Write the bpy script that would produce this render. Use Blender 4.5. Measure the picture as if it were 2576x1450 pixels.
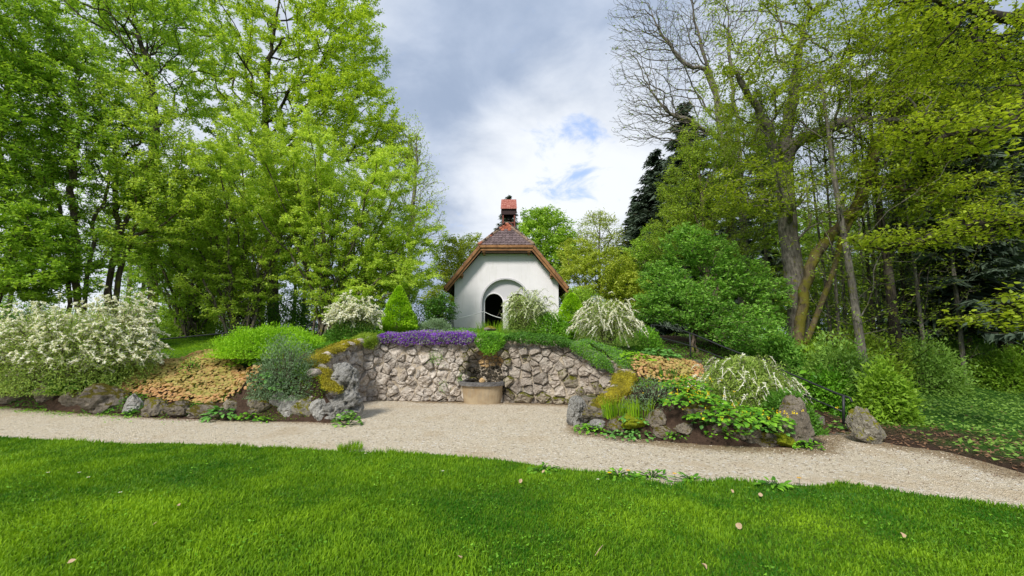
import bpy, bmesh, math, random
import numpy as np
from mathutils import Vector, Matrix

for o in list(bpy.data.objects):
    bpy.data.objects.remove(o)
SC = bpy.context.scene
COL = SC.collection
R = math.radians

# ------------------------------------------------------------------ camera
EYE = 1.6
FPX = 1081.0                      # focal length measured on a picture 2576 wide
PITCH = R(6.6)
cam = bpy.data.cameras.new('camera')
camo = bpy.data.objects.new('camera', cam)
COL.objects.link(camo)
camo.location = (0, 0, EYE)
camo.rotation_euler = (R(90) + PITCH, 0, 0)
cam.sensor_width = 36
cam.lens = 36 * FPX / 2576
cam.clip_start = 0.05
cam.clip_end = 2000
SC.camera = camo

# ------------------------------------------------------------------ light
SUN_EL, SUN_ROT = R(44), R(207)   # sun behind the viewer's left shoulder
SC.view_settings.view_transform = 'Standard'
SC.view_settings.look = 'None'
SC.view_settings.exposure = 0.6
SC.view_settings.gamma = 1
SC.view_settings.use_curve_mapping = False
sun = bpy.data.lights.new('sun', 'SUN')
sun.energy = 2.9
sun.angle = R(14)
sun.color = (1.0, 0.95, 0.86)
suno = bpy.data.objects.new('sun', sun)
COL.objects.link(suno)
sd = Vector((math.sin(SUN_ROT) * math.cos(SUN_EL), math.cos(SUN_ROT) * math.cos(SUN_EL), math.sin(SUN_EL)))
suno.rotation_euler = sd.to_track_quat('Z', 'Y').to_euler()


class NT:
    """small helper to write node trees"""
    def __init__(s, tree):
        s.t = tree
        s.n = tree.nodes
        s.n.clear()

    def add(s, kind, **kw):
        nd = s.n.new('ShaderNode' + kind)
        for k, v in kw.items():
            if k.startswith('i_'):
                key = k[2:]
                sock = nd.inputs[int(key)] if key.isdigit() else nd.inputs[key.replace('_', ' ')]
                if isinstance(v, bpy.types.NodeSocket):
                    s.t.links.new(v, sock)
                else:
                    sock.default_value = v
            else:
                setattr(nd, k, v)
        return nd

    def link(s, a, b):
        s.t.links.new(a, b)

    def math(s, op, a, b=0.0, clamp=False):
        m = s.add('Math', operation=op, use_clamp=clamp)
        for i, x in enumerate((a, b)):
            if isinstance(x, bpy.types.NodeSocket):
                s.link(x, m.inputs[i])
            else:
                m.inputs[i].default_value = x
        return m.outputs[0]

    def ramp(s, f, lo, hi):
        m = s.add('MapRange', interpolation_type='SMOOTHSTEP')
        s.link(f, m.inputs[0])
        m.inputs[1].default_value = lo
        m.inputs[2].default_value = hi
        return m.outputs[0]

    def mix(s, f, a, b, blend='MIX'):
        m = s.add('Mix', data_type='RGBA', blend_type=blend)
        for k, x in ((0, f), (6, a), (7, b)):
            sock = m.inputs[k]
            if isinstance(x, bpy.types.NodeSocket):
                s.link(x, sock)
            elif k == 0:
                sock.default_value = x
            else:
                sock.default_value = (*x[:3], 1)
        return m.outputs[2]

    def noise(s, vec, scale, detail=4, rough=0.55, dist=0.0):
        n = s.add('TexNoise')
        if vec is not None:
            s.link(vec, n.inputs['Vector'])
        n.inputs['Scale'].default_value = scale
        n.inputs['Detail'].default_value = detail
        n.inputs['Roughness'].default_value = rough
        n.inputs['Distortion'].default_value = dist
        return n.outputs[0]


def pix_dir(u, v):
    c, s_ = math.cos(PITCH), math.sin(PITCH)
    d = Vector((u - 1288, FPX * c - (725 - v) * s_, FPX * s_ + (725 - v) * c))
    return d


# sky: physical blue sky behind a broken deck of clouds
W = bpy.data.worlds.new('World')
SC.world = W
W.use_nodes = True
t = NT(W.node_tree)
sky = t.add('TexSky', sky_type='NISHITA', sun_disc=False, sun_elevation=SUN_EL, sun_rotation=SUN_ROT)
skyc = t.mix(1.0, sky.outputs[0], (0.115, 0.115, 0.13), 'MULTIPLY')
tc = t.add('TexCoord')
sep = t.add('SeparateXYZ')
t.link(tc.outputs['Generated'], sep.inputs[0])
zz = t.math('MAXIMUM', sep.outputs[2], 0.0)
den = t.math('ADD', zz, 0.28)
cx_ = t.math('DIVIDE', sep.outputs[0], den)
cy_ = t.math('DIVIDE', sep.outputs[1], den)
cmb = t.add('CombineXYZ')
t.link(cx_, cmb.inputs[0]); t.link(cy_, cmb.inputs[1])
cmb.inputs[2].default_value = 3.7
big = t.noise(cmb.outputs[0], 1.15, 7, 0.5, 0.15)
fine = t.noise(cmb.outputs[0], 3.4, 8, 0.56, 0.2)


def spot(u, v, width):
    d = pix_dir(u, v).normalized()
    vd = t.add('VectorMath', operation='DOT_PRODUCT')
    nv = t.add('VectorMath', operation='NORMALIZE')
    t.link(tc.outputs['Generated'], nv.inputs[0])
    t.link(nv.outputs[0], vd.inputs[0])
    vd.inputs[1].default_value = d
    return t.ramp(vd.outputs['Value'], math.cos(width), 1.0)


m = t.math('ADD', t.math('MULTIPLY', big, 0.45), t.math('MULTIPLY', fine, 0.55))
for (u, v, w_, a) in ((1430, 400, 0.30, 0.30), (1330, 500, 0.25, 0.12), (1120, 170, 0.30, -0.16), (1400, 110, 0.32, -0.15), (1180, 520, 0.2, -0.05), (1250, 250, .2, .08),
                      (1550, 300, .22, -.02), (200, 760, .5, .16), (1000, 0, .2, .05)):
    m = t.math('ADD', m, t.math('MULTIPLY', spot(u, v, w_), a))
shade = t.ramp(m, 0.34, 0.84)
grey = t.mix(t.ramp(fine, .3, .7), (0.25, 0.31, 0.42), (0.36, 0.42, 0.53))
cloud = t.mix(shade, grey, (0.64, 0.665, 0.70))
hole = t.noise(cmb.outputs[0], 5.5, 6, 0.62, 0.4)
hs = t.math('ADD', hole, t.math('MULTIPLY', spot(1405, 380, 0.15), 0.20))
hs = t.math('ADD', hs, t.math('MULTIPLY', spot(1470, 330, 0.06), 0.08))
gap = t.math('MULTIPLY', t.ramp(hs, 0.62, 0.84), 0.8)
blue = t.mix(0.6, skyc, (0.27, 0.43, 0.78))
colr = t.mix(gap, cloud, blue)
bg = t.add('Background')
t.link(colr, bg.inputs[0])
bg.inputs[1].default_value = 1.0
wo = t.add('OutputWorld')
t.link(bg.outputs[0], wo.inputs[0])
SC.cycles.max_bounces = 6
SC.cycles.diffuse_bounces = 3
SC.cycles.transmission_bounces = 4
SC.cycles.transparent_max_bounces = 4


# ------------------------------------------------------------------ geometry of the view
def P(u, v, d):
    q = pix_dir(u, v)
    return np.array([q.x * d / q.y, d, EYE + q.z * d / q.y])


def G(u, v, z=0.0):
    q = pix_dir(u, v)
    k = (z - EYE) / q.z
    return np.array([q.x * k, q.y * k, z])


def PXM(d):
    """metres per picture unit at a depth"""
    return d / FPX * 1.0


# ------------------------------------------------------------------ numpy noise
def _hash(ix, iy, iz, seed):
    h = (ix * 374761393 + iy * 668265263 + iz * 2147483647 + seed * 974634777) & 0xFFFFFFFF
    h = ((h ^ (h >> 13)) * 1274126177) & 0xFFFFFFFF
    h = h ^ (h >> 16)
    return (h & 0xFFFFFF) / float(0xFFFFFF)


def vnoise(p, seed=0):
    p = np.asarray(p, dtype=np.float64)
    i = np.floor(p).astype(np.int64)
    f = p - i
    f = f * f * (3 - 2 * f)
    r = 0
    for dx in (0, 1):
        wx = f[:, 0] if dx else 1 - f[:, 0]
        for dy in (0, 1):
            wy = f[:, 1] if dy else 1 - f[:, 1]
            for dz in (0, 1):
                wz = f[:, 2] if dz else 1 - f[:, 2]
                r = r + wx * wy * wz * _hash(i[:, 0] + dx, i[:, 1] + dy, i[:, 2] + dz, seed)
    return r * 2 - 1


def fbm(p, octv=4, seed=0, gain=0.5):
    a, r, s = 1.0, 0, 0
    q = np.asarray(p, dtype=np.float64)
    for k in range(octv):
        r = r + a * vnoise(q, seed + k * 17)
        s += a
        a *= gain
        q = q * 2.03 + 11.3
    return r / s


def xy0(x, y, s=1.0):
    x = np.asarray(x, dtype=float)
    return np.stack([x * s, np.asarray(y, dtype=float) * s, np.zeros_like(x)], -1)


# ------------------------------------------------------------------ objects
def tag(o, label=None, cat=None, group=None, kind=None):
    if label: o['label'] = label
    if cat: o['category'] = cat
    if group: o['group'] = group
    if kind: o['kind'] = kind
    return o


def thing(name, label, cat, loc=(0, 0, 0), group=None):
    o = bpy.data.objects.new(name, None)
    o.empty_display_size = 0.2
    COL.objects.link(o)
    o.location = loc
    return tag(o, label, cat, group)


def mesh_data(name, V, faces, mat=None, tint=None, smooth=False, cols=None):
    """faces: list of (M,k) integer arrays or of index lists"""
    me = bpy.data.meshes.new(name)
    V = np.asarray(V, dtype=np.float32)
    if isinstance(faces, np.ndarray):
        faces = [faces]
    loops, starts, n = [], [], 0
    for f in faces:
        if isinstance(f, np.ndarray) and f.ndim == 2:
            if len(f) == 0: continue
            loops.append(f.reshape(-1).astype(np.int32))
            starts.append(n + np.arange(len(f), dtype=np.int32) * f.shape[1])
            n += f.size
        else:
            loops.append(np.array(f, dtype=np.int32))
            starts.append(np.array([n], dtype=np.int32))
            n += len(f)
    loops = np.concatenate(loops)
    starts = np.concatenate(starts)
    me.vertices.add(len(V))
    me.vertices.foreach_set('co', V.reshape(-1))
    me.loops.add(len(loops))
    me.loops.foreach_set('vertex_index', loops)
    me.polygons.add(len(starts))
    me.polygons.foreach_set('loop_start', starts)
    me.polygons.foreach_set('use_smooth', np.full(len(starts), bool(smooth)))
    if tint is not None:
        a = me.attributes.new('tint', 'FLOAT', 'POINT')
        a.data.foreach_set('value', np.asarray(tint, dtype=np.float32))
    if cols is not None:
        a = me.attributes.new('cols', 'FLOAT_COLOR', 'POINT')
        a.data.foreach_set('color', np.asarray(cols, dtype=np.float32).reshape(-1))
    me.update(calc_edges=True)
    if mat: me.materials.append(mat)
    return me


def link(name, me, parent=None, loc=None):
    o = bpy.data.objects.new(name, me)
    COL.objects.link(o)
    if parent is not None: o.parent = parent
    if loc is not None: o.location = loc
    return o


def part(name, V, faces, mat, parent, tint=None, smooth=False, world=True, cols=None):
    V = np.asarray(V, dtype=float)
    if world and parent is not None:
        q = parent
        while q is not None:
            V = V - np.array(q.location)
            q = q.parent
    return link(name, mesh_data(name, V, faces, mat, tint, smooth, cols), parent)


def copy_thing(src, loc, rz=0.0, sc=1.0, label=None, group=None):
    r = src.copy()
    COL.objects.link(r)
    r.location = loc
    r.rotation_euler = (0, 0, rz)
    r.scale = (sc, sc, sc) if not isinstance(sc, tuple) else sc
    if label: r['label'] = label
    if group: r['group'] = group
    for ch in list(src.children):
        c = ch.copy()
        COL.objects.link(c)
        c.parent = r
        for g in list(ch.children):
            d = g.copy()
            COL.objects.link(d)
            d.parent = c
    return r


def box_arrays(x0, x1, y0, y1, z0, z1):
    V = np.array([[x, y, z] for x in (x0, x1) for y in (y0, y1) for z in (z0, z1)], dtype=float)
    F = np.array([[0, 1, 3, 2], [4, 6, 7, 5], [0, 4, 5, 1], [2, 3, 7, 6], [0, 2, 6, 4], [1, 5, 7, 3]])
    return V, F


def obox(a, b, w, h, up=(0, 0, 1)):
    """beam from a to b, w wide and h high"""
    a, b, up = np.array(a, float), np.array(b, float), np.array(up, float)
    d = (b - a) / np.linalg.norm(b - a)
    s = np.cross(d, up); s /= np.linalg.norm(s)
    n = np.cross(s, d)
    V = np.array([p + s * i * w / 2 + n * j * h / 2 for p in (a, b) for (i, j) in ((-1, -1), (1, -1), (1, 1), (-1, 1))])
    F = np.array([[0, 1, 2, 3], [7, 6, 5, 4], [0, 4, 5, 1], [1, 5, 6, 2], [2, 6, 7, 3], [3, 7, 4, 0]])
    return V, F


class MB:
    def __init__(s):
        s.V, s.F, s.n = [], [], 0

    def add(s, V, F):
        s.V.append(np.asarray(V, float))
        for f in (F if isinstance(F, list) else [F]):
            f = np.asarray(f) + s.n
            s.F.append(f if f.ndim == 2 else f.reshape(1, -1))
        s.n += len(V)
        return s

    def part(s, name, mat, parent, smooth=False):
        return part(name, np.concatenate(s.V), s.F, mat, parent, smooth=smooth)


def tube(pts, rad, k=6, cap=True):
    pts = np.asarray(pts, float)
    n = len(pts)
    rad = np.full(n, rad) if np.isscalar(rad) else np.asarray(rad, float)
    d = np.gradient(pts, axis=0)
    d /= np.linalg.norm(d, axis=1)[:, None] + 1e-9
    ref = np.array([0.13, 0.37, 0.92]) if abs(d[:, 2]).mean() < 0.8 else np.array([0.9, 0.3, 0.1])
    s = np.cross(d, ref); s /= np.linalg.norm(s, axis=1)[:, None]
    q = np.cross(d, s)
    a = np.arange(k) * 2 * math.pi / k
    V = (pts[:, None] + rad[:, None, None] * (s[:, None] * np.cos(a)[None, :, None] + q[:, None] * np.sin(a)[None, :, None])).reshape(-1, 3)
    i = np.arange(n - 1)[:, None] * k
    j = np.arange(k)[None, :]
    j2 = (j + 1) % k
    F = np.stack([i + j, i + j2, i + k + j2, i + k + j], -1).reshape(-1, 4)
    fs = [F]
    if cap:
        fs += [np.arange(k)[::-1].reshape(1, -1), (np.arange(k) + (n - 1) * k).reshape(1, -1)]
    return V, fs


def catmull(pts, n=8):
    pts = np.asarray(pts, float)
    p = np.vstack([2 * pts[0] - pts[1], pts, 2 * pts[-1] - pts[-2]])
    out = []
    for i in range(1, len(p) - 2):
        for k in range(n):
            t_ = k / n
            out.append(0.5 * ((2 * p[i]) + (-p[i - 1] + p[i + 1]) * t_ + (2 * p[i - 1] - 5 * p[i] + 4 * p[i + 1] - p[i + 2]) * t_ ** 2
                              + (-p[i - 1] + 3 * p[i] - 3 * p[i + 1] + p[i + 2]) * t_ ** 3))
    out.append(p[-2])
    return np.array(out)


# ------------------------------------------------------------------ materials
def new_mat(name):
    mt = bpy.data.materials.new(name)
    mt.use_nodes = True
    return mt, NT(mt.node_tree)


def finish(t, col, rough=0.85, spec=0.3, bump=None, bstr=0.4, bdist=0.02, metal=0.0):
    b = t.add('BsdfPrincipled')
    if isinstance(col, bpy.types.NodeSocket): t.link(col, b.inputs['Base Color'])
    else: b.inputs['Base Color'].default_value = (*col, 1)
    b.inputs['Roughness'].default_value = rough
    b.inputs['Specular IOR Level'].default_value = spec
    b.inputs['Metallic'].default_value = metal
    if bump is not None:
        bp = t.add('Bump')
        bp.inputs['Strength'].default_value = bstr
        bp.inputs['Distance'].default_value = bdist
        t.link(bump, bp.inputs['Height'])
        t.link(bp.outputs[0], b.inputs['Normal'])
    o = t.add('OutputMaterial')
    t.link(b.outputs[0], o.inputs[0])
    return b


def leaf_mat(name, c1, c2, trans=0.35, rough=0.5, spec=0.25):
    mt, t = new_mat(name)
    at = t.add('Attribute', attribute_name='tint')
    oi = t.add('ObjectInfo')
    f = t.math('ADD', at.outputs['Fac'], t.math('MULTIPLY', t.math('SUBTRACT', oi.outputs['Random'], 0.5), 0.12), clamp=True)
    c = t.mix(f, c1, c2)
    b = t.add('BsdfPrincipled')
    t.link(c, b.inputs['Base Color'])
    b.inputs['Roughness'].default_value = rough
    b.inputs['Specular IOR Level'].default_value = spec
    o = t.add('OutputMaterial')
    if trans > 0:
        tr = t.add('BsdfTranslucent')
        c2_ = t.mix(1.0, c, (1.15, 1.1, 0.6), 'MULTIPLY')
        t.link(c2_, tr.inputs[0])
        mx = t.add('MixShader')
        mx.inputs[0].default_value = trans
        t.link(b.outputs[0], mx.inputs[1]); t.link(tr.outputs[0], mx.inputs[2])
        t.link(mx.outputs[0], o.inputs[0])
    else:
        t.link(b.outputs[0], o.inputs[0])
    return mt


def objco(t):
    g = t.add('NewGeometry')
    return g.outputs['Position'], g


def bark_mat(name, c1, c2, moss=0.0, scale=8, mossc=(0.16, 0.17, 0.02)):
    mt, t = new_mat(name)
    pos, g = objco(t)
    mp = t.add('Mapping'); t.link(pos, mp.inputs[0]); mp.inputs['Scale'].default_value = (1, 1, 0.25)
    n1 = t.noise(mp.outputs[0], scale * 2.5, 6, 0.65)
    n2 = t.noise(pos, scale * 0.4, 4, 0.6)
    c = t.mix(t.ramp(n1, 0.35, 0.65), c1, c2)
    c = t.mix(t.math('MULTIPLY', t.ramp(n2, 0.5, 0.7), 0.5), c, tuple(min(1, x * 1.7 + .02) for x in c2))
    if moss > 0:
        n3 = t.noise(pos, scale * .5, 5, 0.6)
        f = t.ramp(n3, 0.62 - moss * 0.35, 0.72 - moss * 0.3)
        c = t.mix(f, c, mossc)
    finish(t, c, 0.9, 0.15, n1, 0.8, 0.03)
    return mt


def stone_mat(name, c1, c2, lichen=0.35, moss=0.0, dark=0.4, scale=6.0, mossc=(0.20, 0.17, 0.01), lic=(0.62, 0.60, 0.55), bstr=0.9, mlo=0.1):
    mt, t = new_mat(name)
    pos, g = objco(t)
    oi = t.add('ObjectInfo')
    big = t.noise(pos, scale * 0.5, 4, 0.6)
    mid = t.noise(pos, scale * 2.3, 6, 0.65, 0.3)
    fin = t.noise(pos, scale * 9, 6, 0.7)
    c = t.mix(t.ramp(big, 0.3, 0.7), c1, c2)
    rnd = t.add('MapRange'); t.link(oi.outputs['Random'], rnd.inputs[0]); rnd.inputs[3].default_value = 0.72; rnd.inputs[4].default_value = 1.22
    vm = t.add('VectorMath', operation='SCALE'); t.link(c, vm.inputs[0]); t.link(rnd.outputs[0], vm.inputs['Scale'])
    c = vm.outputs[0]
    if dark > 0:
        c = t.mix(t.math('MULTIPLY', t.ramp(mid, 0.52, 0.70), dark), c, (0.045, 0.04, 0.035))
    if lichen > 0:
        c = t.mix(t.math('MULTIPLY', t.ramp(fin, 0.56, 0.64), lichen), c, lic)
    if moss > 0:
        n3 = t.noise(pos, scale * 1.2, 5, 0.65)
        sx = t.add('SeparateXYZ'); t.link(g.outputs['Normal'], sx.inputs[0])
        f = t.math('ADD', t.math('MULTIPLY', sx.outputs[2], 0.30), n3)
        f = t.ramp(f, 0.86 - moss * 0.45, 0.93 - moss * 0.42)
        mc = t.mix(t.ramp(fin, .35, .65), mossc, tuple(x * .45 for x in mossc))
        c = t.mix(f, c, mc)
    h = t.math('ADD', t.math('MULTIPLY', mid, 0.7), t.math('MULTIPLY', fin, 0.35))
    vo = t.add('TexVoronoi'); t.link(pos, vo.inputs['Vector']); vo.inputs['Scale'].default_value = scale * 2.2
    h = t.math('ADD', h, t.math('MULTIPLY', vo.outputs['Distance'], 0.35))
    finish(t, c, 0.92, 0.15, h, bstr, 0.05)
    return mt


M = {}
M['stone'] = stone_mat('stone', (0.36, 0.305, 0.25), (0.60, 0.545, 0.48), 0.5, 0.0, 0.85, 7, bstr=1.0, lic=(.80, .77, .72))
M['stone_brown'] = stone_mat('stone_brown', (0.25, 0.205, 0.165), (0.46, 0.41, 0.35), 0.42, 0.12, 0.75, 9, (0.10, 0.10, 0.012))
M['stone_moss'] = stone_mat('stone_moss', (0.24, 0.20, 0.15), (0.33, 0.29, 0.22), 0.3, 0.55, 0.5, 6, (0.13, 0.13, 0.012))
M['stone_tan'] = stone_mat('stone_tan', (0.42, 0.27, 0.12), (0.52, 0.36, 0.18), 0.2, 0.0, 0.25, 7)
M['stone_wet'] = stone_mat('stone_wet', (0.05, 0.042, 0.03), (0.12, 0.10, 0.07), 0.25, 0.1, 0.7, 8, (0.06, 0.06, 0.01), (0.3, .28, .22))
M['tufa'] = stone_mat('tufa', (0.20, 0.19, 0.17), (0.45, 0.44, 0.41), 0.9, 0.0, 0.85, 10, (0.2, .17, .01), (0.66, .66, .63), 1.0)
M['tufa_moss'] = stone_mat('tufa_moss', (0.14, 0.12, 0.09), (0.26, 0.225, 0.175), 0.35, 0.5, 0.7, 7, (0.16, .14, .01), (0.5, .5, .45), 1.0)
M['rock_dark'] = stone_mat('rock_dark', (0.12, 0.10, 0.075), (0.25, 0.215, 0.17), 0.35, 0.45, 0.6, 6, (0.10, 0.085, 0.01), (.45, .44, .42), 1.0)
M['rock_yellow'] = stone_mat('rock_yellow', (0.17, 0.155, 0.125), (0.36, 0.33, 0.26), 0.5, 0.62, 0.45, 5, (0.22, .21, .02), (0.7, .68, .6), 1.0)
M['moss'] = stone_mat('moss', (0.14, 0.12, 0.008), (0.30, 0.25, 0.012), 0.1, 0.0, 0.5, 9, bstr=1.0)
M['moss_fuzz'] = leaf_mat('moss_fuzz', (0.14, 0.13, 0.008), (0.50, 0.44, 0.03), .2)
M['moss_fuzz_green'] = leaf_mat('moss_fuzz_green', (0.08, 0.12, 0.005), (0.36, 0.46, 0.012), .2)
M['moss_green'] = stone_mat('moss_green', (0.15, 0.18, 0.008), (0.24, 0.28, 0.01), 0.0, 0.0, 0.45, 9, bstr=1.0)
M['mortar'] = stone_mat('mortar', (0.33, 0.27, 0.195), (0.50, 0.43, 0.335), 0.3, 0.0, 0.55, 9)
M['step'] = stone_mat('step', (0.13, 0.115, 0.095), (0.22, 0.20, 0.17), 0.2, 0.25, 0.3, 5, (.08, .09, .01))

mt, t = new_mat('gravel'); M['gravel'] = mt
pos, g = objco(t)
vo = t.add('TexVoronoi'); t.link(pos, vo.inputs['Vector']); vo.inputs['Scale'].default_value = 80
v2 = t.add('TexVoronoi'); t.link(pos, v2.inputs['Vector']); v2.inputs['Scale'].default_value = 34
sepc = t.add('SeparateColor'); t.link(vo.outputs['Color'], sepc.inputs[0])
sepd = t.add('SeparateColor'); t.link(v2.outputs['Color'], sepd.inputs[0])
c = t.mix(sepc.outputs[0], (0.54, 0.46, 0.335), (0.74, 0.65, 0.505))
c = t.mix(t.math('MULTIPLY', t.ramp(sepd.outputs[0], 0.88, 0.95), 0.7), c, (0.26, 0.20, 0.13))
c = t.mix(t.math('MULTIPLY', t.ramp(sepd.outputs[1], 0.88, 0.95), 0.7), c, (0.78, 0.75, 0.70))
patch = t.noise(pos, 1.1, 5, 0.65)
c = t.mix(t.math('MULTIPLY', t.ramp(patch, 0.5, 0.68), 0.5), c, (0.52, 0.40, 0.25))
at = t.add('Attribute', attribute_name='tint')
n5 = t.noise(pos, 9, 5, .65)
ff = t.ramp(t.math('ADD', at.outputs['Fac'], t.math('MULTIPLY', t.math('SUBTRACT', n5, 0.5), 0.9)), .35, .75)
c = t.mix(t.math('MULTIPLY', ff, .8), c, (0.30, 0.22, 0.125))
finish(t, c, 0.95, 0.1, t.math('ADD', vo.outputs['Distance'], t.math('MULTIPLY', v2.outputs['Distance'], .6)), 1.0, 0.02)

mt, t = new_mat('terrain'); M['terrain'] = mt
pos, g = objco(t)
at = t.add('Attribute', attribute_name='cols')
n1 = t.noise(pos, 14, 6, 0.7)
n2 = t.noise(pos, 60, 4, 0.7)
sc_ = t.add('MapRange'); t.link(n1, sc_.inputs[0]); sc_.inputs[1].default_value = .25; sc_.inputs[2].default_value = .75
sc_.inputs[3].default_value = .55; sc_.inputs[4].default_value = 1.5
vm = t.add('VectorMath', operation='SCALE'); t.link(at.outputs['Color'], vm.inputs[0]); t.link(sc_.outputs[0], vm.inputs['Scale'])
finish(t, vm.outputs[0], 0.95, 0.1, t.math('ADD', n1, t.math('MULTIPLY', n2, .5)), 1.0, 0.06)

mt, t = new_mat('lawn_soil'); M['lawn_soil'] = mt
pos, g = objco(t)
n1 = t.noise(pos, 20, 6, 0.7)
c = t.mix(n1, (0.05, 0.11, 0.008), (0.10, 0.19, 0.015))
finish(t, c, 0.95, 0.1, n1, 1.0, 0.05)

mt, t = new_mat('plaster'); M['plaster'] = mt
pos, g = objco(t)
n1 = t.noise(pos, 1.3, 5, 0.6); n2 = t.noise(pos, 60, 4, 0.7)
mp = t.add('Mapping'); t.link(pos, mp.inputs[0]); mp.inputs['Scale'].default_value = (5, 5, .5)
n3 = t.noise(mp.outputs[0], 1.5, 5, 0.6)
c = t.mix(t.ramp(n1, .3, .75), (0.78, 0.755, 0.79), (0.72, 0.695, 0.725))
c = t.mix(t.math('MULTIPLY', t.ramp(n3, .52, .78), .5), c, (0.52, 0.51, 0.48))
sz = t.add('SeparateXYZ'); t.link(pos, sz.inputs[0])
low = t.ramp(t.math('ADD', t.math('MULTIPLY', sz.outputs[2], -1.0), t.math('MULTIPLY', n1, .9)), -2.25, -1.35)
c = t.mix(t.math('MULTIPLY', low, .55), c, (0.36, 0.35, 0.27))      # splash dirt and algae at the foot of the wall
finish(t, c, 0.85, 0.2, n2, 0.25, 0.008)
mt, t = new_mat('plaster_grey'); M['plaster_grey'] = mt
pos, g = objco(t)
n1 = t.noise(pos, 2.3, 5, 0.6); n2 = t.noise(pos, 60, 4, 0.7)
finish(t, t.mix(n1, (0.49, 0.475, 0.51), (0.57, 0.555, 0.59)), 0.85, 0.2, n2, 0.25, 0.008)
mt, t = new_mat('interior_shade'); M['interior_shade'] = mt
finish(t, (0.05, 0.045, 0.04), 0.9, 0.1)  # near-black: darkness of the unlit room put into the colour


def wood(name, c1, c2, sc=(3, 3, 3)):
    mt, t = new_mat(name)
    tc = t.add('TexCoord')
    mp = t.add('Mapping'); t.link(tc.outputs['Object'], mp.inputs[0]); mp.inputs['Scale'].default_value = sc
    n1 = t.noise(mp.outputs[0], 3, 6, 0.65, 0.6)
    n2 = t.noise(mp.outputs[0], 0.7, 3, 0.6)
    c = t.mix(t.ramp(n1, .3, .7), c1, c2)
    c = t.mix(t.math('MULTIPLY', t.ramp(n2, .5, .7), .5), c, tuple(x * .5 for x in c1))
    finish(t, c, 0.6, 0.3, n1, .4, .01)
    return mt


M['wood'] = wood('wood', (0.16, 0.07, 0.026), (0.36, 0.18, 0.07), (1, 12, 1))
M['wood_dark'] = wood('wood_dark', (0.05, 0.028, 0.016), (0.11, 0.06, 0.032), (2, 8, 2))


def tile_mat(name, c1, c2):
    mt, t = new_mat(name)
    oi = t.add('ObjectInfo'); pos, g = objco(t)
    n1 = t.noise(pos, 9, 5, .65)
    f = t.math('ADD', t.math('MULTIPLY', oi.outputs['Random'], .6), t.math('MULTIPLY', n1, .4))
    c = t.mix(f, c1, c2)
    c = t.mix(t.math('MULTIPLY', t.ramp(n1, .6, .72), .4), c, (.42, .40, .38))
    finish(t, c, .8, .25, n1, .4, .01)
    return mt


M['tile'] = tile_mat('tile', (0.085, 0.060, 0.062), (0.22, 0.165, 0.17))
M['tile_red'] = tile_mat('tile_red', (0.28, 0.085, 0.05), (0.44, 0.16, 0.095))
M['tile_hip'] = tile_mat('tile_hip', (0.17, 0.12, 0.09), (0.30, 0.22, 0.16))

mt, t = new_mat('rusty_metal'); M['rust'] = mt
pos, g = objco(t)
mp = t.add('Mapping'); t.link(pos, mp.inputs[0]); mp.inputs['Scale'].default_value = (14, 14, 1.6)
n1 = t.noise(mp.outputs[0], 1.4, 6, .65)
c = t.mix(t.ramp(n1, .4, .62), (0.24, 0.05, 0.032), (0.42, 0.17, 0.13))
c = t.mix(t.math('MULTIPLY', t.ramp(n1, .62, .74), .6), c, (.55, .45, .42))
finish(t, c, .55, .4, n1, .2, .005)
mt, t = new_mat('turret_wood'); M['turret_wood'] = mt
finish(t, (0.045, 0.028, 0.03), .8, .2)
mt, t = new_mat('turret_red'); M['turret_red'] = mt
finish(t, (0.17, 0.05, 0.035), .7, .3)
mt, t = new_mat('bronze'); M['bronze'] = mt
finish(t, (0.04, 0.038, 0.035), .45, .5, metal=.6)
mt, t = new_mat('iron'); M['iron'] = mt
finish(t, (0.022, 0.024, 0.026), .5, .4)
mt, t = new_mat('rope_white'); M['rope'] = mt
finish(t, (0.7, 0.7, 0.7), .8, .2)
mt, t = new_mat('basin_body'); M['basin'] = mt
pos, g = objco(t)
n1 = t.noise(pos, 4, 6, .65); n2 = t.noise(pos, 40, 4, .7)
mp = t.add('Mapping'); t.link(pos, mp.inputs[0]); mp.inputs['Scale'].default_value = (8, 8, 1)
n3 = t.noise(mp.outputs[0], 1.6, 5, .6)
c = t.mix(t.ramp(n1, .3, .7), (0.31, 0.22, 0.125), (0.43, 0.34, 0.22))
c = t.mix(t.math('MULTIPLY', t.ramp(n3, .5, .75), .6), c, (0.30, 0.26, 0.20))
finish(t, c, .75, .3, n2, .3, .01)
M['basin_rim'] = stone_mat('basin_rim', (0.085, 0.08, 0.08), (0.15, 0.145, 0.14), 0.2, 0.0, 0.4, 8)
mt, t = new_mat('water'); M['water'] = mt
finish(t, (0.012, 0.014, 0.01), .05, .5)

M['lf_hazel'] = leaf_mat('lf_hazel', (0.24, 0.38, 0.03), (0.64, 0.82, 0.13), .5)
M['lf_beech'] = leaf_mat('lf_beech', (0.24, 0.38, 0.02), (0.62, 0.80, 0.07), .48)
M['lf_left'] = leaf_mat('lf_left', (0.14, 0.29, 0.02), (0.52, 0.74, 0.09), .46)
M['lf_deep'] = leaf_mat('lf_deep', (0.10, 0.23, 0.015), (0.40, 0.62, 0.06), .44)
M['lf_maple'] = leaf_mat('lf_maple', (0.16, 0.32, 0.02), (0.50, 0.74, 0.10), .42)
M['lf_yellow'] = leaf_mat('lf_yellow', (0.25, 0.35, 0.02), (0.66, 0.76, 0.12), .45)
M['lf_olive'] = leaf_mat('lf_olive', (0.12, 0.21, 0.015), (0.44, 0.60, 0.07), .45)
M['lf_lush'] = leaf_mat('lf_lush', (0.06, 0.20, 0.015), (0.34, 0.62, 0.10), .42)
M['lf_over'] = leaf_mat('lf_over', (0.13, 0.21, 0.010), (0.46, 0.58, 0.05), .48)
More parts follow.
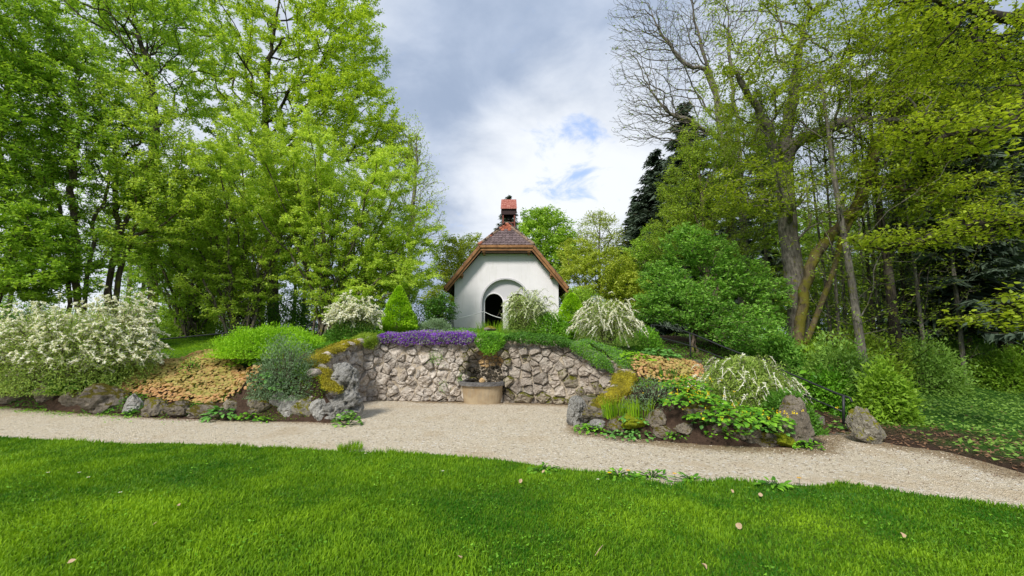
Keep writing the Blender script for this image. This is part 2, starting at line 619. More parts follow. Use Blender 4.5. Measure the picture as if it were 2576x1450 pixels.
M['lf_under'] = leaf_mat('lf_under', (0.07, 0.17, 0.02), (0.34, 0.56, 0.10), .4)
M['needle'] = leaf_mat('needle', (0.028, 0.052, 0.036), (0.13, 0.18, 0.12), .1)
M['needle_lime'] = leaf_mat('needle_lime', (0.08, 0.26, 0.006), (0.48, 0.76, 0.03), .35)
M['lf_lime'] = leaf_mat('lf_lime', (0.14, 0.34, 0.008), (0.40, 0.70, 0.03), .38)
M['lf_greygreen'] = leaf_mat('lf_greygreen', (0.07, 0.14, 0.06), (0.28, 0.40, 0.22), .3)
M['lf_spir'] = leaf_mat('lf_spir', (0.14, 0.26, 0.03), (0.48, 0.62, 0.14), .4)
M['blossom'] = leaf_mat('blossom', (0.78, 0.78, 0.62), (0.92, 0.92, 0.86), .35)
M['spray'] = None
M['blossom_g'] = leaf_mat('blossom_g', (0.58, 0.66, 0.36), (0.88, 0.90, 0.72), .35)
M['lf_epi'] = leaf_mat('lf_epi', (0.28, 0.38, 0.06), (0.60, 0.34, 0.16), .28)
M['lf_dark'] = leaf_mat('lf_dark', (0.025, 0.09, 0.008), (0.11, 0.27, 0.025), .28)
M['lf_mid'] = leaf_mat('lf_mid', (0.05, 0.19, 0.010), (0.26, 0.55, 0.035), .33)
M['lf_peony'] = leaf_mat('lf_peony', (0.07, 0.22, 0.03), (0.20, 0.44, 0.09), .25)
M['purple'] = leaf_mat('purple', (0.15, 0.03, 0.42), (0.40, 0.13, 0.78), .3)
M['lf_aub'] = leaf_mat('lf_aub', (0.13, 0.19, 0.07), (0.32, 0.38, 0.22), .2)
M['yellow'] = leaf_mat('yellow', (0.75, 0.50, 0.01), (0.85, 0.72, 0.03), .2)
M['orange'] = leaf_mat('orange', (0.75, 0.33, 0.01), (0.85, 0.45, 0.02), .2)
M['white'] = leaf_mat('white', (0.8, 0.8, 0.78), (0.85, 0.85, 0.85), .2)
M['grass'] = leaf_mat('grass', (0.035, 0.165, 0.008), (0.35, 0.56, 0.022), .42, .5, .2)
M['grass_dark'] = leaf_mat('grass_dark', (0.03, 0.10, 0.01), (0.10, 0.26, 0.02), .3)
M['litter'] = leaf_mat('litter', (0.07, 0.038, 0.022), (0.24, 0.135, 0.075), .1, .8)
M['dead'] = leaf_mat('dead', (0.45, 0.30, 0.18), (0.60, 0.45, 0.30), .2, .8)
M['bark_dark'] = bark_mat('bark_dark', (0.020, 0.017, 0.013), (0.060, 0.050, 0.038), .15)
M['bark_grey'] = bark_mat('bark_grey', (0.085, 0.075, 0.062), (0.20, 0.18, 0.15), .12)
M['bark_brown'] = bark_mat('bark_brown', (0.055, 0.042, 0.030), (0.13, 0.10, 0.075), .18)
M['bark_moss'] = bark_mat('bark_moss', (0.07, 0.055, 0.03), (0.14, 0.11, 0.06), .55, 6, (0.13, 0.12, 0.018))
M['bark_stem'] = bark_mat('bark_stem', (0.07, 0.058, 0.042), (0.16, 0.135, 0.10), .1)

# ------------------------------------------------------------------ lie of the land
CTRL = np.array([[-3.15, 8.50, .50], [-3.72, 8.95, .80], [-4.14, 9.6, 1.16], [*G(925, 1009)[:2], 1.56], [*G(1080, 1010)[:2], 1.6],
                 [*G(1240, 1012)[:2], 1.6], [*G(1430, 1018)[:2], 1.44], [2.18, 10.0, 1.12], [2.30, 9.3, .84], [1.90, 8.6, .5], [1.35, 8.1, .3]])
CURVE = catmull(CTRL, 10)                       # the bay wall: plan x, y and height of its top
seg = np.linalg.norm(np.diff(CURVE[:, :2], axis=0), axis=1)
CS = np.concatenate([[0], np.cumsum(seg)])
CLEN = CS[-1]


S_W0 = 0.95                                     # the masonry runs from here
S_W1 = CLEN - 0.12                              # to here


def wall_at(s):
    x = np.interp(s, CS, CURVE[:, 0]); y = np.interp(s, CS, CURVE[:, 1]); t_ = np.interp(s, CS, CURVE[:, 2])
    e = 0.15
    dx = np.interp(s + e, CS, CURVE[:, 0]) - np.interp(s - e, CS, CURVE[:, 0])
    dy = np.interp(s + e, CS, CURVE[:, 1]) - np.interp(s - e, CS, CURVE[:, 1])
    l = np.hypot(dx, dy) + 1e-9
    return x, y, t_, dy / l, -dx / l            # normal points into the bay


back_l = [G(u, v)[:2] for (u, v) in ((0, 1024), (150, 1037), (400, 1053), (600, 1058), (780, 1062), (835, 1064))]
back_r = [G(u, v)[:2] for (u, v) in ((1475, 1086), (1600, 1104), (1800, 1121), (2040, 1129), (2066, 1096), (2140, 1090), (2165, 1102),
                                     (2240, 1119), (2400, 1143), (2576, 1194))]
FLAT = np.array([(-60, 13.0), (-20, 10.9)] + back_l + list(CURVE[:, :2]) + back_r + [(9, 3.2), (14, 1.0), (60, -6), (60, -50), (-60, -50)])
LAWN_EDGE = [G(u, v)[:2] for (u, v) in ((-200, 1090), (0, 1102), (130, 1109), (300, 1119), (430, 1117), (600, 1125), (760, 1132), (900, 1140), (1060, 1143), (1150, 1150), (1290, 1163),
                                        (1400, 1182), (1500, 1190), (1600, 1203), (1680, 1224), (1790, 1214), (1830, 1209), (1950, 1222), (2060, 1226), (2110, 1216),
                                        (2300, 1245), (2440, 1262), (2576, 1284))]


def seg_dist(px, py, poly, closed=True):
    a = poly
    b = np.roll(poly, -1, axis=0) if closed else None
    if not closed: a, b = poly[:-1], poly[1:]
    best = np.full(px.shape, 1e9)
    for (ax, ay), (bx, by) in zip(a, b):
        dx, dy = bx - ax, by - ay
        k = np.clip(((px - ax) * dx + (py - ay) * dy) / (dx * dx + dy * dy + 1e-12), 0, 1)
        best = np.minimum(best, np.hypot(px - ax - k * dx, py - ay - k * dy))
    return best


def inside(px, py, poly):
    r = np.zeros(px.shape, bool)
    b = np.roll(poly, -1, axis=0)
    for (ax, ay), (bx, by) in zip(poly, b):
        c = (ay > py) != (by > py)
        with np.errstate(divide='ignore', invalid='ignore'):
            r ^= c & (px < (bx - ax) * (py - ay) / (by - ay) + ax)
    return r


gp = [P(*q) for q in ((0, 985, 10.2), (300, 1000, 9.7), (600, 1003, 9.3), (770, 1000, 9.3), (-200, 975, 10.5), (120, 930, 12), (380, 888, 13.4), (200, 868, 16), (-250, 868, 15),
                      (500, 930, 11), (620, 895, 12.2), (780, 890, 11), (760, 925, 9.9), (800, 965, 9.1), (800, 1005, 8.9), (850, 1015, 8.8), (700, 960, 9.9), (780, 950, 9.6),
                      (940, 852, 11.7), (1100, 849, 11.9), (1300, 846, 11.6), (1440, 868, 11.1), (800, 900, 10),
                      (1143, 836, 20), (1405, 836, 20), (1280, 835, 24), (1000, 838, 14), (1400, 845, 14),
                      (1480, 1050, 8.5), (1600, 1060, 8.5), (1700, 1000, 9.5), (1800, 950, 10.6), (1700, 905, 11.7), (1640, 872, 13.2), (1900, 1075, 8.1), (2000, 1075, 8),
                      (1950, 1010, 9.2), (1990, 985, 10.2), (2180, 1075, 8.4), (2250, 1060, 8.6), (2080, 960, 11.5), (2250, 1000, 11.5), (2400, 1020, 10), (2540, 1010, 11), (2576, 1150, 5.9),
                      (1900, 860, 15), (2000, 880, 15), (2300, 930, 20), (2560, 935, 20), (600, 848, 17), (300, 850, 18), (0, 850, 18), (900, 842, 18), (1700, 848, 18))]
gp += [np.array(q) for q in ((-30, 45, 1.6), (0, 45, 2.0), (30, 45, 1.2), (-45, 20, 1.5), (45, 20, 0.4), (-20, 26, 1.7), (20, 30, 1.0), (-60, 60, 1.5), (60, 60, 1.5),
                             (12, 3.4, .05), (40, -1, .1), (-40, 13, .9), (10, 6.5, .02), (14, 9, .1), (-25, 12.5, .7))]
for s_ in np.arange(.25, CLEN - .1, .55):
    x_, y_, t_, nx_, ny_ = wall_at(s_)
    gp.append(np.array([x_ - nx_ * .75, y_ - ny_ * .75, t_ - .02]))
gp = np.array(gp)


def _k(r2):
    return np.where(r2 > 1e-12, 0.5 * r2 * np.log(r2 + 1e-12), 0)


n_ = len(gp)
A_ = np.zeros((n_ + 3, n_ + 3))
A_[:n_, :n_] = _k(((gp[:, None, :2] - gp[None, :, :2]) ** 2).sum(-1)) + np.eye(n_) * 0.06
A_[:n_, n_] = 1; A_[:n_, n_ + 1:] = gp[:, :2]
A_[n_, :n_] = 1; A_[n_ + 1:, :n_] = gp[:, :2].T
W_ = np.linalg.solve(A_, np.concatenate([gp[:, 2], [0, 0, 0]]))


def rbf(x, y):
    x = np.clip(x, -55, 55); y = np.clip(y, -5, 60)
    out = np.empty(x.shape)
    for i in range(0, len(x), 20000):
        xx, yy = x[i:i + 20000], y[i:i + 20000]
        r2 = (xx[:, None] - gp[:, 0]) ** 2 + (yy[:, None] - gp[:, 1]) ** 2
        out[i:i + 20000] = _k(r2) @ W_[:n_] + W_[n_] + W_[n_ + 1] * xx + W_[n_ + 2] * yy
    return np.clip(out, 0.0, 2.2)


NCH = G(1222, 1012)


def H(x, y):
    x = np.atleast_1d(np.asarray(x, float)); y = np.atleast_1d(np.asarray(y, float))
    h = rbf(x, y) + 0.03 * vnoise(xy0(x, y, 1.4), 3) + 0.02 * vnoise(xy0(x, y, 4.0), 4)
    bd = np.full(x.shape, 1e9); bt = np.zeros(x.shape)
    for (wx, wy, wt), s_ in zip(CURVE, CS):
        if s_ < S_W0: continue
        q = (x - wx) ** 2 + (y - wy) ** 2
        near = q < bd
        bd = np.where(near, q, bd); bt = np.where(near, wt, bt)
    w = np.clip(1.45 - np.sqrt(bd) / .65, 0, 1)
    h = h * (1 - w) + (bt - .02) * w
    d = seg_dist(x, y, FLAT)
    ins = inside(x, y, FLAT)
    k = np.clip(d / 0.30, 0, 1); k = k * k * (3 - 2 * k)
    nq = ((x - NCH[0]) / .58) ** 6 + ((y - NCH[1] - .05) / .42) ** 6
    k = np.where(nq < 1, 0, k)
    return np.where(ins, -0.03, np.maximum(h, 0.02) * k + 0.0)


def hz(x, y):
    return float(H(x, y)[0])


def T(u, v, dmin=3.0, dmax=60):
    """the point of ground that the picture shows at (u, v)"""
    ds = np.concatenate([np.arange(dmin, 25, .04), np.arange(25, dmax, .3)])
    q = pix_dir(u, v)
    x = q.x / q.y * ds; z = EYE + q.z / q.y * ds
    h = np.maximum(H(x, ds), 0)
    i = np.argmax(z <= h)
    if not (z <= h).any(): i = len(ds) - 1
    return np.array([x[i], ds[i], h[i]])


# ground as one sheet
xs = np.concatenate([[-700, -300, -140, -80, -50, -35], np.arange(-26, -14, 0.6), np.arange(-14, 14, 0.13), np.arange(14, 26, 0.6), [26, 35, 50, 80, 140, 300, 700]])
ys = np.concatenate([[-700, -200, -60, -30, -15, -6, -2, 1, 2], np.arange(3, 14, 0.13), np.arange(14, 30, 0.5), [30, 34, 40, 50, 70, 100, 160, 300, 700, 1500]])
gx, gy = np.meshgrid(xs, ys)
gx, gy = gx.ravel(), gy.ravel()
gz = H(gx, gy)
nx, ny = len(xs), len(ys)
idx = np.arange(nx * ny).reshape(ny, nx)
F = np.stack([idx[:-1, :-1], idx[:-1, 1:], idx[1:, 1:], idx[1:, :-1]], -1).reshape(-1, 4)
# colours of the ground itself: soil in the beds, turf on the left terrace, leaf litter and moss under the wood
nz = fbm(xy0(gx, gy, .8), 4, 5)
soil = np.array([0.075, 0.048, 0.034]); turf = np.array([0.075, 0.17, 0.012]); lit = np.array([0.060, 0.038, 0.026]); fgr = np.array([0.045, 0.13, 0.015])
turf_w = np.clip(((gy - 12.2) + nz) / 0.8, 0, 1) * (gx < 4)
cols = soil[None] * (1 - turf_w[:, None]) + turf[None] * turf_w[:, None]
wood_w = np.clip((gx - 5.6) / 0.5, 0, 1)
BR = G(2320, 1098)


def green_weight(x, y, nn):
    blob = np.exp(-(((x - BR[0] - .1) / 1.5) ** 2 + ((y - BR[1] - .1 + .5 * (x - BR[0])) / .75) ** 2))
    return np.clip(1.5 - blob * 1.45 + .9 * nn, 0, 1) * np.clip((x - 6.2) / .8, 0, 1)


green_w = green_weight(gx, gy, nz)
wc = lit[None] * (1 - green_w[:, None]) + fgr[None] * green_w[:, None]
cols = cols * (1 - wood_w[:, None]) + wc * wood_w[:, None]
cols = np.concatenate([cols, np.ones((len(cols), 1))], 1)
go = link('ground', mesh_data('ground', np.stack([gx, gy, gz], -1), F, M['terrain'], smooth=True, cols=cols))
tag(go, kind='structure')

# gravel path: fine grid cut to the flat area, with a tint that is 1 along its back edge (fallen bud scales and needles)
px_ = np.arange(-20, 20.01, 0.2); py_ = np.arange(0.6, 13.6, 0.2)
a, b = np.meshgrid(px_, py_)
dd = seg_dist(a.ravel(), b.ravel(), FLAT)
edge_w = np.where(a.ravel() > -2.5, np.clip(1 - dd / 0.75, 0, 1), np.clip(1 - dd / 0.45, 0, 1) * .7)
zz_ = np.where(inside(a.ravel(), b.ravel(), FLAT) | (dd < .28), 0.0, -0.12)
idp = np.arange(a.size).reshape(a.shape)
Fp = np.stack([idp[:-1, :-1], idp[:-1, 1:], idp[1:, 1:], idp[1:, :-1]], -1).reshape(-1, 4)
pt = link('gravel_path', mesh_data('gravel_path', np.stack([a.ravel(), b.ravel(), zz_], -1), Fp, M['gravel'], smooth=True, tint=edge_w))
tag(pt, kind='structure')
le = [(-60, 6.6)] + [tuple(p) for p in LAWN_EDGE] + [(9.0, 2.2), (60, -12), (60, -50), (-60, -50)]
LAWN = np.array(le)
lw = link('lawn', mesh_data('lawn', np.c_[LAWN, np.full(len(LAWN), 0.008)], [list(range(len(LAWN)))[::-1]], M['lawn_soil']))
tag(lw, kind='structure')


# ------------------------------------------------------------------ stone bay wall
NICHE = None
s_n = CS[np.argmin(np.hypot(CURVE[:, 0] - G(1222, 1012)[0], CURVE[:, 1] - G(1222, 1012)[1]))]


def wall_off(s, z):
    """how far the face sits back behind the bay line: the grotto niche over the basin"""
    e = ((s - s_n) / 0.46) ** 2 + ((z - 0.86) / 0.46) ** 2
    base = np.clip(1.25 - e, 0, 1)
    base = base * base * (3 - 2 * base)
    low = np.where(z < 0.86, np.clip(1.2 - ((s - s_n) / 0.46) ** 2, 0, 1) ** .5 * np.clip((z - 0.2) / .2, 0, 1), 0)
    return -0.24 * np.maximum(base, low)


def wall_xyz(s, z, off):
    x, y, t_, nx_, ny_ = wall_at(s)
    o = off + wall_off(s, z) - 0.05 * z        # slight batter
    return np.stack([x + nx_ * o, y + ny_ * o, z], -1)


wall = thing('stone_wall', 'curved rubble stone retaining wall around the gravel bay below the chapel', 'wall', (*CTRL[5, :2], 0))
ss = np.arange(S_W0, S_W1, 0.06); ns = len(ss)
nr = 30
tt = np.linspace(0, 1, nr)
S, K = np.meshgrid(ss, tt)
S, K = S.ravel(), K.ravel()
tops = np.interp(S, CS, CURVE[:, 2]) + 0.03 * vnoise(xy0(S, S * 0, 2.5), 9)
Z = K * tops
Vw = wall_xyz(S, Z, 0.018 + 0.020 * fbm(xy0(S, Z, 7), 3, 8))
idw = np.arange(nr * ns).reshape(nr, ns)
Fw = np.stack([idw[:-1, :-1], idw[:-1, 1:], idw[1:, 1:], idw[1:, :-1]], -1).reshape(-1, 4)
top_in = Vw[idw[-1]]
x_, y_, t_, nx_, ny_ = wall_at(ss)
cap = np.stack([x_ - nx_ * 0.32, y_ - ny_ * 0.32, top_in[:, 2] - 0.03], -1)
bot = np.stack([x_ - nx_ * 0.32, y_ - ny_ * 0.32, top_in[:, 2] * 0], -1)
Va = np.concatenate([Vw, cap, bot])
n0 = len(Vw)
i_ = np.arange(ns - 1)
Fc = np.stack([idw[-1][:-1], idw[-1][1:], n0 + i_ + 1, n0 + i_], -1)
Fb = np.stack([n0 + i_, n0 + i_ + 1, n0 + ns + i_ + 1, n0 + ns + i_], -1)
ends = [list(idw[:, 0]) + [n0, n0 + ns], list(idw[:, -1])[::-1] + [n0 + 2 * ns - 1, n0 + ns - 1]]
part('mortar', Va, [Fw, Fc, Fb] + ends, M['mortar'], wall, smooth=True)


def clip_poly(poly, nx_, ny_, c):
    out = []
    m_ = len(poly)
    for i in range(m_):
        p, q = poly[i], poly[(i + 1) % m_]
        dp, dq = p[0] * nx_ + p[1] * ny_ - c, q[0] * nx_ + q[1] * ny_ - c
        if dp <= 0: out.append(p)
        if (dp < 0 < dq) or (dq < 0 < dp):
            k = dp / (dp - dq)
            out.append((p[0] + k * (q[0] - p[0]), p[1] + k * (q[1] - p[1])))
    return out


rg = np.random.default_rng(5)
sites = []
tries = 0
while tries < 9000:
    tries += 1
    s = rg.uniform(S_W0, S_W1); z = rg.uniform(-0.05, 1.65)
    tp = np.interp(s, CS, CURVE[:, 2])
    if z > tp - 0.03: continue
    nd = ((s - s_n) / 0.5) ** 2 + ((z - 0.86) / 0.5) ** 2
    r = (0.13 if nd < 1.6 else 0.145 + 0.19 * rg.random() ** 1.8 * (1.2 - .5 * z))
    if nd < 0.7: r = 0.085
    ok = True
    for (a_, b_, r_) in sites:
        if (a_ - s) ** 2 * 0.62 + (b_ - z) ** 2 * 1.5 < (0.5 * (r + r_)) ** 2: ok = False; break
    if ok: sites.append((s, z, r))
print('wall stones', len(sites))
sa = np.array(sites)
for k, (s, z, r) in enumerate(sites):
    tp = float(np.interp(s, CS, CURVE[:, 2])) - 0.01
    poly = [(max(s - .4, S_W0), max(z - .4, .0)), (min(s + .4, S_W1), max(z - .4, .0)), (min(s + .4, S_W1), min(z + .4, tp)), (max(s - .4, S_W0), min(z + .4, tp))]
    dn = np.hypot(sa[:, 0] - s, sa[:, 1] - z)
    for j in np.argsort(dn)[1:14]:
        dx, dz = sa[j, 0] - s, sa[j, 1] - z
        w_ = 0.5 + 0.14 * (r - sa[j, 2]) / 0.15
        poly = clip_poly(poly, dx, dz, (s + dx * w_) * dx + (z + dz * w_) * dz)
        if len(poly) < 3: break
    if len(poly) < 3: continue
    pg = np.array(poly)
    # corner cutting and ragged outline
    q_ = []
    m_ = len(pg)
    for i in range(m_):
        p, n = pg[i], pg[(i + 1) % m_]
        L = np.hypot(*(n - p))
        if L < 0.02: continue
        q_ += [p + (n - p) * 0.12, p + (n - p) * 0.5 * rg.uniform(.8, 1.2), p + (n - p) * 0.88]
    if len(q_) < 5: continue
    pg = np.array(q_)
    c = pg.mean(0)
    rr = np.hypot(*(pg - c).T).mean()
    gap_ = 1 - 0.008 / max(rr, .04)
    pg = c + (pg - c) * gap_ * rg.uniform(.90, 1.07, (len(pg), 1)) * rg.uniform(.93, 1.10)
    nd = ((s - s_n) / 0.46) ** 2 + ((z - 0.86) / 0.46) ** 2
    dep = rg.uniform(0.03, 0.12) * (rr / 0.11) ** .4
    ring_zone = 0.75 < nd < 2.3
    if ring_zone: dep *= 2.1
    m_ = len(pg)
    tilt = rg.normal(0, .5, 2)
    rings = []
    for (kk, dk) in ((1.02, 0.0), (0.98, 0.6), (0.82, 0.95), (0.45, 1.0)):
        ring = c + (pg - c) * kk
        n_r = fbm(xy0(ring[:, 0], ring[:, 1], 15 if not ring_zone else 9), 3, k, .7)
        off = dep * dk + (0.07 if not ring_zone else .09) * n_r * (dk > .4) + ((ring - c) @ tilt) * (dk > .4) * .5
        rings.append(wall_xyz(ring[:, 0], ring[:, 1], off))
    ctr = wall_xyz(c[:1], c[1:], np.array([dep * 1.0 + 0.015 * rg.normal()]))
    V = np.concatenate(rings + [ctr])
    fs = []
    ii = np.arange(m_)
    for a_ in range(3):
        fs.append(np.stack([a_ * m_ + ii, a_ * m_ + (ii + 1) % m_, (a_ + 1) * m_ + (ii + 1) % m_, (a_ + 1) * m_ + ii], -1))
    fs.append(np.stack([3 * m_ + ii, 3 * m_ + (ii + 1) % m_, np.full(m_, 4 * m_)], -1))
    right = s > s_n + .5
    if nd < 0.8:
        mat = M['stone_tan'] if (z > 0.86 and s > s_n - .25) else M['stone_wet'] if z < .86 else M['stone_brown']
    elif ring_zone and z < .5: mat = M['stone_wet'] if abs(s - s_n) < .4 else M['stone_moss']
    elif ring_zone: mat = M['stone_moss'] if rg.random() < .5 else M['stone_brown']
    elif right:
        dl = CLEN - s
        pm = (0.55 if dl < 3.6 and z < .7 else .12) + (.4 if z < .25 else 0)
        mat = M['stone_moss'] if rg.random() < pm else M['stone_brown']
    else:
        mat = M['stone'] if rg.random() < .93 else M['stone_brown']
    part('stone', V, fs, mat, wall)

# ------------------------------------------------------------------ chapel
CD = 20.0
c0 = P(1274, 836, CD)
CX, CZ = float(c0[0]), float(c0[2]) - 0.05
chapel = thing('chapel', 'small white chapel with half-hipped tiled roof and twin arched doorway above the stone wall', 'chapel', (CX, CD, CZ))


def cx(u, v=750, d=CD): return float(P(u, v, d)[0]) - CX
def cz(v, d=CD): return float(P(1274, v, d)[2])


wl, wr = cx(1143), cx(1405)
hw = (wr - wl) / 2
zE = cz(712); zT = cz(632); xT = (cx(1335) - cx(1215)) / 2
oc = cx(1272); orad = (cx(1331) - cx(1213)) / 2; ospring = cz(703) - orad
BK = CD + 4.6


def arc(xc, zc, r, a0, a1, n=20, ez=1.0):
    a = np.linspace(a0, a1, n)
    return [(xc + r * math.cos(t_), zc + r * ez * math.sin(t_)) for t_ in a]


def slab(outline, y0, y1):
    """outline in x, z (chapel x) made into a slab from y0 to y1"""
    n = len(outline)
    V = [(CX + x, y0, z) for x, z in outline] + [(CX + x, y1, z) for x, z in outline]
    fs = [list(range(n)), list(range(2 * n - 1, n - 1, -1))]
    for i in range(n):
        j = (i + 1) % n
        fs.append([i, i + n, j + n, j])
    return np.array(V), fs


front = [(-hw, CZ), (-hw, zE), (-xT, zT), (xT, zT), (hw, zE), (hw, CZ), (oc + orad, CZ)] + arc(oc, ospring, orad, 0, math.pi, 26) + [(oc - orad, CZ)]
V, fs = slab(front, CD, CD + 0.32)
part('front_wall', V, fs, M['plaster'], chapel)
# trim round the big arch
tr_o = [(oc + orad + .07, CZ)] + arc(oc, ospring, orad + .07, 0, math.pi, 26) + [(oc - orad - .07, CZ)]
tr_i = [(oc - orad, CZ)] + arc(oc, ospring, orad, math.pi, 0, 26) + [(oc + orad, CZ)]
V, fs = slab(tr_o + tr_i, CD - 0.02, CD + 0.0)
part('arch_trim', V, fs, M['plaster_grey'], chapel)
# recessed panel with two arched openings
o1a, o1b, o2a, o2b = cx(1219), cx(1265), cx(1279), cx(1325)
r1, r2 = (o1b - o1a) / 2, (o2b - o2a) / 2
zs = cz(738) - r1
pan = [(oc - orad - .02, CZ)] + arc(oc, ospring, orad + .02, math.pi, 0, 26) + [(oc + orad + .02, CZ), (o2b, CZ)] + arc((o2a + o2b) / 2, zs, r2, 0, math.pi, 14) + \
      [(o2a, CZ), (o1b, CZ)] + arc((o1a + o1b) / 2, zs, r1, 0, math.pi, 14) + [(o1a, CZ)]
V, fs = slab(pan, CD + 0.20, CD + 0.42)
part('doorway_panel', V, fs, M['plaster_grey'], chapel)
for (xa, rr_) in (((o1a + o1b) / 2, r1), ((o2a + o2b) / 2, r2)):
    o_ = [(xa + rr_ + .05, CZ)] + arc(xa, zs, rr_ + .05, 0, math.pi, 14) + [(xa - rr_ - .05, CZ)]
    i_ = [(xa - rr_, CZ)] + arc(xa, zs, rr_, math.pi, 0, 14) + [(xa + rr_, CZ)]
    V, fs = slab(o_ + i_, CD + 0.17, CD + 0.20)
    part('door_surround', V, fs, M['plaster'], chapel)
V, F = box_arrays(CX + o1b + .0, CX + o2a - .0, CD - .03, CD + .2, CZ - .2, zs + .1)
part('pillar', V, F, M['plaster'], chapel)
# side and back walls; the room's shade is painted on floor and lining
for sgn in (-1, 1):
    V, F = box_arrays(CX + sgn * hw - (.3 if sgn > 0 else 0), CX + sgn * hw + (.3 if sgn < 0 else 0), CD + .32, BK, CZ - .1, zE - .02)
    part('side_wall', V, F, M['plaster'], chapel)
    V, F = box_arrays(CX + sgn * (hw + .16) - .16, CX + sgn * (hw + .16) + .16, CD + .5, CD + 1.4, CZ - .2, CZ + 1.25)
    V[[i for i in range(8) if V[i, 2] > CZ and (V[i, 0] - CX) * sgn > hw + .2], 2] -= .22
    part('buttress', V, F, M['plaster_grey'], chapel)
back = [(-hw, CZ), (-hw, zE), (-xT, zT), (xT, zT), (hw, zE), (hw, CZ)]
V, fs = slab(back, BK, BK + .3); part('back_wall', V, fs, M['plaster'], chapel)
V, F = box_arrays(CX - hw + .32, CX + hw - .32, CD + .5, BK - .02, CZ - .02, CZ + .02)
part('chapel_floor', V, F, M['interior_shade'], chapel)
V, F = box_arrays(CX - hw + .32, CX + hw - .32, BK - .05, BK - .01, CZ, zE); part('shade_lining', V, F, M['interior_shade'], chapel)  # added near-black sheet before the back wall, painted as room shade

# roof
RY = CD - 0.45                                    # verge plane
e1 = (cx(1427, 722, RY) - cx(1118, 722, RY)) / 2; z1 = cz(722, RY)
e2 = (cx(1343, 618, RY) - cx(1208, 618, RY)) / 2; z2 = cz(617, RY)
slope = (z2 - z1) / (e1 - e2)
zr = z2 + slope * e2 * 0.90
ry_top = RY + 1.55
th = 0.10
rb = BK + .5
roof = part('roof', *(lambda mb: (np.concatenate(mb.V), mb.F))(
    MB().add(np.array([[CX - e1, RY, z1], [CX - e2, RY, z2], [CX, ry_top, zr], [CX, rb, zr], [CX - e1, rb, z1]]), [[0, 1, 2, 3, 4]])
        .add(np.array([[CX + e1, RY, z1], [CX + e2, RY, z2], [CX, ry_top, zr], [CX, rb, zr], [CX + e1, rb, z1]]), [[4, 3, 2, 1, 0]])
        .add(np.array([[CX - e2, RY, z2], [CX + e2, RY, z2], [CX, ry_top, zr]]), [[0, 1, 2]])
        .add(np.array([[CX - e1, RY, z1 - th], [CX - e2, RY, z2 - th], [CX, ry_top, zr - th], [CX, rb, zr - th], [CX - e1, rb, z1 - th]]), [[4, 3, 2, 1, 0]])
        .add(np.array([[CX + e1, RY, z1 - th], [CX + e2, RY, z2 - th], [CX, ry_top, zr - th], [CX, rb, zr - th], [CX + e1, rb, z1 - th]]), [[0, 1, 2, 3, 4]])
        .add(np.array([[CX - e2, RY, z2 - th], [CX + e2, RY, z2 - th], [CX, ry_top, zr - th]]), [[2, 1, 0]])), M['wood_dark'], chapel)
# barge boards: an upper and a lower board on each rake and along the hip eave
for sgn in (-1, 1):
    a = np.array([CX + sgn * e1, RY, z1]); b = np.array([CX + sgn * e2, RY, z2])
    for (off, w_, hgt, yo) in ((-0.06, .05, .13, -.03), (-0.19, .05, .12, .03)):
        V, F = obox(a + (0, yo, off * 1.25), b + (0, yo, off * 1.25), w_, hgt, (0, 0, 1) if False else (sgn * slope, 0, 1)); part('barge_board', V, F, M['wood'], roof)
    # rafters under the eaves
    for k in range(9):
        y = RY + .25 + k * .6
        V, F = obox((CX + sgn * (e1 - .02), y, z1 - th - .06), (CX + sgn * (hw - .1), y, z1 - th - .06 + slope * (e1 - hw + .08)), .09, .11)
        part('rafter', V, F, M['wood_dark'], roof)
    V, F = obox((CX + sgn * (e1 + .03), RY, z1 - .06), (CX + sgn * (e1 + .03), rb, z1 - .06), .05, .14); part('gutter_board', V, F, M['wood_dark'], roof)
    # purlin ends carried out of the gable
    for (u_, v_) in ((1218, 640), (1161, 698)):
        xx = CX + sgn * abs(cx(u_, v_, CD - .2) - cx(1274, v_, CD - .2)); zz = cz(v_ - 4, CD - .2)
        V, F = box_arrays(xx - .065, xx + .065, RY + .05, CD + .1, zz - .02, zz + .14); part('purlin_end', V, F, M['wood'], roof)
        V, F = box_arrays(xx - .05, xx + .05, RY + .14, CD + .1, zz - .10, zz - .022); part('purlin_end', V, F, M['wood'], roof)
for (off, yo) in ((-0.06, -.03), (-0.19, .03)):
    V, F = obox((CX - e2 - .02, RY + yo, z2 + off), (CX + e2 + .02, RY + yo, z2 + off), .05, .12); part('eave_board', V, F, M['wood'], roof)
V, F = box_arrays(CX - xT - .05, CX + xT + .05, RY + .06, CD + .2, z2 - .33, z2 - .25); part('soffit', V, F, M['wood_dark'], roof)

# tiles of the hip: beaver-tail tiles one by one
hs_dir = np.array([0, ry_top - RY, zr - z2]); hl = np.linalg.norm(hs_dir); hs_dir /= hl
hn = np.array([0, -hs_dir[2], hs_dir[1]])
tw, tl, tt_ = 0.168, 0.30, 0.028
out = [(-tw / 2 * .96, tl), (-tw / 2 * .96, .05)] + [(-tw / 2 * .96 * math.cos(a_), .05 - .06 * math.sin(a_)) for a_ in (0.5, 1.0, 1.57, 2.14, 2.64)] + [(tw / 2 * .96, .05), (tw / 2 * .96, tl)]
n = len(out)
tv = []
for k_ in (0, 1):
    for (x, s_) in out:
        lift = tt_ * (1.9 - 1.6 * s_ / tl) + (0 if k_ else -tt_)
        tv.append(np.array([x, 0, 0]) + hs_dir * s_ + hn * lift)
tf = [list(range(n)), list(range(2 * n - 1, n - 1, -1))] + [[i, i + n, (i + 1) % n + n, (i + 1) % n] for i in range(n)]
me_t = mesh_data('tile', tv, tf, M['tile']); me_r = mesh_data('tile', tv, tf, M['tile_red'])
rows = 12
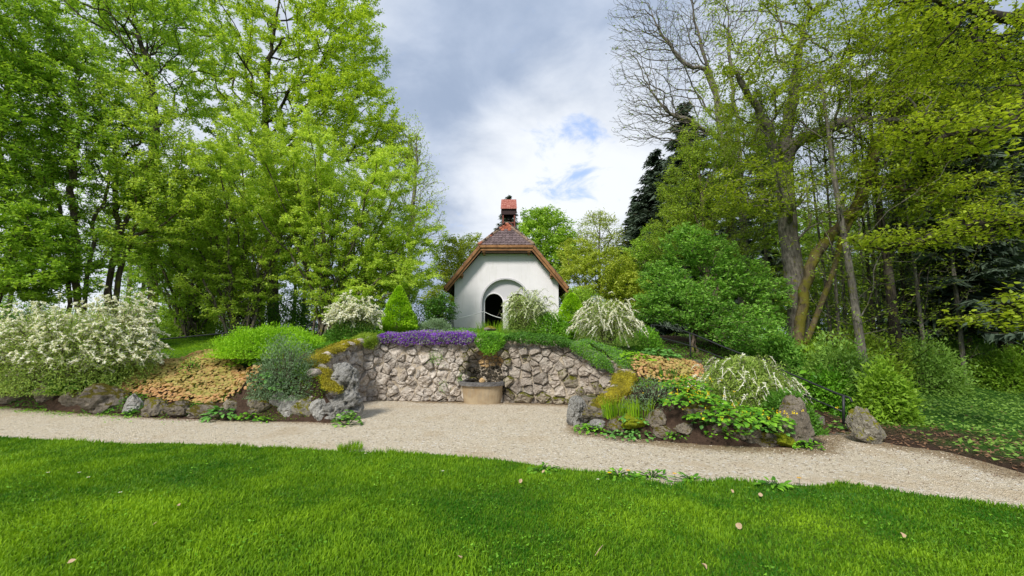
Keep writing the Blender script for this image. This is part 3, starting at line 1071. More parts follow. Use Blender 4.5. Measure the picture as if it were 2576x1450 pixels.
for r_ in range(rows):
    s_ = hl * r_ / rows - .03
    half = e2 * (1 - max(s_, 0) / hl) + .02
    nt = int(2 * half / tw) + 1
    x0 = -nt * tw / 2 + (tw / 4 if r_ % 2 else -tw / 4)
    for k in range(nt + 1):
        x = x0 + k * tw
        if abs(x) > half - .03: continue
        o = link('tile', me_r if r_ >= rows - 4 and not (r_ == rows - 4 and k % 2) else me_t, roof)
        p = np.array([CX + x, RY, z2]) + hs_dir * s_ + hn * random.uniform(0, .006)
        o.location = Vector(p) - Vector((CX, CD, CZ)); o.rotation_euler = (0, 0, random.uniform(-.03, .03))
# roof part itself has no offset, so its children sit in chapel coordinates
# rounded tiles along both hips and the rakes
for sgn in (-1, 1):
    a = np.array([CX + sgn * (e2 + .02), RY - .03, z2 + .03]); b = np.array([CX, ry_top, zr + .04])
    L = np.linalg.norm(b - a); n = 11
    d = (b - a) / L
    for k in range(n):
        p, q = a + d * (L * k / n - .02), a + d * (L * (k + 1) / n + .03)
        V, fs = tube([p, q], [.085, .068], 8)
        part('hip_tile', V, fs, M['tile_hip'] if (k % 4 or sgn > 0) and k < 9 else M['tile_red'], roof, smooth=True)
V, fs = tube([(CX, ry_top - .05, zr + .03), (CX, rb, zr + .03)], .09, 8); part('ridge_tile', V, fs, M['tile_hip'], roof, smooth=True)
# side slopes: tiles joined, seen only edge-on
mb = MB()
for sgn in (-1, 1):
    sd_ = np.array([-sgn * 1.0, 0, slope]); L = math.hypot(e1, zr - z1); sd_ /= np.linalg.norm(sd_)
    nn = np.array([sgn * sd_[2], 0, abs(sd_[0])])
    nrow = 19
    for r_ in range(nrow):
        s0 = L * r_ / nrow
        for k in range(int((rb - RY) / .18)):
            y = RY - .04 + k * .18 + (.09 if r_ % 2 else 0)
            base = np.array([CX + sgn * e1, 0, z1]) + sd_ * (s0 - .04) + nn * .01
            if abs(base[0] - CX) < e2 and y < RY + 1.55 * (1 - abs(base[0] - CX) / e2) - .05: continue
            V = []
            for (yy, s_) in ((y, .27), (y, .03), (y + .05, 0), (y + .12, 0), (y + .17, .03), (y + .17, .27)):
                V.append(base + np.array([0, yy, 0]) + sd_ * s_ + nn * (.05 - .13 * s_ + random.uniform(0, .008)))
            V = np.array(V); V2 = V - nn * .022
            mb.add(np.concatenate([V, V2]), [[0, 1, 2, 3, 4, 5], [0, 6, 7, 1], [1, 7, 8, 2], [2, 8, 9, 3], [3, 9, 10, 4], [4, 10, 11, 5]])
st = mb.part('roof_tiles', M['tile'], roof); st['kind'] = 'stuff'

# bell turret riding on the ridge
TY = ry_top + .35
tx = float(P(1280, 540, TY)[0])
tz = lambda v: float(P(1280, v, TY)[2])
tur = part('bell_turret', *(lambda mb: (np.concatenate(mb.V), mb.F))(
    MB().add(*box_arrays(tx - .36, tx - .335, TY - .34, TY + .34, tz(545), tz(528)))
        .add(*box_arrays(tx + .335, tx + .36, TY - .34, TY + .34, tz(545), tz(528)))
        .add(*box_arrays(tx - .335, tx + .335, TY - .34, TY - .315, tz(544.5), tz(528)))
        .add(*box_arrays(tx - .335, tx + .335, TY + .315, TY + .34, tz(544.5), tz(528)))), M['turret_wood'], chapel)
for sx in (-1, 1):
    for sy in (-1, 1):
        V, F = box_arrays(tx + sx * .29 - .035, tx + sx * .29 + .035, TY + sy * .27 - .035, TY + sy * .27 + .035, zr - .15, tz(530)); part('turret_post', V, F, M['turret_red'], tur)
for sy in (-1, 1):
    V, F = box_arrays(tx - .26, tx + .26, TY + sy * .27 - .03, TY + sy * .27 + .03, tz(566), tz(563)); part('turret_rail', V, F, M['turret_red'], tur)
zb, zt = tz(530), tz(502)
for sy in (-1, 1):
    a = [(tx - .41, TY + sy * .42, zb), (tx + .41, TY + sy * .42, zb), (tx + .385, TY, zt), (tx - .385, TY, zt)]
    V = np.array(a + [(x, y, z - .035) for x, y, z in a])
    F = np.array([[0, 1, 2, 3], [7, 6, 5, 4], [0, 4, 5, 1], [1, 5, 6, 2], [2, 6, 7, 3], [3, 7, 4, 0]])
    part('turret_roof', V, F if sy < 0 else F[:, ::-1], M['rust'], tur)
for sx in (-1, 1):
    V = np.array([(tx + sx * .35, TY - .38, zb), (tx + sx * .35, TY + .38, zb), (tx + sx * .35, TY, zt - .04), (tx + sx * .33, TY - .38, zb), (tx + sx * .33, TY + .38, zb), (tx + sx * .33, TY, zt - .04)])
    part('turret_gable', V, [[0, 1, 2], [5, 4, 3]], M['turret_wood'], tur)
prof = [(.0, .0), (.02, .0), (.07, -.02), (.095, -.06), (.105, -.14), (.12, -.21), (.155, -.27), (.16, -.285), (.14, -.285)]
k = 16
V = [(tx + r_ * math.cos(a_), TY + r_ * math.sin(a_), tz(540) + z_ * 1.1) for (r_, z_) in prof for a_ in np.arange(k) * 2 * math.pi / k]
F = np.array([[i * k + j, i * k + (j + 1) % k, (i + 1) * k + (j + 1) % k, (i + 1) * k + j] for i in range(len(prof) - 1) for j in range(k)])
bell = part('bell', V, F, M['bronze'], tur, smooth=True)
V, fs = tube([(tx, TY, tz(541)), (tx, TY, tz(541) - .36)], [.01, .022], 6); part('clapper', V, fs, M['iron'], bell)
V, fs = tube([(tx - .33, TY, tz(540)), (tx + .33, TY, tz(540))], .03, 6); part('bell_yoke', V, fs, M['turret_wood'], tur)

# white rope slung from the doorway to a low post
pts = []
for (a, b, sag) in ((P(1112, 806, 17.5), np.array([CX + cx(1217), CD - .04, cz(784)]), .06), (np.array([CX + cx(1217), CD - .04, cz(784)]), P(1263, 801, CD - .06), .04)):
    for q in np.linspace(0, 1, 12):
        p = a + (b - a) * q; p[2] -= sag * 4 * q * (1 - q); pts.append(p)
pts = np.array(pts)[[i for i in range(24) if i != 12]]
V, fs = tube(pts, .017, 5)
rp = link('rope', mesh_data('rope', V, fs, M['rope'], smooth=True)); tag(rp, 'thin white rope slung across the left chapel doorway', 'rope')
a = P(1112, 806, 17.5); h_ = hz(a[0], a[1])
V, fs = tube([(a[0], a[1], h_ - .1), (a[0], a[1], a[2] + .04)], .03, 7)
rp = link('rope_post', mesh_data('rope_post', V, fs, M['wood_dark'])); tag(rp, 'short post holding the rope end left of the chapel', 'post')

# ------------------------------------------------------------------ water basin under the niche
s = s_n
bc = G(1214, 1014); bc[1] -= .02
bx, by = float(bc[0]), float(wall_at(s)[1]) - 0.02
basin = thing('water_basin', 'tan half-round stone trough with dark grey rim below the wall niche', 'basin', (bx, by, 0))
wid_t = .56; wid_b = .47; dep_t = .52; dep_b = .40


def dsh(w_, d_, n=18):
    return [(w_ * math.cos(a_), -d_ * (abs(math.sin(a_)) ** .65)) for a_ in np.linspace(math.pi, 2 * math.pi, n)]


lo, hi = dsh(wid_b, dep_b), dsh(wid_t - .03, dep_t - .03)
hi_z = float(P(1214, 973, by - dep_t)[2])
n = len(lo)
V = [(bx + x, by + y, 0.0) for x, y in lo] + [(bx + x, by + y, hi_z) for x, y in hi]
fs = [[i, i + 1, n + i + 1, n + i] for i in range(n - 1)] + [list(range(n, 2 * n)), [0, n, 2 * n - 1, n - 1]]
part('basin_body', V, fs, M['basin'], basin, smooth=False)
o_, i_ = dsh(wid_t + .02, dep_t + .02), dsh(wid_t - .10, dep_t - .12)
rz = hi_z + .085
V = [(bx + x, by + y, z_) for z_ in (hi_z + .001, rz) for x, y in o_] + [(bx + x, by + y, z_) for z_ in (rz, hi_z + .02) for x, y in i_]
fs = []
for i in range(n - 1):
    fs += [[i, i + 1, n + i + 1, n + i], [n + i, n + i + 1, 2 * n + i + 1, 2 * n + i], [2 * n + i, 2 * n + i + 1, 3 * n + i + 1, 3 * n + i]]
fs += [list(range(n))[::-1], [0, n, 2 * n, 3 * n], [n - 1, 4 * n - 1, 3 * n - 1, 2 * n - 1]]
part('basin_rim', V, fs, M['basin_rim'], basin)
V = [(bx + x * .99, by + y * .99, rz - .03) for x, y in i_]
part('water_surface', V, [list(range(n))], M['water'], basin)

# ------------------------------------------------------------------ rocks
_bm = bmesh.new(); bmesh.ops.create_icosphere(_bm, subdivisions=4, radius=1)
ICO4 = (np.array([v.co[:] for v in _bm.verts]), np.array([[v.index for v in f.verts] for f in _bm.faces])); _bm.free()
_bm = bmesh.new(); bmesh.ops.create_icosphere(_bm, subdivisions=5, radius=1)
ICO5 = (np.array([v.co[:] for v in _bm.verts]), np.array([[v.index for v in f.verts] for f in _bm.faces])); _bm.free()


_bm = bmesh.new(); bmesh.ops.create_icosphere(_bm, subdivisions=3, radius=1)
ICO3 = (np.array([v.co[:] for v in _bm.verts]), np.array([[v.index for v in f.verts] for f in _bm.faces])); _bm.free()


def rock_arrays(dim, seed, rough=.3, ico=ICO4, craggy=0.0, freq=1.3):
    V, F = ico
    n1 = fbm(V * freq + seed * 3.7, 3, seed)
    n2 = fbm(V * 4.2 + seed, 3, seed + 5)
    r = 1 + rough * n1 * 1.5 + rough * .35 * n2
    # facets: clamp against a few random planes
    rs = np.random.default_rng(seed)
    Q = V * r[:, None]
    for k in range(9):
        nn = rs.normal(size=3); nn /= np.linalg.norm(nn)
        dcut = rs.uniform(.62, .95)
        ex = np.maximum(Q @ nn - dcut, 0)
        Q = Q - nn[None] * ex[:, None] * .85
    if craggy > 0:
        n3 = fbm(Q * 3.1 + 7, 4, seed + 9, .6)
        n4 = vnoise(Q * 5.5 + 2, seed + 11)
        pit = np.clip((n4 - .35) * 2.2, 0, 1)
        Q = Q * (1 + craggy * (np.abs(n3) * -1.1 + .15))[:, None] * (1 - .16 * pit)[:, None]
    Q = Q * (1 + .03 * fbm(V * 11, 2, seed + 3))[:, None]
    return Q * np.array(dim) / 2, F


def rock(name, label, cat, u, vb, wpx, hpx, seed, mat='rock_dark', depth=None, rough=.3, craggy=0., ico=ICO4, sink=.18, thick=.8, group=None, lean=0.0, yaw=0.):
    """rock whose foot is seen at (u, vb), wpx wide and hpx high in the picture"""
    p = T(u, vb) if depth is None else P(u, vb, depth)
    k = p[1] / FPX
    w_, h_ = wpx * k, hpx * k
    Q, F = rock_arrays((w_ * 1.12, w_ * thick, h_ * (1 + sink) * 1.08), seed, rough, ico, craggy)
    z = Q[:, 2] + h_ * (1 + sink) / 2 - h_ * sink
    Q[:, 2] = z
    Q[:, 0] += lean * np.clip(z, 0, None)
    me = mesh_data(name, Q, F, M[mat], smooth=(craggy == 0))
    o = link(name, me)
    o.location = (p[0], p[1] + w_ * thick * .3, max(p[2], 0) if depth is None else p[2])
    o.rotation_euler = (0, 0, yaw)
    return tag(o, label, cat, group)


G_L, G_R = 'rocks edging the left bed', 'rocks edging the right bed'
for a in (
    ('grey brown rock at the far left end of the bed edging, under the white bush', 25, 1013, 95, 34, 11, 'rock_dark', G_L),
    ('low mossy rock between the far left end and the pale-topped boulder', 112, 1016, 75, 36, 12, 'rock_dark', G_L),
    ('small dark rock left of the pointed boulder under the white bush', 178, 1028, 60, 34, 13, 'rock_dark', G_L),
    ('largest pointed boulder of the left edging with yellow moss on its shoulder', 245, 1042, 88, 56, 14, 'rock_dark', G_L),
    ('pale grey lichened rock with a green weed in front of it', 322, 1040, 56, 34, 15, 'tufa', G_L),
    ('round grey lichened rock left below the orange leaves', 376, 1050, 58, 38, 16, 'tufa_moss', G_L),
    ('dark flat rock under the left part of the orange leaves', 440, 1052, 70, 32, 17, 'rock_dark', G_L),
    ('dark mossy rock under the middle of the orange leaves', 508, 1056, 72, 34, 18, 'rock_dark', G_L),
    ('dark rock behind the large peony at the path', 575, 1052, 60, 30, 19, 'rock_dark', G_L),
    ('mossy brown rock right of the large peony', 640, 1046, 78, 36, 20, 'tufa_moss', G_L),
    ('small whitish rock under the grey-green bush', 690, 1042, 36, 30, 21, 'tufa', G_L),
    ('upright grey ribbed rock under the grey-green bush', 722, 1052, 50, 44, 22, 'tufa', G_L),
    ('yellow-mossed rock just left of the tall holed rock', 762, 1056, 56, 40, 23, 'rock_yellow', G_L),
    ('grey rock leaning on the foot of the tall holed rock', 798, 1058, 42, 48, 24, 'tufa', G_L),
    ('yellow-mossed rock beside the upright rock at the right bay end', 1502, 1066, 66, 38, 31, 'tufa_moss', G_R),
    ('small white-lichened rock below the yellow-mossed one at the right bay end', 1507, 1082, 48, 22, 32, 'tufa', G_R),
    ('reddish mossy rock at the path corner of the right bed', 1560, 1092, 62, 34, 33, 'tufa_moss', G_R),
    ('flat rock covered in bright yellow-green moss near the path corner', 1603, 1084, 78, 30, 34, 'moss_green', G_R),
    ('dark upright mossy rock right of the bright moss cushion', 1652, 1082, 50, 44, 35, 'rock_dark', G_R),
    ('dark brown pointed rock low at the path edge', 1672, 1106, 54, 32, 36, 'rock_dark', G_R),
    ('rounded moss-capped boulder in the middle of the soil', 1770, 1068, 66, 34, 37, 'tufa_moss', G_R),
    ('small mossy rock below the yellow-flowered plants', 1730, 1098, 52, 24, 38, 'rock_dark', G_R),
    ('mossy rock left of the pale boulder near the path', 1815, 1102, 56, 24, 39, 'rock_dark', G_R),
    ('pale-topped boulder under the leafy yellow-flowered plants', 1868, 1100, 56, 34, 40, 'tufa_moss', G_R),
    ('long dark mossy rock at the path below the pale-topped boulder', 1893, 1122, 76, 36, 41, 'tufa_moss', G_R),
    ('dark slab-like rock at the path left of the brightest moss slab', 1942, 1126, 60, 30, 42, 'rock_dark', G_R),
    ('rock slab with the brightest green moss near the big boulder', 1985, 1128, 62, 34, 43, 'moss_green', G_R),
    ('brown boulder beside the tall dark boulder by the steps', 1950, 1078, 72, 46, 44, 'rock_dark', G_R)):
    label, u, vb, w_, h_, sd_, mat, grp = a
    rock('rock', label, 'rock', u, vb, w_, h_ * (1.18 if u < 1000 else 1.0), sd_, mat, group=grp, yaw=(sd_ % 5 - 2) * .3, craggy=.16, rough=.34)
rock('boulder', 'tall dark mossy boulder at the right bed corner beside the stairs', 'boulder', 2015, 1128, 74, 108, 51, 'rock_dark', rough=.22, ico=ICO5, craggy=.12)
rock('boulder', 'upright pointed rock with white and yellow lichen at the foot of the stairs', 'boulder', 2200, 1117, 64, 88, 57, 'rock_yellow', rough=.36, ico=ICO5, craggy=.26, lean=-.22, thick=.7)
rock('standing_rock', 'upright white-lichened rock at the right end of the bay', 'rock', 1452, 1074, 50, 84, 58, 'tufa', rough=.42, craggy=.5, ico=ICO5)
rock('stone', 'pale flat stone lying on the wall top in front of the doorway', 'stone', 1232, 832, 26, 12, 54, 'rock_yellow', depth=12.0)
rock('stone', 'small pinkish block lying at the back of the basin', 'stone', 1213, 965, 15, 13, 55, 'stone_tan', depth=10.72, rough=.12)

# the tall holed tufa rock: several lobes grown together in one mesh (remeshed)
me = bpy.data.meshes.new('tufa_rock')
bm = bmesh.new()
for (u, v, d, ru, rv) in ((874, 1018, 8.75, 34, 46), (852, 1036, 8.7, 44, 30), (878, 1000, 8.8, 27, 44), (868, 952, 8.85, 33, 32), (846, 965, 8.9, 20, 18), (886, 975, 8.8, 20, 30), (860, 925, 8.95, 22, 12), (822, 1046, 8.7, 26, 16)):
    p = P(u, v, d); k = d / FPX
    ret = bmesh.ops.create_icosphere(bm, subdivisions=3, radius=1)
    for vv in ret['verts']:
        vv.co = Vector((p[0] + vv.co.x * ru * k, p[1] + vv.co.y * ru * k * .8, p[2] + vv.co.z * rv * k))
bm.to_mesh(me); bm.free()
tmp = bpy.data.objects.new('tmp', me); COL.objects.link(tmp)
md = tmp.modifiers.new('r', 'REMESH'); md.mode = 'VOXEL'; md.voxel_size = 0.016
dg = bpy.context.evaluated_depsgraph_get()
me2 = bpy.data.meshes.new_from_object(tmp.evaluated_get(dg))
bpy.data.objects.remove(tmp)
n = len(me2.vertices)
co = np.empty(n * 3); me2.vertices.foreach_get('co', co); co = co.reshape(-1, 3)
nr_ = np.empty(n * 3); me2.vertices.foreach_get('normal', nr_); nr_ = nr_.reshape(-1, 3)
a1 = fbm(co * 5, 4, 3, .55); a2 = vnoise(co * 9 + 3, 8); a3 = vnoise(co * 17 + 5, 9)
co = co + nr_ * (0.10 * a1 - .11 * np.clip((a2 - .25) * 2.5, 0, 1) - .045 * np.clip((a3 - .2) * 2, 0, 1))[:, None]
base = np.array([co[:, 0].mean(), co[:, 1].mean(), 0])
me2.vertices.foreach_set('co', (co - base).ravel().astype(np.float32))
me2.materials.clear(); me2.materials.append(M['tufa']); me2.update(); me2.name = 'tufa_rock'
o = link('tufa_rock', me2, loc=base); tag(o, 'tall leaning grey rock full of holes at the left end of the bay', 'rock')

# ------------------------------------------------------------------ bench slab in the bay
bq = thing('stone_bench', 'low stone bench slab standing against the right side of the bay', 'bench', (1.9, 9.35, 0))
a, b = P(1466, 1000, 9.5), P(1540, 1008, 9.1)
V, F = obox(a, b, .30, .06); part('seat', V, F, M['step'], bq)
for q in (.3, .85):
    p = a + (b - a) * q
    V, F = box_arrays(p[0] - .06, p[0] + .06, p[1] - .1, p[1] + .1, 0, p[2] - .032); part('leg', V, F, M['step'], bq)

# ------------------------------------------------------------------ stairs up to the chapel on the right
st = thing('stairs', 'mossy stone steps climbing from the path to the chapel terrace', 'stairs', (*G(2100, 1096)[:2], 0))
A0 = G(2100, 1094); A1 = P(1668, 880, 13.0)
NST = 10
for k in range(NST):
    q = k / (NST - 1)
    p = A0 + (A1 - A0) * q
    d = np.array([A1[0] - A0[0], A1[1] - A0[1], 0]); d /= np.linalg.norm(d); s_ = np.array([d[1], -d[0], 0])
    z1_ = max(0.04 + (A1[2]) * q, .045)
    a, b = p - s_ * .42, p + s_ * .42
    a[2] = b[2] = z1_ - .09
    V, F = obox(a + d * .33, b + d * .33, .70, .18 if k else .10); part('step', V, F, M['step'], st)


def rail(name, label, top, low, posts, rad=.019):
    r0 = thing(name, label, 'railing', tuple(posts[0][0][:2]) + (0,))
    V, fs = tube(catmull(top, 5), rad, 7); part('top_rail', V, fs, M['iron'], r0, smooth=True)
    if low is not None:
        V, fs = tube(catmull(low, 5), rad * .8, 7); part('lower_rail', V, fs, M['iron'], r0, smooth=True)
    for (a, b) in posts:
        V, fs = tube([a, b], rad * 1.15, 7); part('post', V, fs, M['iron'], r0, smooth=True)


def down(p, extra=.08):
    return np.array([p[0], p[1], hz(p[0], p[1]) - extra])


rt = [P(1639, 817, 13.2), P(1690, 825, 12.5), P(1735, 838, 11.9), P(1830, 877, 10.8), P(1920, 912, 9.9), P(2012, 951, 8.8), P(2100, 988, 8.05), P(2136, 1001, 7.8), P(2143, 1012, 7.75)]
rl = [P(1640, 844, 13.2), P(1735, 870, 11.9), P(1830, 906, 10.8), P(1920, 946, 9.9), P(2012, 989, 8.8), P(2120, 1036, 7.85)]
pb = P(2122, 1067, 7.83)
rail('stair_railing', 'dark iron handrail with two bars beside the mossy stairs', rt, rl,
     [(pb, P(2122, 996, 7.83)), (down(rt[0]), rt[0]), (down(rt[2]), rt[2]), (down(rt[4]), rt[4])])
lt = [P(345, 860, 13.3), P(560, 839, 14.6), P(700, 826, 15.6), P(830, 815, 16.6)]
rail('hand_railing', 'single dark handrail crossing the grass behind the lime green shrub', lt, None,
     [(down(lt[0]), lt[0]), (down(lt[1]), lt[1]), (down(lt[3]), lt[3])], .022)

# ------------------------------------------------------------------ foliage tools
def unit(a):
    return a / (np.linalg.norm(a, axis=-1, keepdims=True) + 1e-9)


def leaves(pos, d, nrm, size, aspect=.55, fold=.18, tint=None, tri=True):
    """one leaf per position: a folded rhomb (two triangles), or one triangle where leaves are a pixel or two across"""
    d = unit(d)
    s = unit(np.cross(d, nrm))
    n = np.cross(s, d)
    L = size[:, None]
    if tri:
        V = np.stack([pos - s * L * aspect * .5, pos + s * L * aspect * .5 + d * L * .25, pos + d * L * 1.08], 1).reshape(-1, 3)
        return V, np.arange(len(V)).reshape(-1, 3), (None if tint is None else np.repeat(tint, 3))
    a = pos
    b = pos + d * L * .45 + s * L * aspect / 2 + n * L * fold * .5
    c = pos + d * L
    e = pos + d * L * .45 - s * L * aspect / 2 + n * L * fold * .5
    V = np.stack([a, b, c, e], 1).reshape(-1, 3)
    i = np.arange(len(pos))[:, None] * 4
    F = np.concatenate([i + np.array([[0, 1, 2]]), i + np.array([[0, 2, 3]])], 0)
    tn = None if tint is None else np.repeat(tint, 4)
    return V, F, tn


def rand_dirs(rg, n):
    return unit(rg.normal(size=(n, 3)))


def crown_leaves(rg, pos, n, size, tri=True, upb=.9, aspect=.6, tb=.5, tscale=.9, droop=-.1, spread=None):
    d = rg.normal(size=(n, 3)); d[:, 2] = d[:, 2] * .45 + droop
    nrm = rg.normal(size=(n, 3)) * .6; nrm[:, 2] += upb
    sz = size * rg.uniform(.65, 1.3, n)
    tint = np.clip(tb + .42 * fbm(pos * tscale, 3, 7) * 1.3 + rg.normal(0, .25, n), 0, 1)
    return leaves(pos, d, nrm, sz, aspect, .2, tint, tri)


def lobe_points(rg, lobes, n, shell=.55):
    """lobes: (u, v, depth, ru, rv, rd, weight); points favouring the outer part"""
    w = np.array([l[6] for l in lobes], float); w /= w.sum()
    which = rg.choice(len(lobes), n, p=w)
    dirs = rand_dirs(rg, n)
    r = rg.random(n) ** (1 / 3.0)
    r = shell + (1 - shell) * r if shell else r
    r = np.where(rg.random(n) < .3, rg.random(n) ** .5, r)
    out = np.empty((n, 3))
    for i, l in enumerate(lobes):
        m_ = which == i
        c = P(l[0], l[1], l[2]); k = l[2] / FPX
        out[m_] = c + dirs[m_] * r[m_, None] * np.array([l[3] * k, l[5], l[4] * k])
    return out


def grow(rg, stems, tips, step=.45, up=.25, wander=.06, straight=1.6, hug=.15):
    nmax = 60000
    pos = np.empty((nmax, 3)); par = np.full(nmax, -1); dr = np.empty((nmax, 3)); pl = np.zeros(nmax)
    n = 0
    for st_ in stems:
        st_ = np.asarray(st_, float)
        for i, p in enumerate(st_):
            pos[n] = p
            if i == 0:
                dr[n] = unit(st_[1] - st_[0])
            else:
                par[n] = n - 1; dr[n] = unit(p - st_[i - 1]); pl[n] = pl[n - 1] + np.linalg.norm(p - st_[i - 1])
            n += 1
    n0 = n
    dmin = np.min(((tips[:, None] - pos[None, :n0:3]) ** 2).sum(-1), axis=1)
    order = np.argsort(dmin)
    for ti in order:
        tip = tips[ti]
        dv = tip - pos[:n]
        d = np.sqrt((dv ** 2).sum(1)) + 1e-6
        cs = (dv * dr[:n]).sum(1) / d
        cost = d * (straight - .8 * cs) + hug * pl[:n] + np.maximum(pos[:n, 2] - tip[2], 0) * .9 * (up > 0)
        i = int(np.argmin(cost))
        L = d[i]
        m_ = max(2, int(L / step))
        if n + m_ >= nmax: break
        u_ = dv[i] / L
        p0 = pos[i]; b1 = p0 + unit(dr[i] * .6 + u_) * L * .35; b2 = tip - unit(u_ + np.array([0, 0, up * 1.5])) * L * .33
        q = (np.arange(1, m_ + 1) / m_)[:, None]
        pts = (1 - q) ** 3 * p0 + 3 * (1 - q) ** 2 * q * b1 + 3 * (1 - q) * q * q * b2 + q ** 3 * tip
        pts = pts + rg.normal(0, wander, pts.shape) * min(L, 1.5) * (1 - q * .5) * .6
        prev = i
        for p in pts:
            pos[n] = p; par[n] = prev; dr[n] = unit(p - pos[prev]); pl[n] = pl[prev] + np.linalg.norm(p - pos[prev]); prev = n; n += 1
    return pos[:n], par[:n], n0


def branch_radii(par, base_r, tip_r=.006):
    n = len(par)
    cnt = np.zeros(n)
    has = np.zeros(n, bool); has[par[par >= 0]] = True
    cnt[~has] = 1
    for i in range(n - 1, -1, -1):
        if par[i] >= 0: cnt[par[i]] += cnt[i]
    ex = math.log(base_r / tip_r) / math.log(max(cnt.max(), 2))
    return tip_r * cnt ** ex


def branch_mesh(pos, par, rad, thin=3):
    n = len(pos)
    # direction at each node: towards its thickest child
    main = np.full(n, -1)
    for i in range(n):
        p = par[i]
        if p >= 0 and (main[p] < 0 or rad[i] > rad[main[p]]): main[p] = i
    e = np.where(par >= 0)[0]
    pe = par[e]
    ed = np.zeros((n, 3)); ed[e] = unit(pos[e] - pos[pe])
    nd = ed.copy()
    hm = main >= 0
    nd[hm] = unit(ed[hm] + ed[main[hm]])
    mb_V, mb_F, off = [], [], 0
    is_main = main[pe] == e
    ds = np.where(is_main[:, None], nd[pe], ed[e])
    rs = np.where(is_main, rad[pe], np.minimum(rad[pe], rad[e] * 1.25))
    de, re = nd[e], rad[e]
    ref = unit(np.array([[.31, .93, .17]]))
    for k, sel in ((9, re > .07), (5, (re <= .07) & (re > .018)), (thin, re <= .018)):
        if not sel.any(): continue
        m_ = int(sel.sum())
        a = np.arange(k) * 2 * math.pi / k
        rings = []
        for (c, d, r) in ((pos[pe][sel], ds[sel], rs[sel]), (pos[e][sel], de[sel], re[sel])):
            s = unit(np.cross(d, ref)); q = np.cross(d, s)
            rings.append(c[:, None] + r[:, None, None] * (s[:, None] * np.cos(a)[None, :, None] + q[:, None] * np.sin(a)[None, :, None]))
        V = np.stack(rings, 1).reshape(-1, 3)
        b = np.arange(m_)[:, None] * 2 * k + off
        j = np.arange(k)[None]; j2 = (j + 1) % k
        F = np.stack([b + j, b + j2, b + k + j2, b + k + j], -1).reshape(-1, 4)
        mb_V.append(V); mb_F.append(F); off += len(V)
    return np.concatenate(mb_V), mb_F


def place_leaves(rg, pos, par, rad, n, thr, jit):
    e = np.where((par >= 0) & (rad < thr))[0]
    L = np.linalg.norm(pos[e] - pos[par[e]], axis=1)
    c = rg.choice(e, n, p=L / L.sum())
    q = rg.random((n, 1))
    return pos[par[c]] * (1 - q) + pos[c] * q + rg.normal(0, jit, (n, 3)) * np.array([1, 1, .5])


def stem_line(rg, a, b, n=8, bend=.3, wob=.05):
    a, b = np.array(a, float), np.array(b, float)
    q = np.linspace(0, 1, n)[:, None]
    side = rg.normal(size=3); side[2] = 0
    p = a + (b - a) * q + side * bend * (q * (1 - q)) * 4 * .5 + rg.normal(0, wob, (n, 3)) * (q > 0) * (q < 1)
    return p


def tree(name, label, cat, base, stems, lobes, ntips, nleaves, lsize, mat, bark, base_r, seed, leaf_thr=.02, jit=.10, tip_r=.006, up=.25, wander=.06, step=.45,
         tb=.5, group=None, shell=.5, hug=.15, root_z=None, straight=1.6, aspect=.6, droop=-.1, tscale=.9, upb=.9, thin=3, tri=True):
    """base: (u, depth); stems: list of (u, v, depth) way-point lists above the base"""
    rg = np.random.default_rng(seed)
    u0, d0 = base
    b = P(u0, 850, d0); b[2] = hz(b[0], b[1]) - .15 if root_z is None else root_z
    sl = []
    for s_ in stems:
        off = rg.normal(0, .12 if len(stems) > 1 else 0, 2)
        way = [b + np.array([off[0], off[1], 0])] + [P(*w_) for w_ in s_]
        pts = catmull(way, max(3, int(6)))
        pts[1:-1] += rg.normal(0, .03, pts[1:-1].shape)
        sl.append(pts)
    tips = lobe_points(rg, lobes, ntips, shell)
    pos, par, n0 = grow(rg, sl, tips, step, up, wander, straight, hug)
    rad = branch_radii(par, base_r, tip_r)
    V, F = branch_mesh(pos, par, rad, thin)
    root = thing(name, label, cat, tuple(b), group)
    part('trunk', V, F, M[bark], root, smooth=True)
    if nleaves:
        lp = place_leaves(rg, pos, par, rad, nleaves, leaf_thr, jit)
        Vl, Fl, tn = crown_leaves(rg, lp, nleaves, lsize, tri=tri, tb=tb, aspect=aspect, droop=droop, tscale=tscale, upb=upb)
        part('crown', Vl, Fl, M[mat], root, tint=tn)
    return root


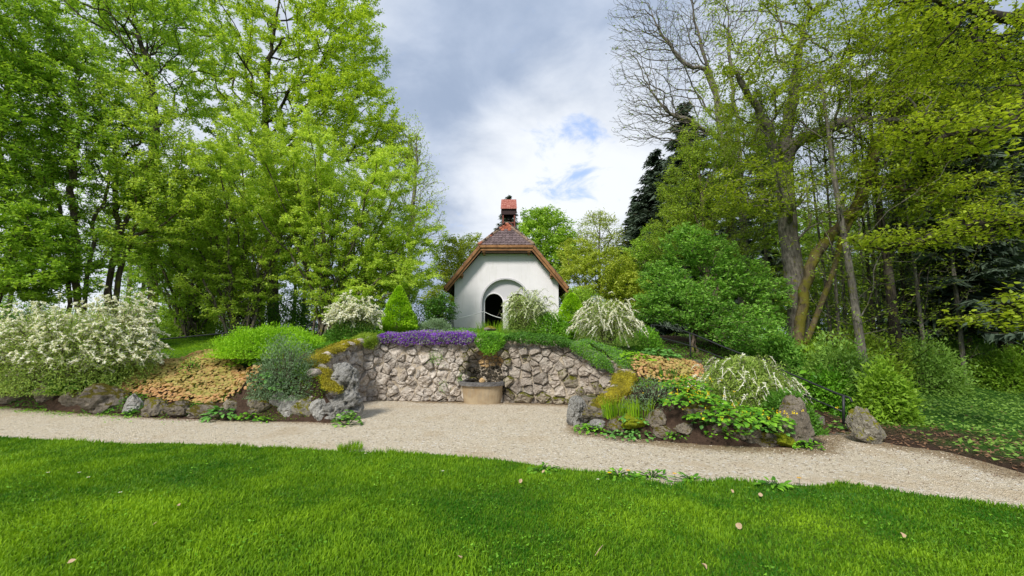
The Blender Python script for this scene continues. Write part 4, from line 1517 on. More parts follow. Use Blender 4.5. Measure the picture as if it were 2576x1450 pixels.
# ------------------------------------------------------------------ trees on the left
def fan_tree(name, label, base, nst, ang, length, ntips, nleaves, lsize, mat, bark, base_r, seed, jit=.07, tb=.5, depth=.25, low=.22):
    """many stems fanning up from one stool; ang: lean range in degrees; length: list of (angle, metres)"""
    rg = np.random.default_rng(seed)
    u0, d0 = base
    b = P(u0, 850, d0); b[2] = hz(b[0], b[1]) - .15
    la, ll = [q[0] for q in length], [q[1] for q in length]
    sl, tips = [], []
    for k in range(nst):
        th = math.radians(ang[0] + (ang[1] - ang[0]) * ((k + rg.random()) / nst)); ph = rg.normal(0, depth)
        L = float(np.interp(math.degrees(th), la, ll)) * rg.uniform(.72, 1.04)
        q = np.linspace(0, 1, 14)[:, None]
        e0 = np.array([math.sin(th * .45), math.sin(ph * .5), math.cos(th * .45)]); e1 = np.array([math.sin(th * 1.08), math.sin(ph), math.cos(th * 1.08)])
        p0 = b + np.array([rg.normal(0, .22), rg.normal(0, .22), 0])
        pm = p0 + e0 * L * .4; pe = pm + e1 * L * .6
        pts = (1 - q) ** 2 * p0 + 2 * q * (1 - q) * pm + q * q * pe + rg.normal(0, .05, (14, 3)) * (q > .1)
        sl.append(pts)
        nt = int(ntips / nst)
        tq = low + (1 - low) * rg.random(nt) ** .75
        c = np.stack([np.interp(tq, q[:, 0], pts[:, i_]) for i_ in range(3)], -1)
        r_ = (.25 + .85 * np.sin(np.clip(tq, 0, 1) * 2.4)) * rg.uniform(.3, 1.15, nt)
        dd = rand_dirs(rg, nt); dd[:, 2] = dd[:, 2] * .6 + .45
        c = c + unit(dd) * r_[:, None] + unit(e1 + e0) * .35
        tips.append(c)
    tips = np.concatenate(tips)
    pos, par, n0 = grow(rg, sl, tips, .34, .5, .05, 1.9, 0.0)
    rad = branch_radii(par, base_r, .0035)
    V, F = branch_mesh(pos, par, rad)
    root = thing(name, label, 'tree', tuple(b))
    part('trunk', V, F, M[bark], root, smooth=True)
    lp = place_leaves(rg, pos, par, rad, nleaves, base_r * .16, jit)
    Vl, Fl, tn = crown_leaves(rg, lp, nleaves, lsize, tb=tb, droop=-.25)
    part('crown', Vl, Fl, M[mat], root, tint=tn)
    return root


fan_tree('hazel_tree', 'broad many-stemmed light green hazel nearest the chapel, fanning up from behind the lime shrub', (835, 16.3), 46, (-38, 74),
         [(-38, 7.0), (-10, 8.3), (0, 8.4), (14, 7.6), (25, 6.7), (38, 5.9), (50, 5.3), (64, 4.6), (74, 4.0)], 2700, 140000, .088, 'lf_hazel', 'bark_stem', .065, 101, tb=.62, low=.12)
fan_tree('hazel_tree', 'many-stemmed light green hazel left of the chapel-side one, rising behind the handrail', (615, 16.2), 36, (-52, 36),
         [(-52, 5.2), (-30, 6.6), (-8, 8.0), (8, 8.4), (36, 7.0)], 2000, 95000, .088, 'lf_hazel', 'bark_stem', .06, 102, tb=.55, low=.12)
fan_tree('hazel_tree', 'smaller hazel clump farthest left, behind the forked slender tree', (480, 18), 22, (-48, 34),
         [(-48, 5.2), (-20, 7.2), (0, 7.8), (34, 6.4)], 1100, 44000, .095, 'lf_left', 'bark_stem', .06, 122, tb=.6, low=.12)
tree('beech_tree', 'tall beech with dark forked limbs and glowing yellow-green leaves, left of the open sky', 'tree', (690, 23),
     [[(684, 600, 23), (672, 380, 23), (668, 240, 23), (680, 130, 23), (700, 20, 23), (715, -120, 23)], ],
     [(720, 90, 23, 230, 190, 4, 4), (860, 130, 22.5, 125, 170, 3, 4.5), (900, 300, 22, 125, 130, 3, 4), (980, 380, 22, 90, 80, 2, 1.6), (540, 60, 24, 180, 120, 4, 2.4), (760, 260, 22, 140, 80, 2.5, 2), (840, -40, 23, 140, 90, 3, 1.5), (560, 230, 23, 110, 90, 2, 1.2), (640, 330, 22, 150, 70, 2, 1.2)],
     2500, 98000, .135, 'lf_beech', 'bark_dark', .30, 103, jit=.10, up=.12, tip_r=.008, step=.6, tb=.55, hug=.05, shell=.4)
tree('beech_tree', 'tall dark-limbed tree wrapped in ivy at the top left corner', 'tree', (385, 18),
     [[(380, 500, 18), (385, 260, 18), (360, 120, 18), (300, 0, 18), (260, -120, 18)]],
     [(300, 40, 18, 190, 110, 3, 3), (430, 60, 18, 150, 120, 3, 2.2), (430, 230, 18, 110, 80, 2, 1), (260, 200, 18, 110, 80, 2, .8), (150, -20, 18, 150, 80, 3, 1)],
     950, 36000, .12, 'lf_left', 'bark_dark', .19, 104, jit=.09, up=.1, tip_r=.008, step=.55, tb=.5)
tree('slender_tree', 'slender dark-stemmed tree standing straight up behind the right end of the large white bush', 'tree', (198, 13),
     [[(196, 700, 13), (190, 600, 13), (180, 450, 13), (200, 300, 13), (190, 150, 13)], [(170, 640, 13), (140, 500, 13), (120, 330, 13)], [(230, 600, 13.2), (270, 480, 13.4), (290, 350, 13.5)]],
     [(150, 270, 13, 140, 190, 1.8, 4), (280, 380, 13.4, 110, 150, 1.5, 2), (90, 480, 12.6, 120, 120, 1.5, 2), (180, 620, 12.8, 140, 70, 1.4, 1), (110, 120, 13, 140, 120, 1.8, 2)],
     1100, 48000, .09, 'lf_left', 'bark_brown', .095, 105, jit=.07, up=.3, tb=.5)
tree('slender_tree', 'forked slender tree with sparse light leaves between the white bush and the hazels', 'tree', (262, 14),
     [[(270, 740, 14), (290, 640, 14), (310, 570, 14), (350, 500, 14), (400, 440, 14)], [(275, 700, 14), (300, 600, 14), (290, 480, 14), (310, 400, 14)], [(320, 620, 14), (420, 560, 14), (500, 500, 14)]],
     [(370, 400, 14, 120, 140, 1.6, 3), (440, 520, 14, 100, 100, 1.5, 1.6), (330, 560, 14, 100, 80, 1.4, 1), (350, 280, 14, 100, 100, 1.4, 1.4)],
     760, 24000, .09, 'lf_hazel', 'bark_brown', .085, 106, jit=.07, up=.3, tb=.5)
tree('dense_tree', 'dark leafy tree filling the far left edge behind the white bush', 'tree', (-40, 12),
     [[(-30, 600, 12), (-10, 400, 12), (20, 200, 12)], [(30, 640, 12), (60, 500, 12)], [(-80, 500, 12), (-60, 250, 12)]],
     [(20, 330, 12, 110, 250, 1.6, 4), (50, 620, 11.8, 130, 120, 1.6, 3), (10, 90, 12, 130, 150, 1.6, 2.4), (110, 700, 11.8, 110, 60, 1.2, 1)],
     1100, 52000, .10, 'lf_deep', 'bark_brown', .11, 107, jit=.08, up=.2, tb=.6)
# thin trunks with light crowns behind, on the brow
proto = None
for k, (u, d, hgt) in enumerate(((432, 21, 9), (452, 29, 10), (520, 20.5, 8.5), (533, 27, 10), (585, 24, 9.5), (655, 27, 10), (735, 26, 9), (350, 26, 10), (90, 24, 9.5), (760, 21, 8.5), (10, 22, 9), (310, 22, 9), (1010, 25, 7.5), (935, 27, 8))):
    b = P(u, 850, d); b[2] = hz(b[0], b[1]) - .1
    lab = 'thin straight light-crowned tree %s' % ('left of the two stems behind the white bush', 'left of the row behind the handrail', 'third in the row behind the handrail', 'in the middle of the row behind the handrail',
            'just left of the left hazel stems', 'directly behind the left hazel', 'between the two hazels, farther back', 'behind the forked slender tree', 'behind the large white bush, left part', 'between the two hazels, nearer one',
            'at the left picture edge', 'right of the straight dark-stemmed tree', 'behind the conical spruce', 'behind the upper white bush')[k]
    if proto is None:
        rg = np.random.default_rng(200)
        st_ = [np.array([[0, 0, 0], [.05, 0, 2.5], [0, .1, 5], [.1, 0, 8]], float)]
        st_ = [catmull(st_[0], 5)]
        tips = np.stack([rg.normal(0, 1.05, 260), rg.normal(0, 1.05, 260), .6 + 8.7 * rg.random(260) ** .9], -1)
        tips[:, :2] *= (1 - np.abs(tips[:, 2:3] - 5.5) / 7)
        pos_, par_, _ = grow(rg, st_, tips, .4, .3)
        rad_ = branch_radii(par_, .11, .005)
        proto = thing('thin_tree', lab, 'tree', (0, 0, 0), 'thin trees along the brow on the left')
        V, F = branch_mesh(pos_, par_, rad_); part('trunk', V, F, M['bark_grey'], proto, smooth=True)
        lp = place_leaves(rg, pos_, par_, rad_, 8000, .02, .10)
        V, F, tn = crown_leaves(rg, lp, 8000, .13); part('crown', V, F, M['lf_left'], proto, tint=tn)
        proto.location = b; proto.scale = (hgt / 9,) * 3
    else:
        copy_thing(proto, b, rz=k * 1.3, sc=hgt / 9 * (1 + .03 * (k % 3)), label=lab)
tree('twiggy_tree', 'twiggy half-bare tree sticking out at the right side of the hazel mass', 'tree', (1020, 21),
     [[(1030, 600, 21), (1045, 450, 21), (1050, 330, 21)]], [(1045, 450, 21, 55, 130, 1.2, 3), (1075, 560, 20, 50, 70, 1.2, 1.4), (1010, 330, 21, 60, 60, 1.2, .8), (1085, 480, 21, 45, 60, 1, .6)],
     700, 3600, .09, 'lf_hazel', 'bark_grey', .13, 108, jit=.12, up=.3, tip_r=.006, tb=.6)
tree('birch_tree', 'pale yellow-green small tree directly left of the chapel roof', 'tree', (1170, 27),
     [[(1165, 760, 27), (1160, 660, 27), (1165, 610, 27)]], [(1165, 665, 27, 62, 82, 2, 3), (1115, 720, 26, 50, 70, 1.6, 1.5), (1190, 640, 28, 40, 60, 1.4, 1), (1130, 640, 26, 40, 50, 1.3, 1.2), (1110, 760, 24, 60, 50, 1.3, 1)],
     700, 19000, .13, 'lf_yellow', 'bark_grey', .12, 109, jit=.12, up=.2, tb=.35)
tree('evergreen_shrub', 'dark shrub with reddish tips between the conical spruce and the chapel', 'shrub', (1105, 15.5),
     [[(1105, 790, 15.5), (1100, 760, 15.5)]], [(1108, 780, 15.5, 42, 42, .6, 1)], 160, 6500, .06, 'lf_dark', 'bark_brown', .04, 110, jit=.08, tb=.6)
# ------------------------------------------------------------------ trees behind the chapel
tree('maple_tree', 'round bright green maple just right of the bell turret', 'tree', (1372, 30),
     [[(1372, 750, 30), (1375, 660, 30), (1375, 580, 30)]], [(1375, 600, 30, 78, 85, 2.2, 4), (1345, 560, 30, 40, 42, 1.2, 1), (1405, 650, 29, 55, 60, 1.5, 1.6)],
     620, 20000, .17, 'lf_maple', 'bark_brown', .18, 111, jit=.15, up=.2, tb=.6)
tree('bushy_tree', 'rounded fresh green tree filling the gap in front of the dark spruces', 'tree', (1600, 25),
     [[(1600, 780, 25), (1605, 700, 25), (1600, 660, 25)]],
     [(1605, 660, 25, 52, 62, 1.4, 2), (1560, 720, 25, 60, 60, 1.4, 1.5), (1650, 620, 25, 50, 60, 1.4, 1.2)], 620, 16000, .11, 'lf_maple', 'bark_brown', .1, 125, jit=.09, up=.2, tb=.4)
tree('budding_tree', 'thin brownish budding tree between the maple and the dark spruce', 'tree', (1510, 32),
     [[(1510, 760, 32), (1508, 650, 32), (1510, 560, 32)]], [(1505, 600, 32, 62, 75, 2, 3), (1550, 640, 32, 42, 60, 1.5, 1), (1450, 650, 31, 50, 60, 1.5, 1)],
     700, 10000, .13, 'lf_yellow', 'bark_grey', .12, 112, jit=.2, up=.4, tip_r=.012, tb=.3)
tree('bushy_tree', 'yellow-green bushy tree at the right eave of the chapel', 'tree', (1530, 24),
     [[(1530, 780, 24), (1530, 720, 24), (1540, 680, 24)], [(1480, 760, 24), (1450, 700, 24)]],
     [(1530, 690, 24, 72, 75, 2, 3), (1455, 710, 24.5, 60, 70, 1.8, 2), (1590, 740, 23, 55, 60, 1.5, 1.2), (1450, 640, 26, 50, 45, 1.4, .8), (1500, 790, 23, 90, 40, 1.4, 1.4)],
     1000, 34000, .12, 'lf_yellow', 'bark_brown', .12, 113, jit=.10, up=.2, tb=.4)
tree('bushy_tree', 'fresh green shrub tree behind the right corner of the chapel', 'tree', (1455, 22),
     [[(1450, 800, 22), (1445, 760, 22)]], [(1460, 780, 22, 60, 60, 1.4, 1)], 220, 11000, .09, 'lf_maple', 'bark_brown', .1, 114, jit=.15, tb=.5)


def spruce(name, label, base, h, r, seed, nmax=13000, group=None, mat='needle', z0=.06, dens=1.0, big=1.0):
    rg = np.random.default_rng(seed)
    root = thing(name, label, 'tree', tuple(base), group)
    V, fs = tube([(0, 0, 0), (0, 0, h * .5), (0, 0, h)], [r * .075, r * .045, .01], 8)
    part('trunk', V, fs, M['bark_brown'], root, smooth=True, world=False)
    B, D, S, TT = [], [], [], []
    sp, sd_ = [], []
    z = h * z0
    while z < h * .99:
        f = 1 - z / h
        nb = rg.integers(6, 10)
        for k in range(nb):
            az = rg.uniform(0, 6.283); L = r * (f ** .8) * rg.uniform(.7, 1.12) + .12
            q = np.linspace(0, 1, max(3, int(L / .14)))
            px, py = np.cos(az) * q * L, np.sin(az) * q * L
            pz = z + rg.normal(0, .06) + L * (-.30 * q + .22 * q ** 2.2) * (1 if f > .15 else -1)
            sp.append(np.stack([px, py, pz], -1))
            for i in range(len(q)):
                w_ = .10 + .26 * L ** .5 * (1 - .55 * q[i])
                for sgn in (-1, 1):
                    for rep in range(3):
                        a2 = az + sgn * rg.uniform(.5, 1.1)
                        B.append((px[i], py[i], pz[i]))
                        D.append((np.cos(a2), np.sin(a2), rg.uniform(-.75, -.05)))
                        S.append(w_ * rg.uniform(.7, 1.2) * big); TT.append(rg.random() * .6 + .4 * q[i])
        z += rg.uniform(.16, .30) * (h / 9) ** .5 / dens
    B, D, S, TT = map(np.array, (B, D, S, TT))
    nrm = rg.normal(size=B.shape) * .5; nrm[:, 2] += 1
    Vl, Fl, tn = leaves(B, D, nrm, S, .34, .1, TT)
    me = mesh_data('needles', Vl, Fl, M[mat], tint=tn)
    link('needles', me, root)
    # branches as one joined framework
    mbv = MB()
    for s_ in sp[::2]:
        V, fs = tube(s_[::max(1, len(s_) // 3)], .012, 3, cap=False) if len(s_) > 3 else tube(s_, .01, 3, cap=False)
        mbv.add(V, fs)
    me = mesh_data('branches', np.concatenate(mbv.V), mbv.F, M['bark_brown']); link('branches', me, root)
    return root


def gpos(u, d, sink=.1):
    b = P(u, 850, d); b[2] = hz(b[0], b[1]) - sink
    return b


b = gpos(1668, 30); htop = float(P(1668, 372, 30)[2]) - b[2]
spA = spruce('spruce_tree', 'dark blue-green spruce with its tip against the sky right of the chapel', b, htop, 4.2, 301, dens=1.1, big=1.7)
b = gpos(1750, 27); copy_thing(spA, b, 1.2, (1.0, 1.0, float(P(1750, 250, 27)[2] - b[2]) / htop), 'tall dark spruce behind the bare tree, right of the blue-green one')
b = gpos(1610, 33); copy_thing(spA, b, 2.1, (.8, .8, float(P(1610, 500, 33)[2] - b[2]) / htop), 'shorter dark spruce left of the blue-green one, above the yellow-green tree')
b = gpos(1279, 33); copy_thing(spA, b, .4, (.62, .62, float(P(1279, 488, 33)[2] - b[2]) / htop), 'narrow spruce hidden behind the bell turret with only its tip and branches showing')
# dark wood on the right: spruces standing close
spB = None
for k, (u, d, vt, wd, lab) in enumerate((
        (2430, 13.5, -150, 1.15, 'nearest big dark spruce whose drooping boughs fill the right part of the wood'),
        (2560, 15, -100, 1.1, 'big dark spruce at the right picture edge'),
        (2330, 21, 60, 1.0, 'dark spruce behind the gap left of the nearest big spruce'),
        (1950, 26, 220, 1.0, 'far dark spruce left of the great trunk'),
        (1860, 29, 260, 1.0, 'far dark spruce behind the olive-leaved tree'),
        (2480, 24, 20, 1.1, 'dark spruce between the two big spruces on the right'),
        (2680, 18, 20, 1.1, 'dark spruce just outside the right edge, boughs reaching in'),
        (2390, 30, 200, 1.3, 'farthest dark spruce at the end of the wood'),
        (2640, 28, 150, 1.3, 'far dark spruce at the right edge behind the big ones'))):
    b = gpos(u, d)
    hh = float(P(u, vt, d)[2] - b[2])
    if spB is None:
        spB = spruce('spruce_tree', lab, b, hh, 2.1, 302, group='dark spruces in the wood on the right', z0=.12, dens=.95, big=1.35)
        h0 = hh
    else:
        copy_thing(spB, b, k * 1.1, (wd, wd, hh / h0), lab)

# ------------------------------------------------------------------ trees on the right
for k, (u, d, sc_, lab) in enumerate(((2245, 26, 1.0, 'light green tree far behind the thick dark trunk'), (2150, 29, 1.15, 'light green tree far right of the great trunk'), (2060, 27, 1.05, 'light green tree close behind the great trunk'),
        (2190, 35, 1.3, 'hazy light tree low in the middle of the wood'), (1990, 34, 1.2, 'hazy light tree between great trunk and olive tree'), (2100, 22, .8, 'light undergrowth tree behind the mossy leaning limb'),
        (2300, 30, 1.2, 'light green tree deep in the wood left of the spruces'), (2380, 34, 1.2, 'farthest light green tree in the wood'), (1900, 31, 1.2, 'light tree far behind the lilac'), (2015, 20, .7, 'low light green tree beside the great trunk'))):
    b = gpos(u, d); copy_thing(proto, b, k * 1.1 + .5, (sc_ * 1.7, sc_ * 1.7, sc_ * .95), lab, 'light green trees deep in the wood')

tree('bare_tree', 'tall bare tree with fine grey twigs spreading over the sky right of centre', 'tree', (1880, 19),
     [[(1870, 600, 19), (1850, 420, 19), (1810, 260, 19), (1760, 100, 19), (1730, -40, 19)], [(1850, 420, 19), (1760, 320, 18.6), (1680, 280, 18.5), (1620, 200, 18.5)], [(1860, 380, 19), (1840, 200, 19), (1830, 20, 19)],
      [(1800, 240, 19), (1720, 160, 19), (1650, 60, 19), (1620, -40, 19)]],
     [(1650, 160, 19, 130, 160, 2.4, 4), (1760, 60, 19, 130, 150, 2.6, 3), (1620, 300, 18.6, 90, 70, 1.6, 1.6), (1860, 60, 19, 110, 150, 2, 2), (1720, 300, 19, 100, 80, 2, 1.2), (1580, 60, 19, 60, 110, 1.6, 1.0)],
     4600, 1500, .09, 'lf_olive', 'bark_grey', .115, 115, jit=.1, up=.15, tip_r=.0055, step=.35, wander=.09, shell=.2, thin=3)
tree('young_tree', 'olive-leaved tree behind the railing, left of the great trunk', 'tree', (1790, 17),
     [[(1780, 720, 17), (1770, 560, 17), (1760, 430, 17)], [(1800, 700, 17), (1850, 520, 17), (1880, 380, 17)]],
     [(1755, 470, 17, 100, 120, 1.8, 3.5), (1860, 420, 17, 110, 140, 2, 3), (1700, 580, 17, 80, 70, 1.5, 1.5), (1850, 580, 16.5, 110, 80, 1.6, 1.5), (1800, 340, 17, 90, 80, 1.5, 1)],
     1700, 46000, .078, 'lf_olive', 'bark_brown', .12, 116, jit=.08, up=.2, tb=.55)
tree('lilac_tree', 'lush mid-green many-stemmed lilac behind the upper white bushes and railing', 'tree', (1800, 13.8),
     [[(1790, 760, 13.8), (1760, 650, 13.8)], [(1800, 760, 13.8), (1830, 650, 13.8)], [(1770, 780, 13.6), (1690, 700, 13.6)], [(1820, 770, 13.6), (1900, 690, 13.6)], [(1780, 740, 13.8), (1730, 600, 14)]],
     [(1725, 615, 14, 62, 58, 1.0, 1.6), (1790, 650, 14.2, 60, 66, 1.1, 1.6), (1670, 700, 14, 66, 52, 1.0, 1.4), (1860, 690, 13.6, 64, 50, 1.0, 1.4), (1930, 740, 13.2, 56, 50, .9, 1.1), (1760, 740, 13.5, 80, 44, 1.0, 1.4), (1640, 770, 13.8, 52, 44, .8, .9),
      (1900, 800, 12.8, 60, 40, .8, .9), (1820, 800, 13.2, 60, 38, .8, .8)],
     1300, 32000, .09, 'lf_lush', 'bark_brown', .07, 117, jit=.06, up=.3, tb=.55, aspect=.55, tscale=2.6)
tree('lilac_tree', 'second lush green shrub with dark stems between railing and great trunk', 'tree', (1745, 12.6),
     [[(1740, 800, 12.7), (1700, 720, 12.8)], [(1750, 800, 12.7), (1780, 740, 12.8)]],
     [(1710, 760, 13, 80, 60, .9, 2), (1800, 800, 12.6, 80, 50, .8, 1.5), (1880, 840, 11.6, 80, 45, .8, 1.3)],
     520, 11000, .085, 'lf_lush', 'bark_brown', .05, 118, jit=.07, tb=.4)
tree('great_tree', 'great old deciduous tree with thick grey trunk and wide sparse light green branches', 'tree', (1998, 13.5),
     [[(2000, 800, 13.5), (1990, 700, 13.5), (1982, 600, 13.5), (1975, 450, 13.5), (1985, 300, 13.5), (2010, 150, 13.4), (2040, -20, 13.4)],
      [(1985, 620, 13.5), (1960, 420, 13.3), (1920, 300, 12.8), (1850, 180, 12)], [(1980, 420, 13.5), (2080, 330, 12.8), (2180, 300, 12), (2290, 310, 11.5)], [(1985, 300, 13.5), (2080, 200, 13), (2200, 90, 12.6)]],
     [(1950, 250, 12.6, 150, 180, 2.4, 3), (2100, 180, 12.6, 190, 190, 2.8, 3.5), (2200, 340, 11.8, 170, 120, 2.4, 2.4), (1900, 480, 12.4, 130, 80, 1.8, 1.4), (2090, 480, 12.2, 140, 90, 2, 1.4), (1830, 200, 11.8, 80, 120, 1.2, .5), (2000, 20, 12.6, 260, 90, 2.4, 2)],
     1600, 36000, .085, 'lf_over', 'bark_grey', .24, 119, jit=.10, up=-.1, tip_r=.0055, step=.4, hug=.02, tb=.45, shell=.2, upb=1.6, wander=.08)
tree('leaning_tree', 'mossy leaning trunk slanting up to the right from the great trunk', 'tree', (2008, 12.9),
     [[(2030, 700, 12.8), (2075, 610, 12.7), (2120, 560, 12.6), (2170, 490, 12.4), (2200, 380, 12.2), (2280, 220, 12), (2350, 80, 12)], [(2170, 490, 12.4), (2240, 470, 12), (2330, 490, 11.4), (2450, 540, 10.8)]],
     [(2260, 160, 12, 150, 130, 2, 2.6), (2240, 420, 12, 120, 90, 1.6, 1.2), (2400, 260, 11.4, 120, 120, 2, 1.6), (2400, 500, 11, 110, 60, 1.4, 1)],
     620, 20000, .095, 'lf_over', 'bark_moss', .15, 120, jit=.1, up=-.05, tip_r=.0055, tb=.4, hug=.02, wander=.1, upb=1.6)
# branches reaching in from a tree outside the right edge: long, nearly level, large yellow-green leaves
ovt = tree('overhanging_tree', 'near tree outside the right edge whose level boughs with large yellow-green leaves reach in', 'tree', (3050, 8.5),
     [[(3020, 600, 8.5), (2980, 300, 8.5), (2960, 0, 8.5), (2960, -200, 8.5)], [(3000, 500, 8.4), (2750, 520, 7.6), (2500, 560, 7.2), (2300, 610, 7.0), (2140, 630, 7.0)], [(2980, 300, 8.2), (2700, 330, 7.4), (2450, 330, 7.0), (2250, 380, 6.9)],
      [(2960, 80, 8.2), (2650, 60, 7.4), (2400, 20, 7.2)], [(3010, 560, 8.2), (2800, 680, 7.4), (2620, 770, 7.1)]],
     [(2430, 110, 7.3, 180, 100, 1.0, 1.6), (2400, 330, 7.0, 190, 60, .8, 2.2), (2300, 600, 7.0, 190, 35, .5, 1.6), (2530, 200, 7.2, 60, 150, .9, 1.2), (2500, 560, 7.0, 110, 60, .7, 1.4), (2560, 790, 6.9, 60, 60, .5, .8), (2280, 10, 7.4, 130, 60, .8, 1), (2440, 810, 7.2, 90, 16, .4, .3)],
     1000, 12500, .07, 'lf_over', 'bark_dark', .11, 121, jit=.06, up=-.1, tip_r=.0055, step=.3, hug=.0, tb=.6, shell=.1, upb=2.4, aspect=.7, straight=1.5, tri=False)
# large single leaves of its nearest twigs
rg = np.random.default_rng(77)
hv = [(0, 0), (.26, .10), (.42, .36), (.34, .66), (0, 1.0), (-.34, .66), (-.42, .36), (-.26, .10)]
def leaf_proto(mat, tint, size=1.0, cup=.12, name='leaf'):
    V = [(x * size, y * size, -cup * size * (x * x * 4) + .06 * size * math.sin(y * 3)) for x, y in hv] + [(0, .5 * size, .05 * size)]
    F = np.array([[i, (i + 1) % 8, 8] for i in range(8)])
    return mesh_data(name, V, F, mat, tint=np.full(9, tint))


def leaf_parts(root, meshes, pts, dirs, nrms, sizes, name='leaf', rg=rg):
    inv = Vector(root.location)
    for p, d, n_, s in zip(pts, unit(dirs), nrms, sizes):
        x = np.cross(d, n_); x /= np.linalg.norm(x) + 1e-9
        n2 = np.cross(x, d)
        o = bpy.data.objects.new(name, meshes[rg.integers(len(meshes))]); COL.objects.link(o); o.parent = root
        mm = Matrix(((x[0] * s, d[0] * s, n2[0] * s, p[0] - inv[0]), (x[1] * s, d[1] * s, n2[1] * s, p[1] - inv[1]), (x[2] * s, d[2] * s, n2[2] * s, p[2] - inv[2]), (0, 0, 0, 1)))
        o.matrix_local = mm


lpm = [leaf_proto(M['lf_over'], t_) for t_ in (.6, .75, .9, 1.0)]
pts = lobe_points(rg, [(2560, 770, 6.6, 55, 70, .3, 2), (2430, 790, 7, 70, 16, .3, .7), (2540, 330, 6.4, 45, 90, .4, 1.4)], 150, .1)
dirs = rg.normal(size=(150, 3)); dirs[:, 2] = dirs[:, 2] * .3 - .2
nr2 = rg.normal(size=(150, 3)) * .35; nr2[:, 2] += 1
leaf_parts(ovt, lpm, pts, dirs, nr2, rg.uniform(.07, .12, 150))

# slim trunks inside the wood
wood_trees = None
for k, (u, d, r_, lean, lab) in enumerate((
        (2168, 11.8, .115, -.055, 'pale mottled slender trunk leaning left, nearest in the wood'),
        (2252, 12.5, .15, -.01, 'thick dark trunk right of the pale leaning one'),
        (2215, 15, .08, 0, 'thin dark trunk between the pale leaning one and the thick dark one'),
        (2128, 16, .07, .02, 'very thin trunk left of the pale leaning one'),
        (2092, 15.5, .06, -.03, 'thin trunk close behind the mossy leaning limb'),
        (2300, 17, .10, 0, 'first dark trunk right of the thick dark one'),
        (2345, 16, .09, -.03, 'second dark trunk right of the thick dark one'),
        (2395, 18, .13, .01, 'reddish brown trunk in the middle of the spruce shade'),
        (2440, 15.5, .10, .0, 'trunk behind the middle overhanging bough'),
        (2490, 20, .12, 0, 'trunk in the dark right of the middle bough'),
        (2530, 13, .17, -.02, 'large trunk near the right edge behind the yellow-green leaves'),
        (2185, 21, .09, .01, 'far trunk between two dark spruces'),
        (2270, 23, .10, 0, 'far trunk behind the thick dark one'),
        (2145, 24, .10, .01, 'farthest thin trunk near the great trunk'),
        (2365, 25, .12, 0, 'farthest trunk in the middle of the wood'),
        (2060, 22, .09, 0, 'far thin trunk right beside the great trunk'),
        (1935, 18, .08, .02, 'thin trunk just left of the great trunk'),
        (2585, 22, .12, 0, 'far trunk at the right picture edge'),
        (2110, 13.5, .055, .01, 'very slim pale trunk just right of the mossy limb foot'), (2200, 13.8, .06, .0, 'slim straight trunk closely left of the thick dark one'), (2282, 14, .07, .015, 'slim straight trunk closely right of the thick dark one'),
        (2322, 13.2, .06, -.01, 'slim trunk above the grey-green shrub'), (2372, 14.5, .075, .0, 'straight trunk left of the reddish brown one'), (2415, 13.0, .065, .01, 'slim trunk right of the reddish brown one'),
        (2462, 14.2, .08, -.01, 'straight trunk in front of the nearest big spruce'), (2505, 15.5, .07, .0, 'slim trunk left of the large edge trunk'), (2232, 18, .07, .0, 'thin trunk seen between the two nearest trunks'),
        (2158, 18.5, .07, -.01, 'thin trunk behind the pale leaning one'))):
    b = gpos(u, d)
    if wood_trees is None:
        rg2 = np.random.default_rng(210)
        st_ = [catmull(np.array([[0, 0, 0], [.04, .02, 3], [-.03, 0, 6], [.03, 0, 10]], float), 5)]
        tips = np.stack([rg2.normal(0, 1.1, 170), rg2.normal(0, 1.1, 170), rg2.uniform(3.4, 11, 170)], -1)
        low = np.stack([rg2.normal(0, .7, 60), rg2.normal(0, .7, 60), rg2.uniform(1.0, 3.6, 60)], -1)
        pos_, par_, _ = grow(rg2, st_, np.concatenate([tips, low]), .4, .1)
        rad_ = branch_radii(par_, .12, .005)
        wood_trees = thing('forest_tree', lab, 'tree', b, 'slim tall trees inside the wood')
        V, F = branch_mesh(pos_, par_, rad_); part('trunk', V, F, M['bark_grey'], wood_trees, smooth=True, world=False)
        lp = place_leaves(rg2, pos_, par_, rad_, 2800, .012, .12)
        V, F, tn = crown_leaves(rg2, lp, 2800, .085, upb=1.5); part('crown', V, F, M['lf_olive'], wood_trees, tint=tn, world=False)
        o = wood_trees
    else:
        o = copy_thing(wood_trees, b, 0, (1, 1, 1), lab)
        if k in (1, 5, 6, 8, 10, 12, 14, 19, 20, 22, 24, 26):
            for ch in o.children:
                if ch.name.startswith('trunk'):
                    ch.data = ch.data.copy() if 'dk_' not in globals() else dk_
                    dk_ = ch.data; dk_.materials[0] = M['bark_dark']
    o.scale = (r_ / .12, r_ / .12, 1.0)
    o.rotation_euler = (0, math.atan(lean) if lean else 0, 0)
    o.rotation_euler[2] = 0


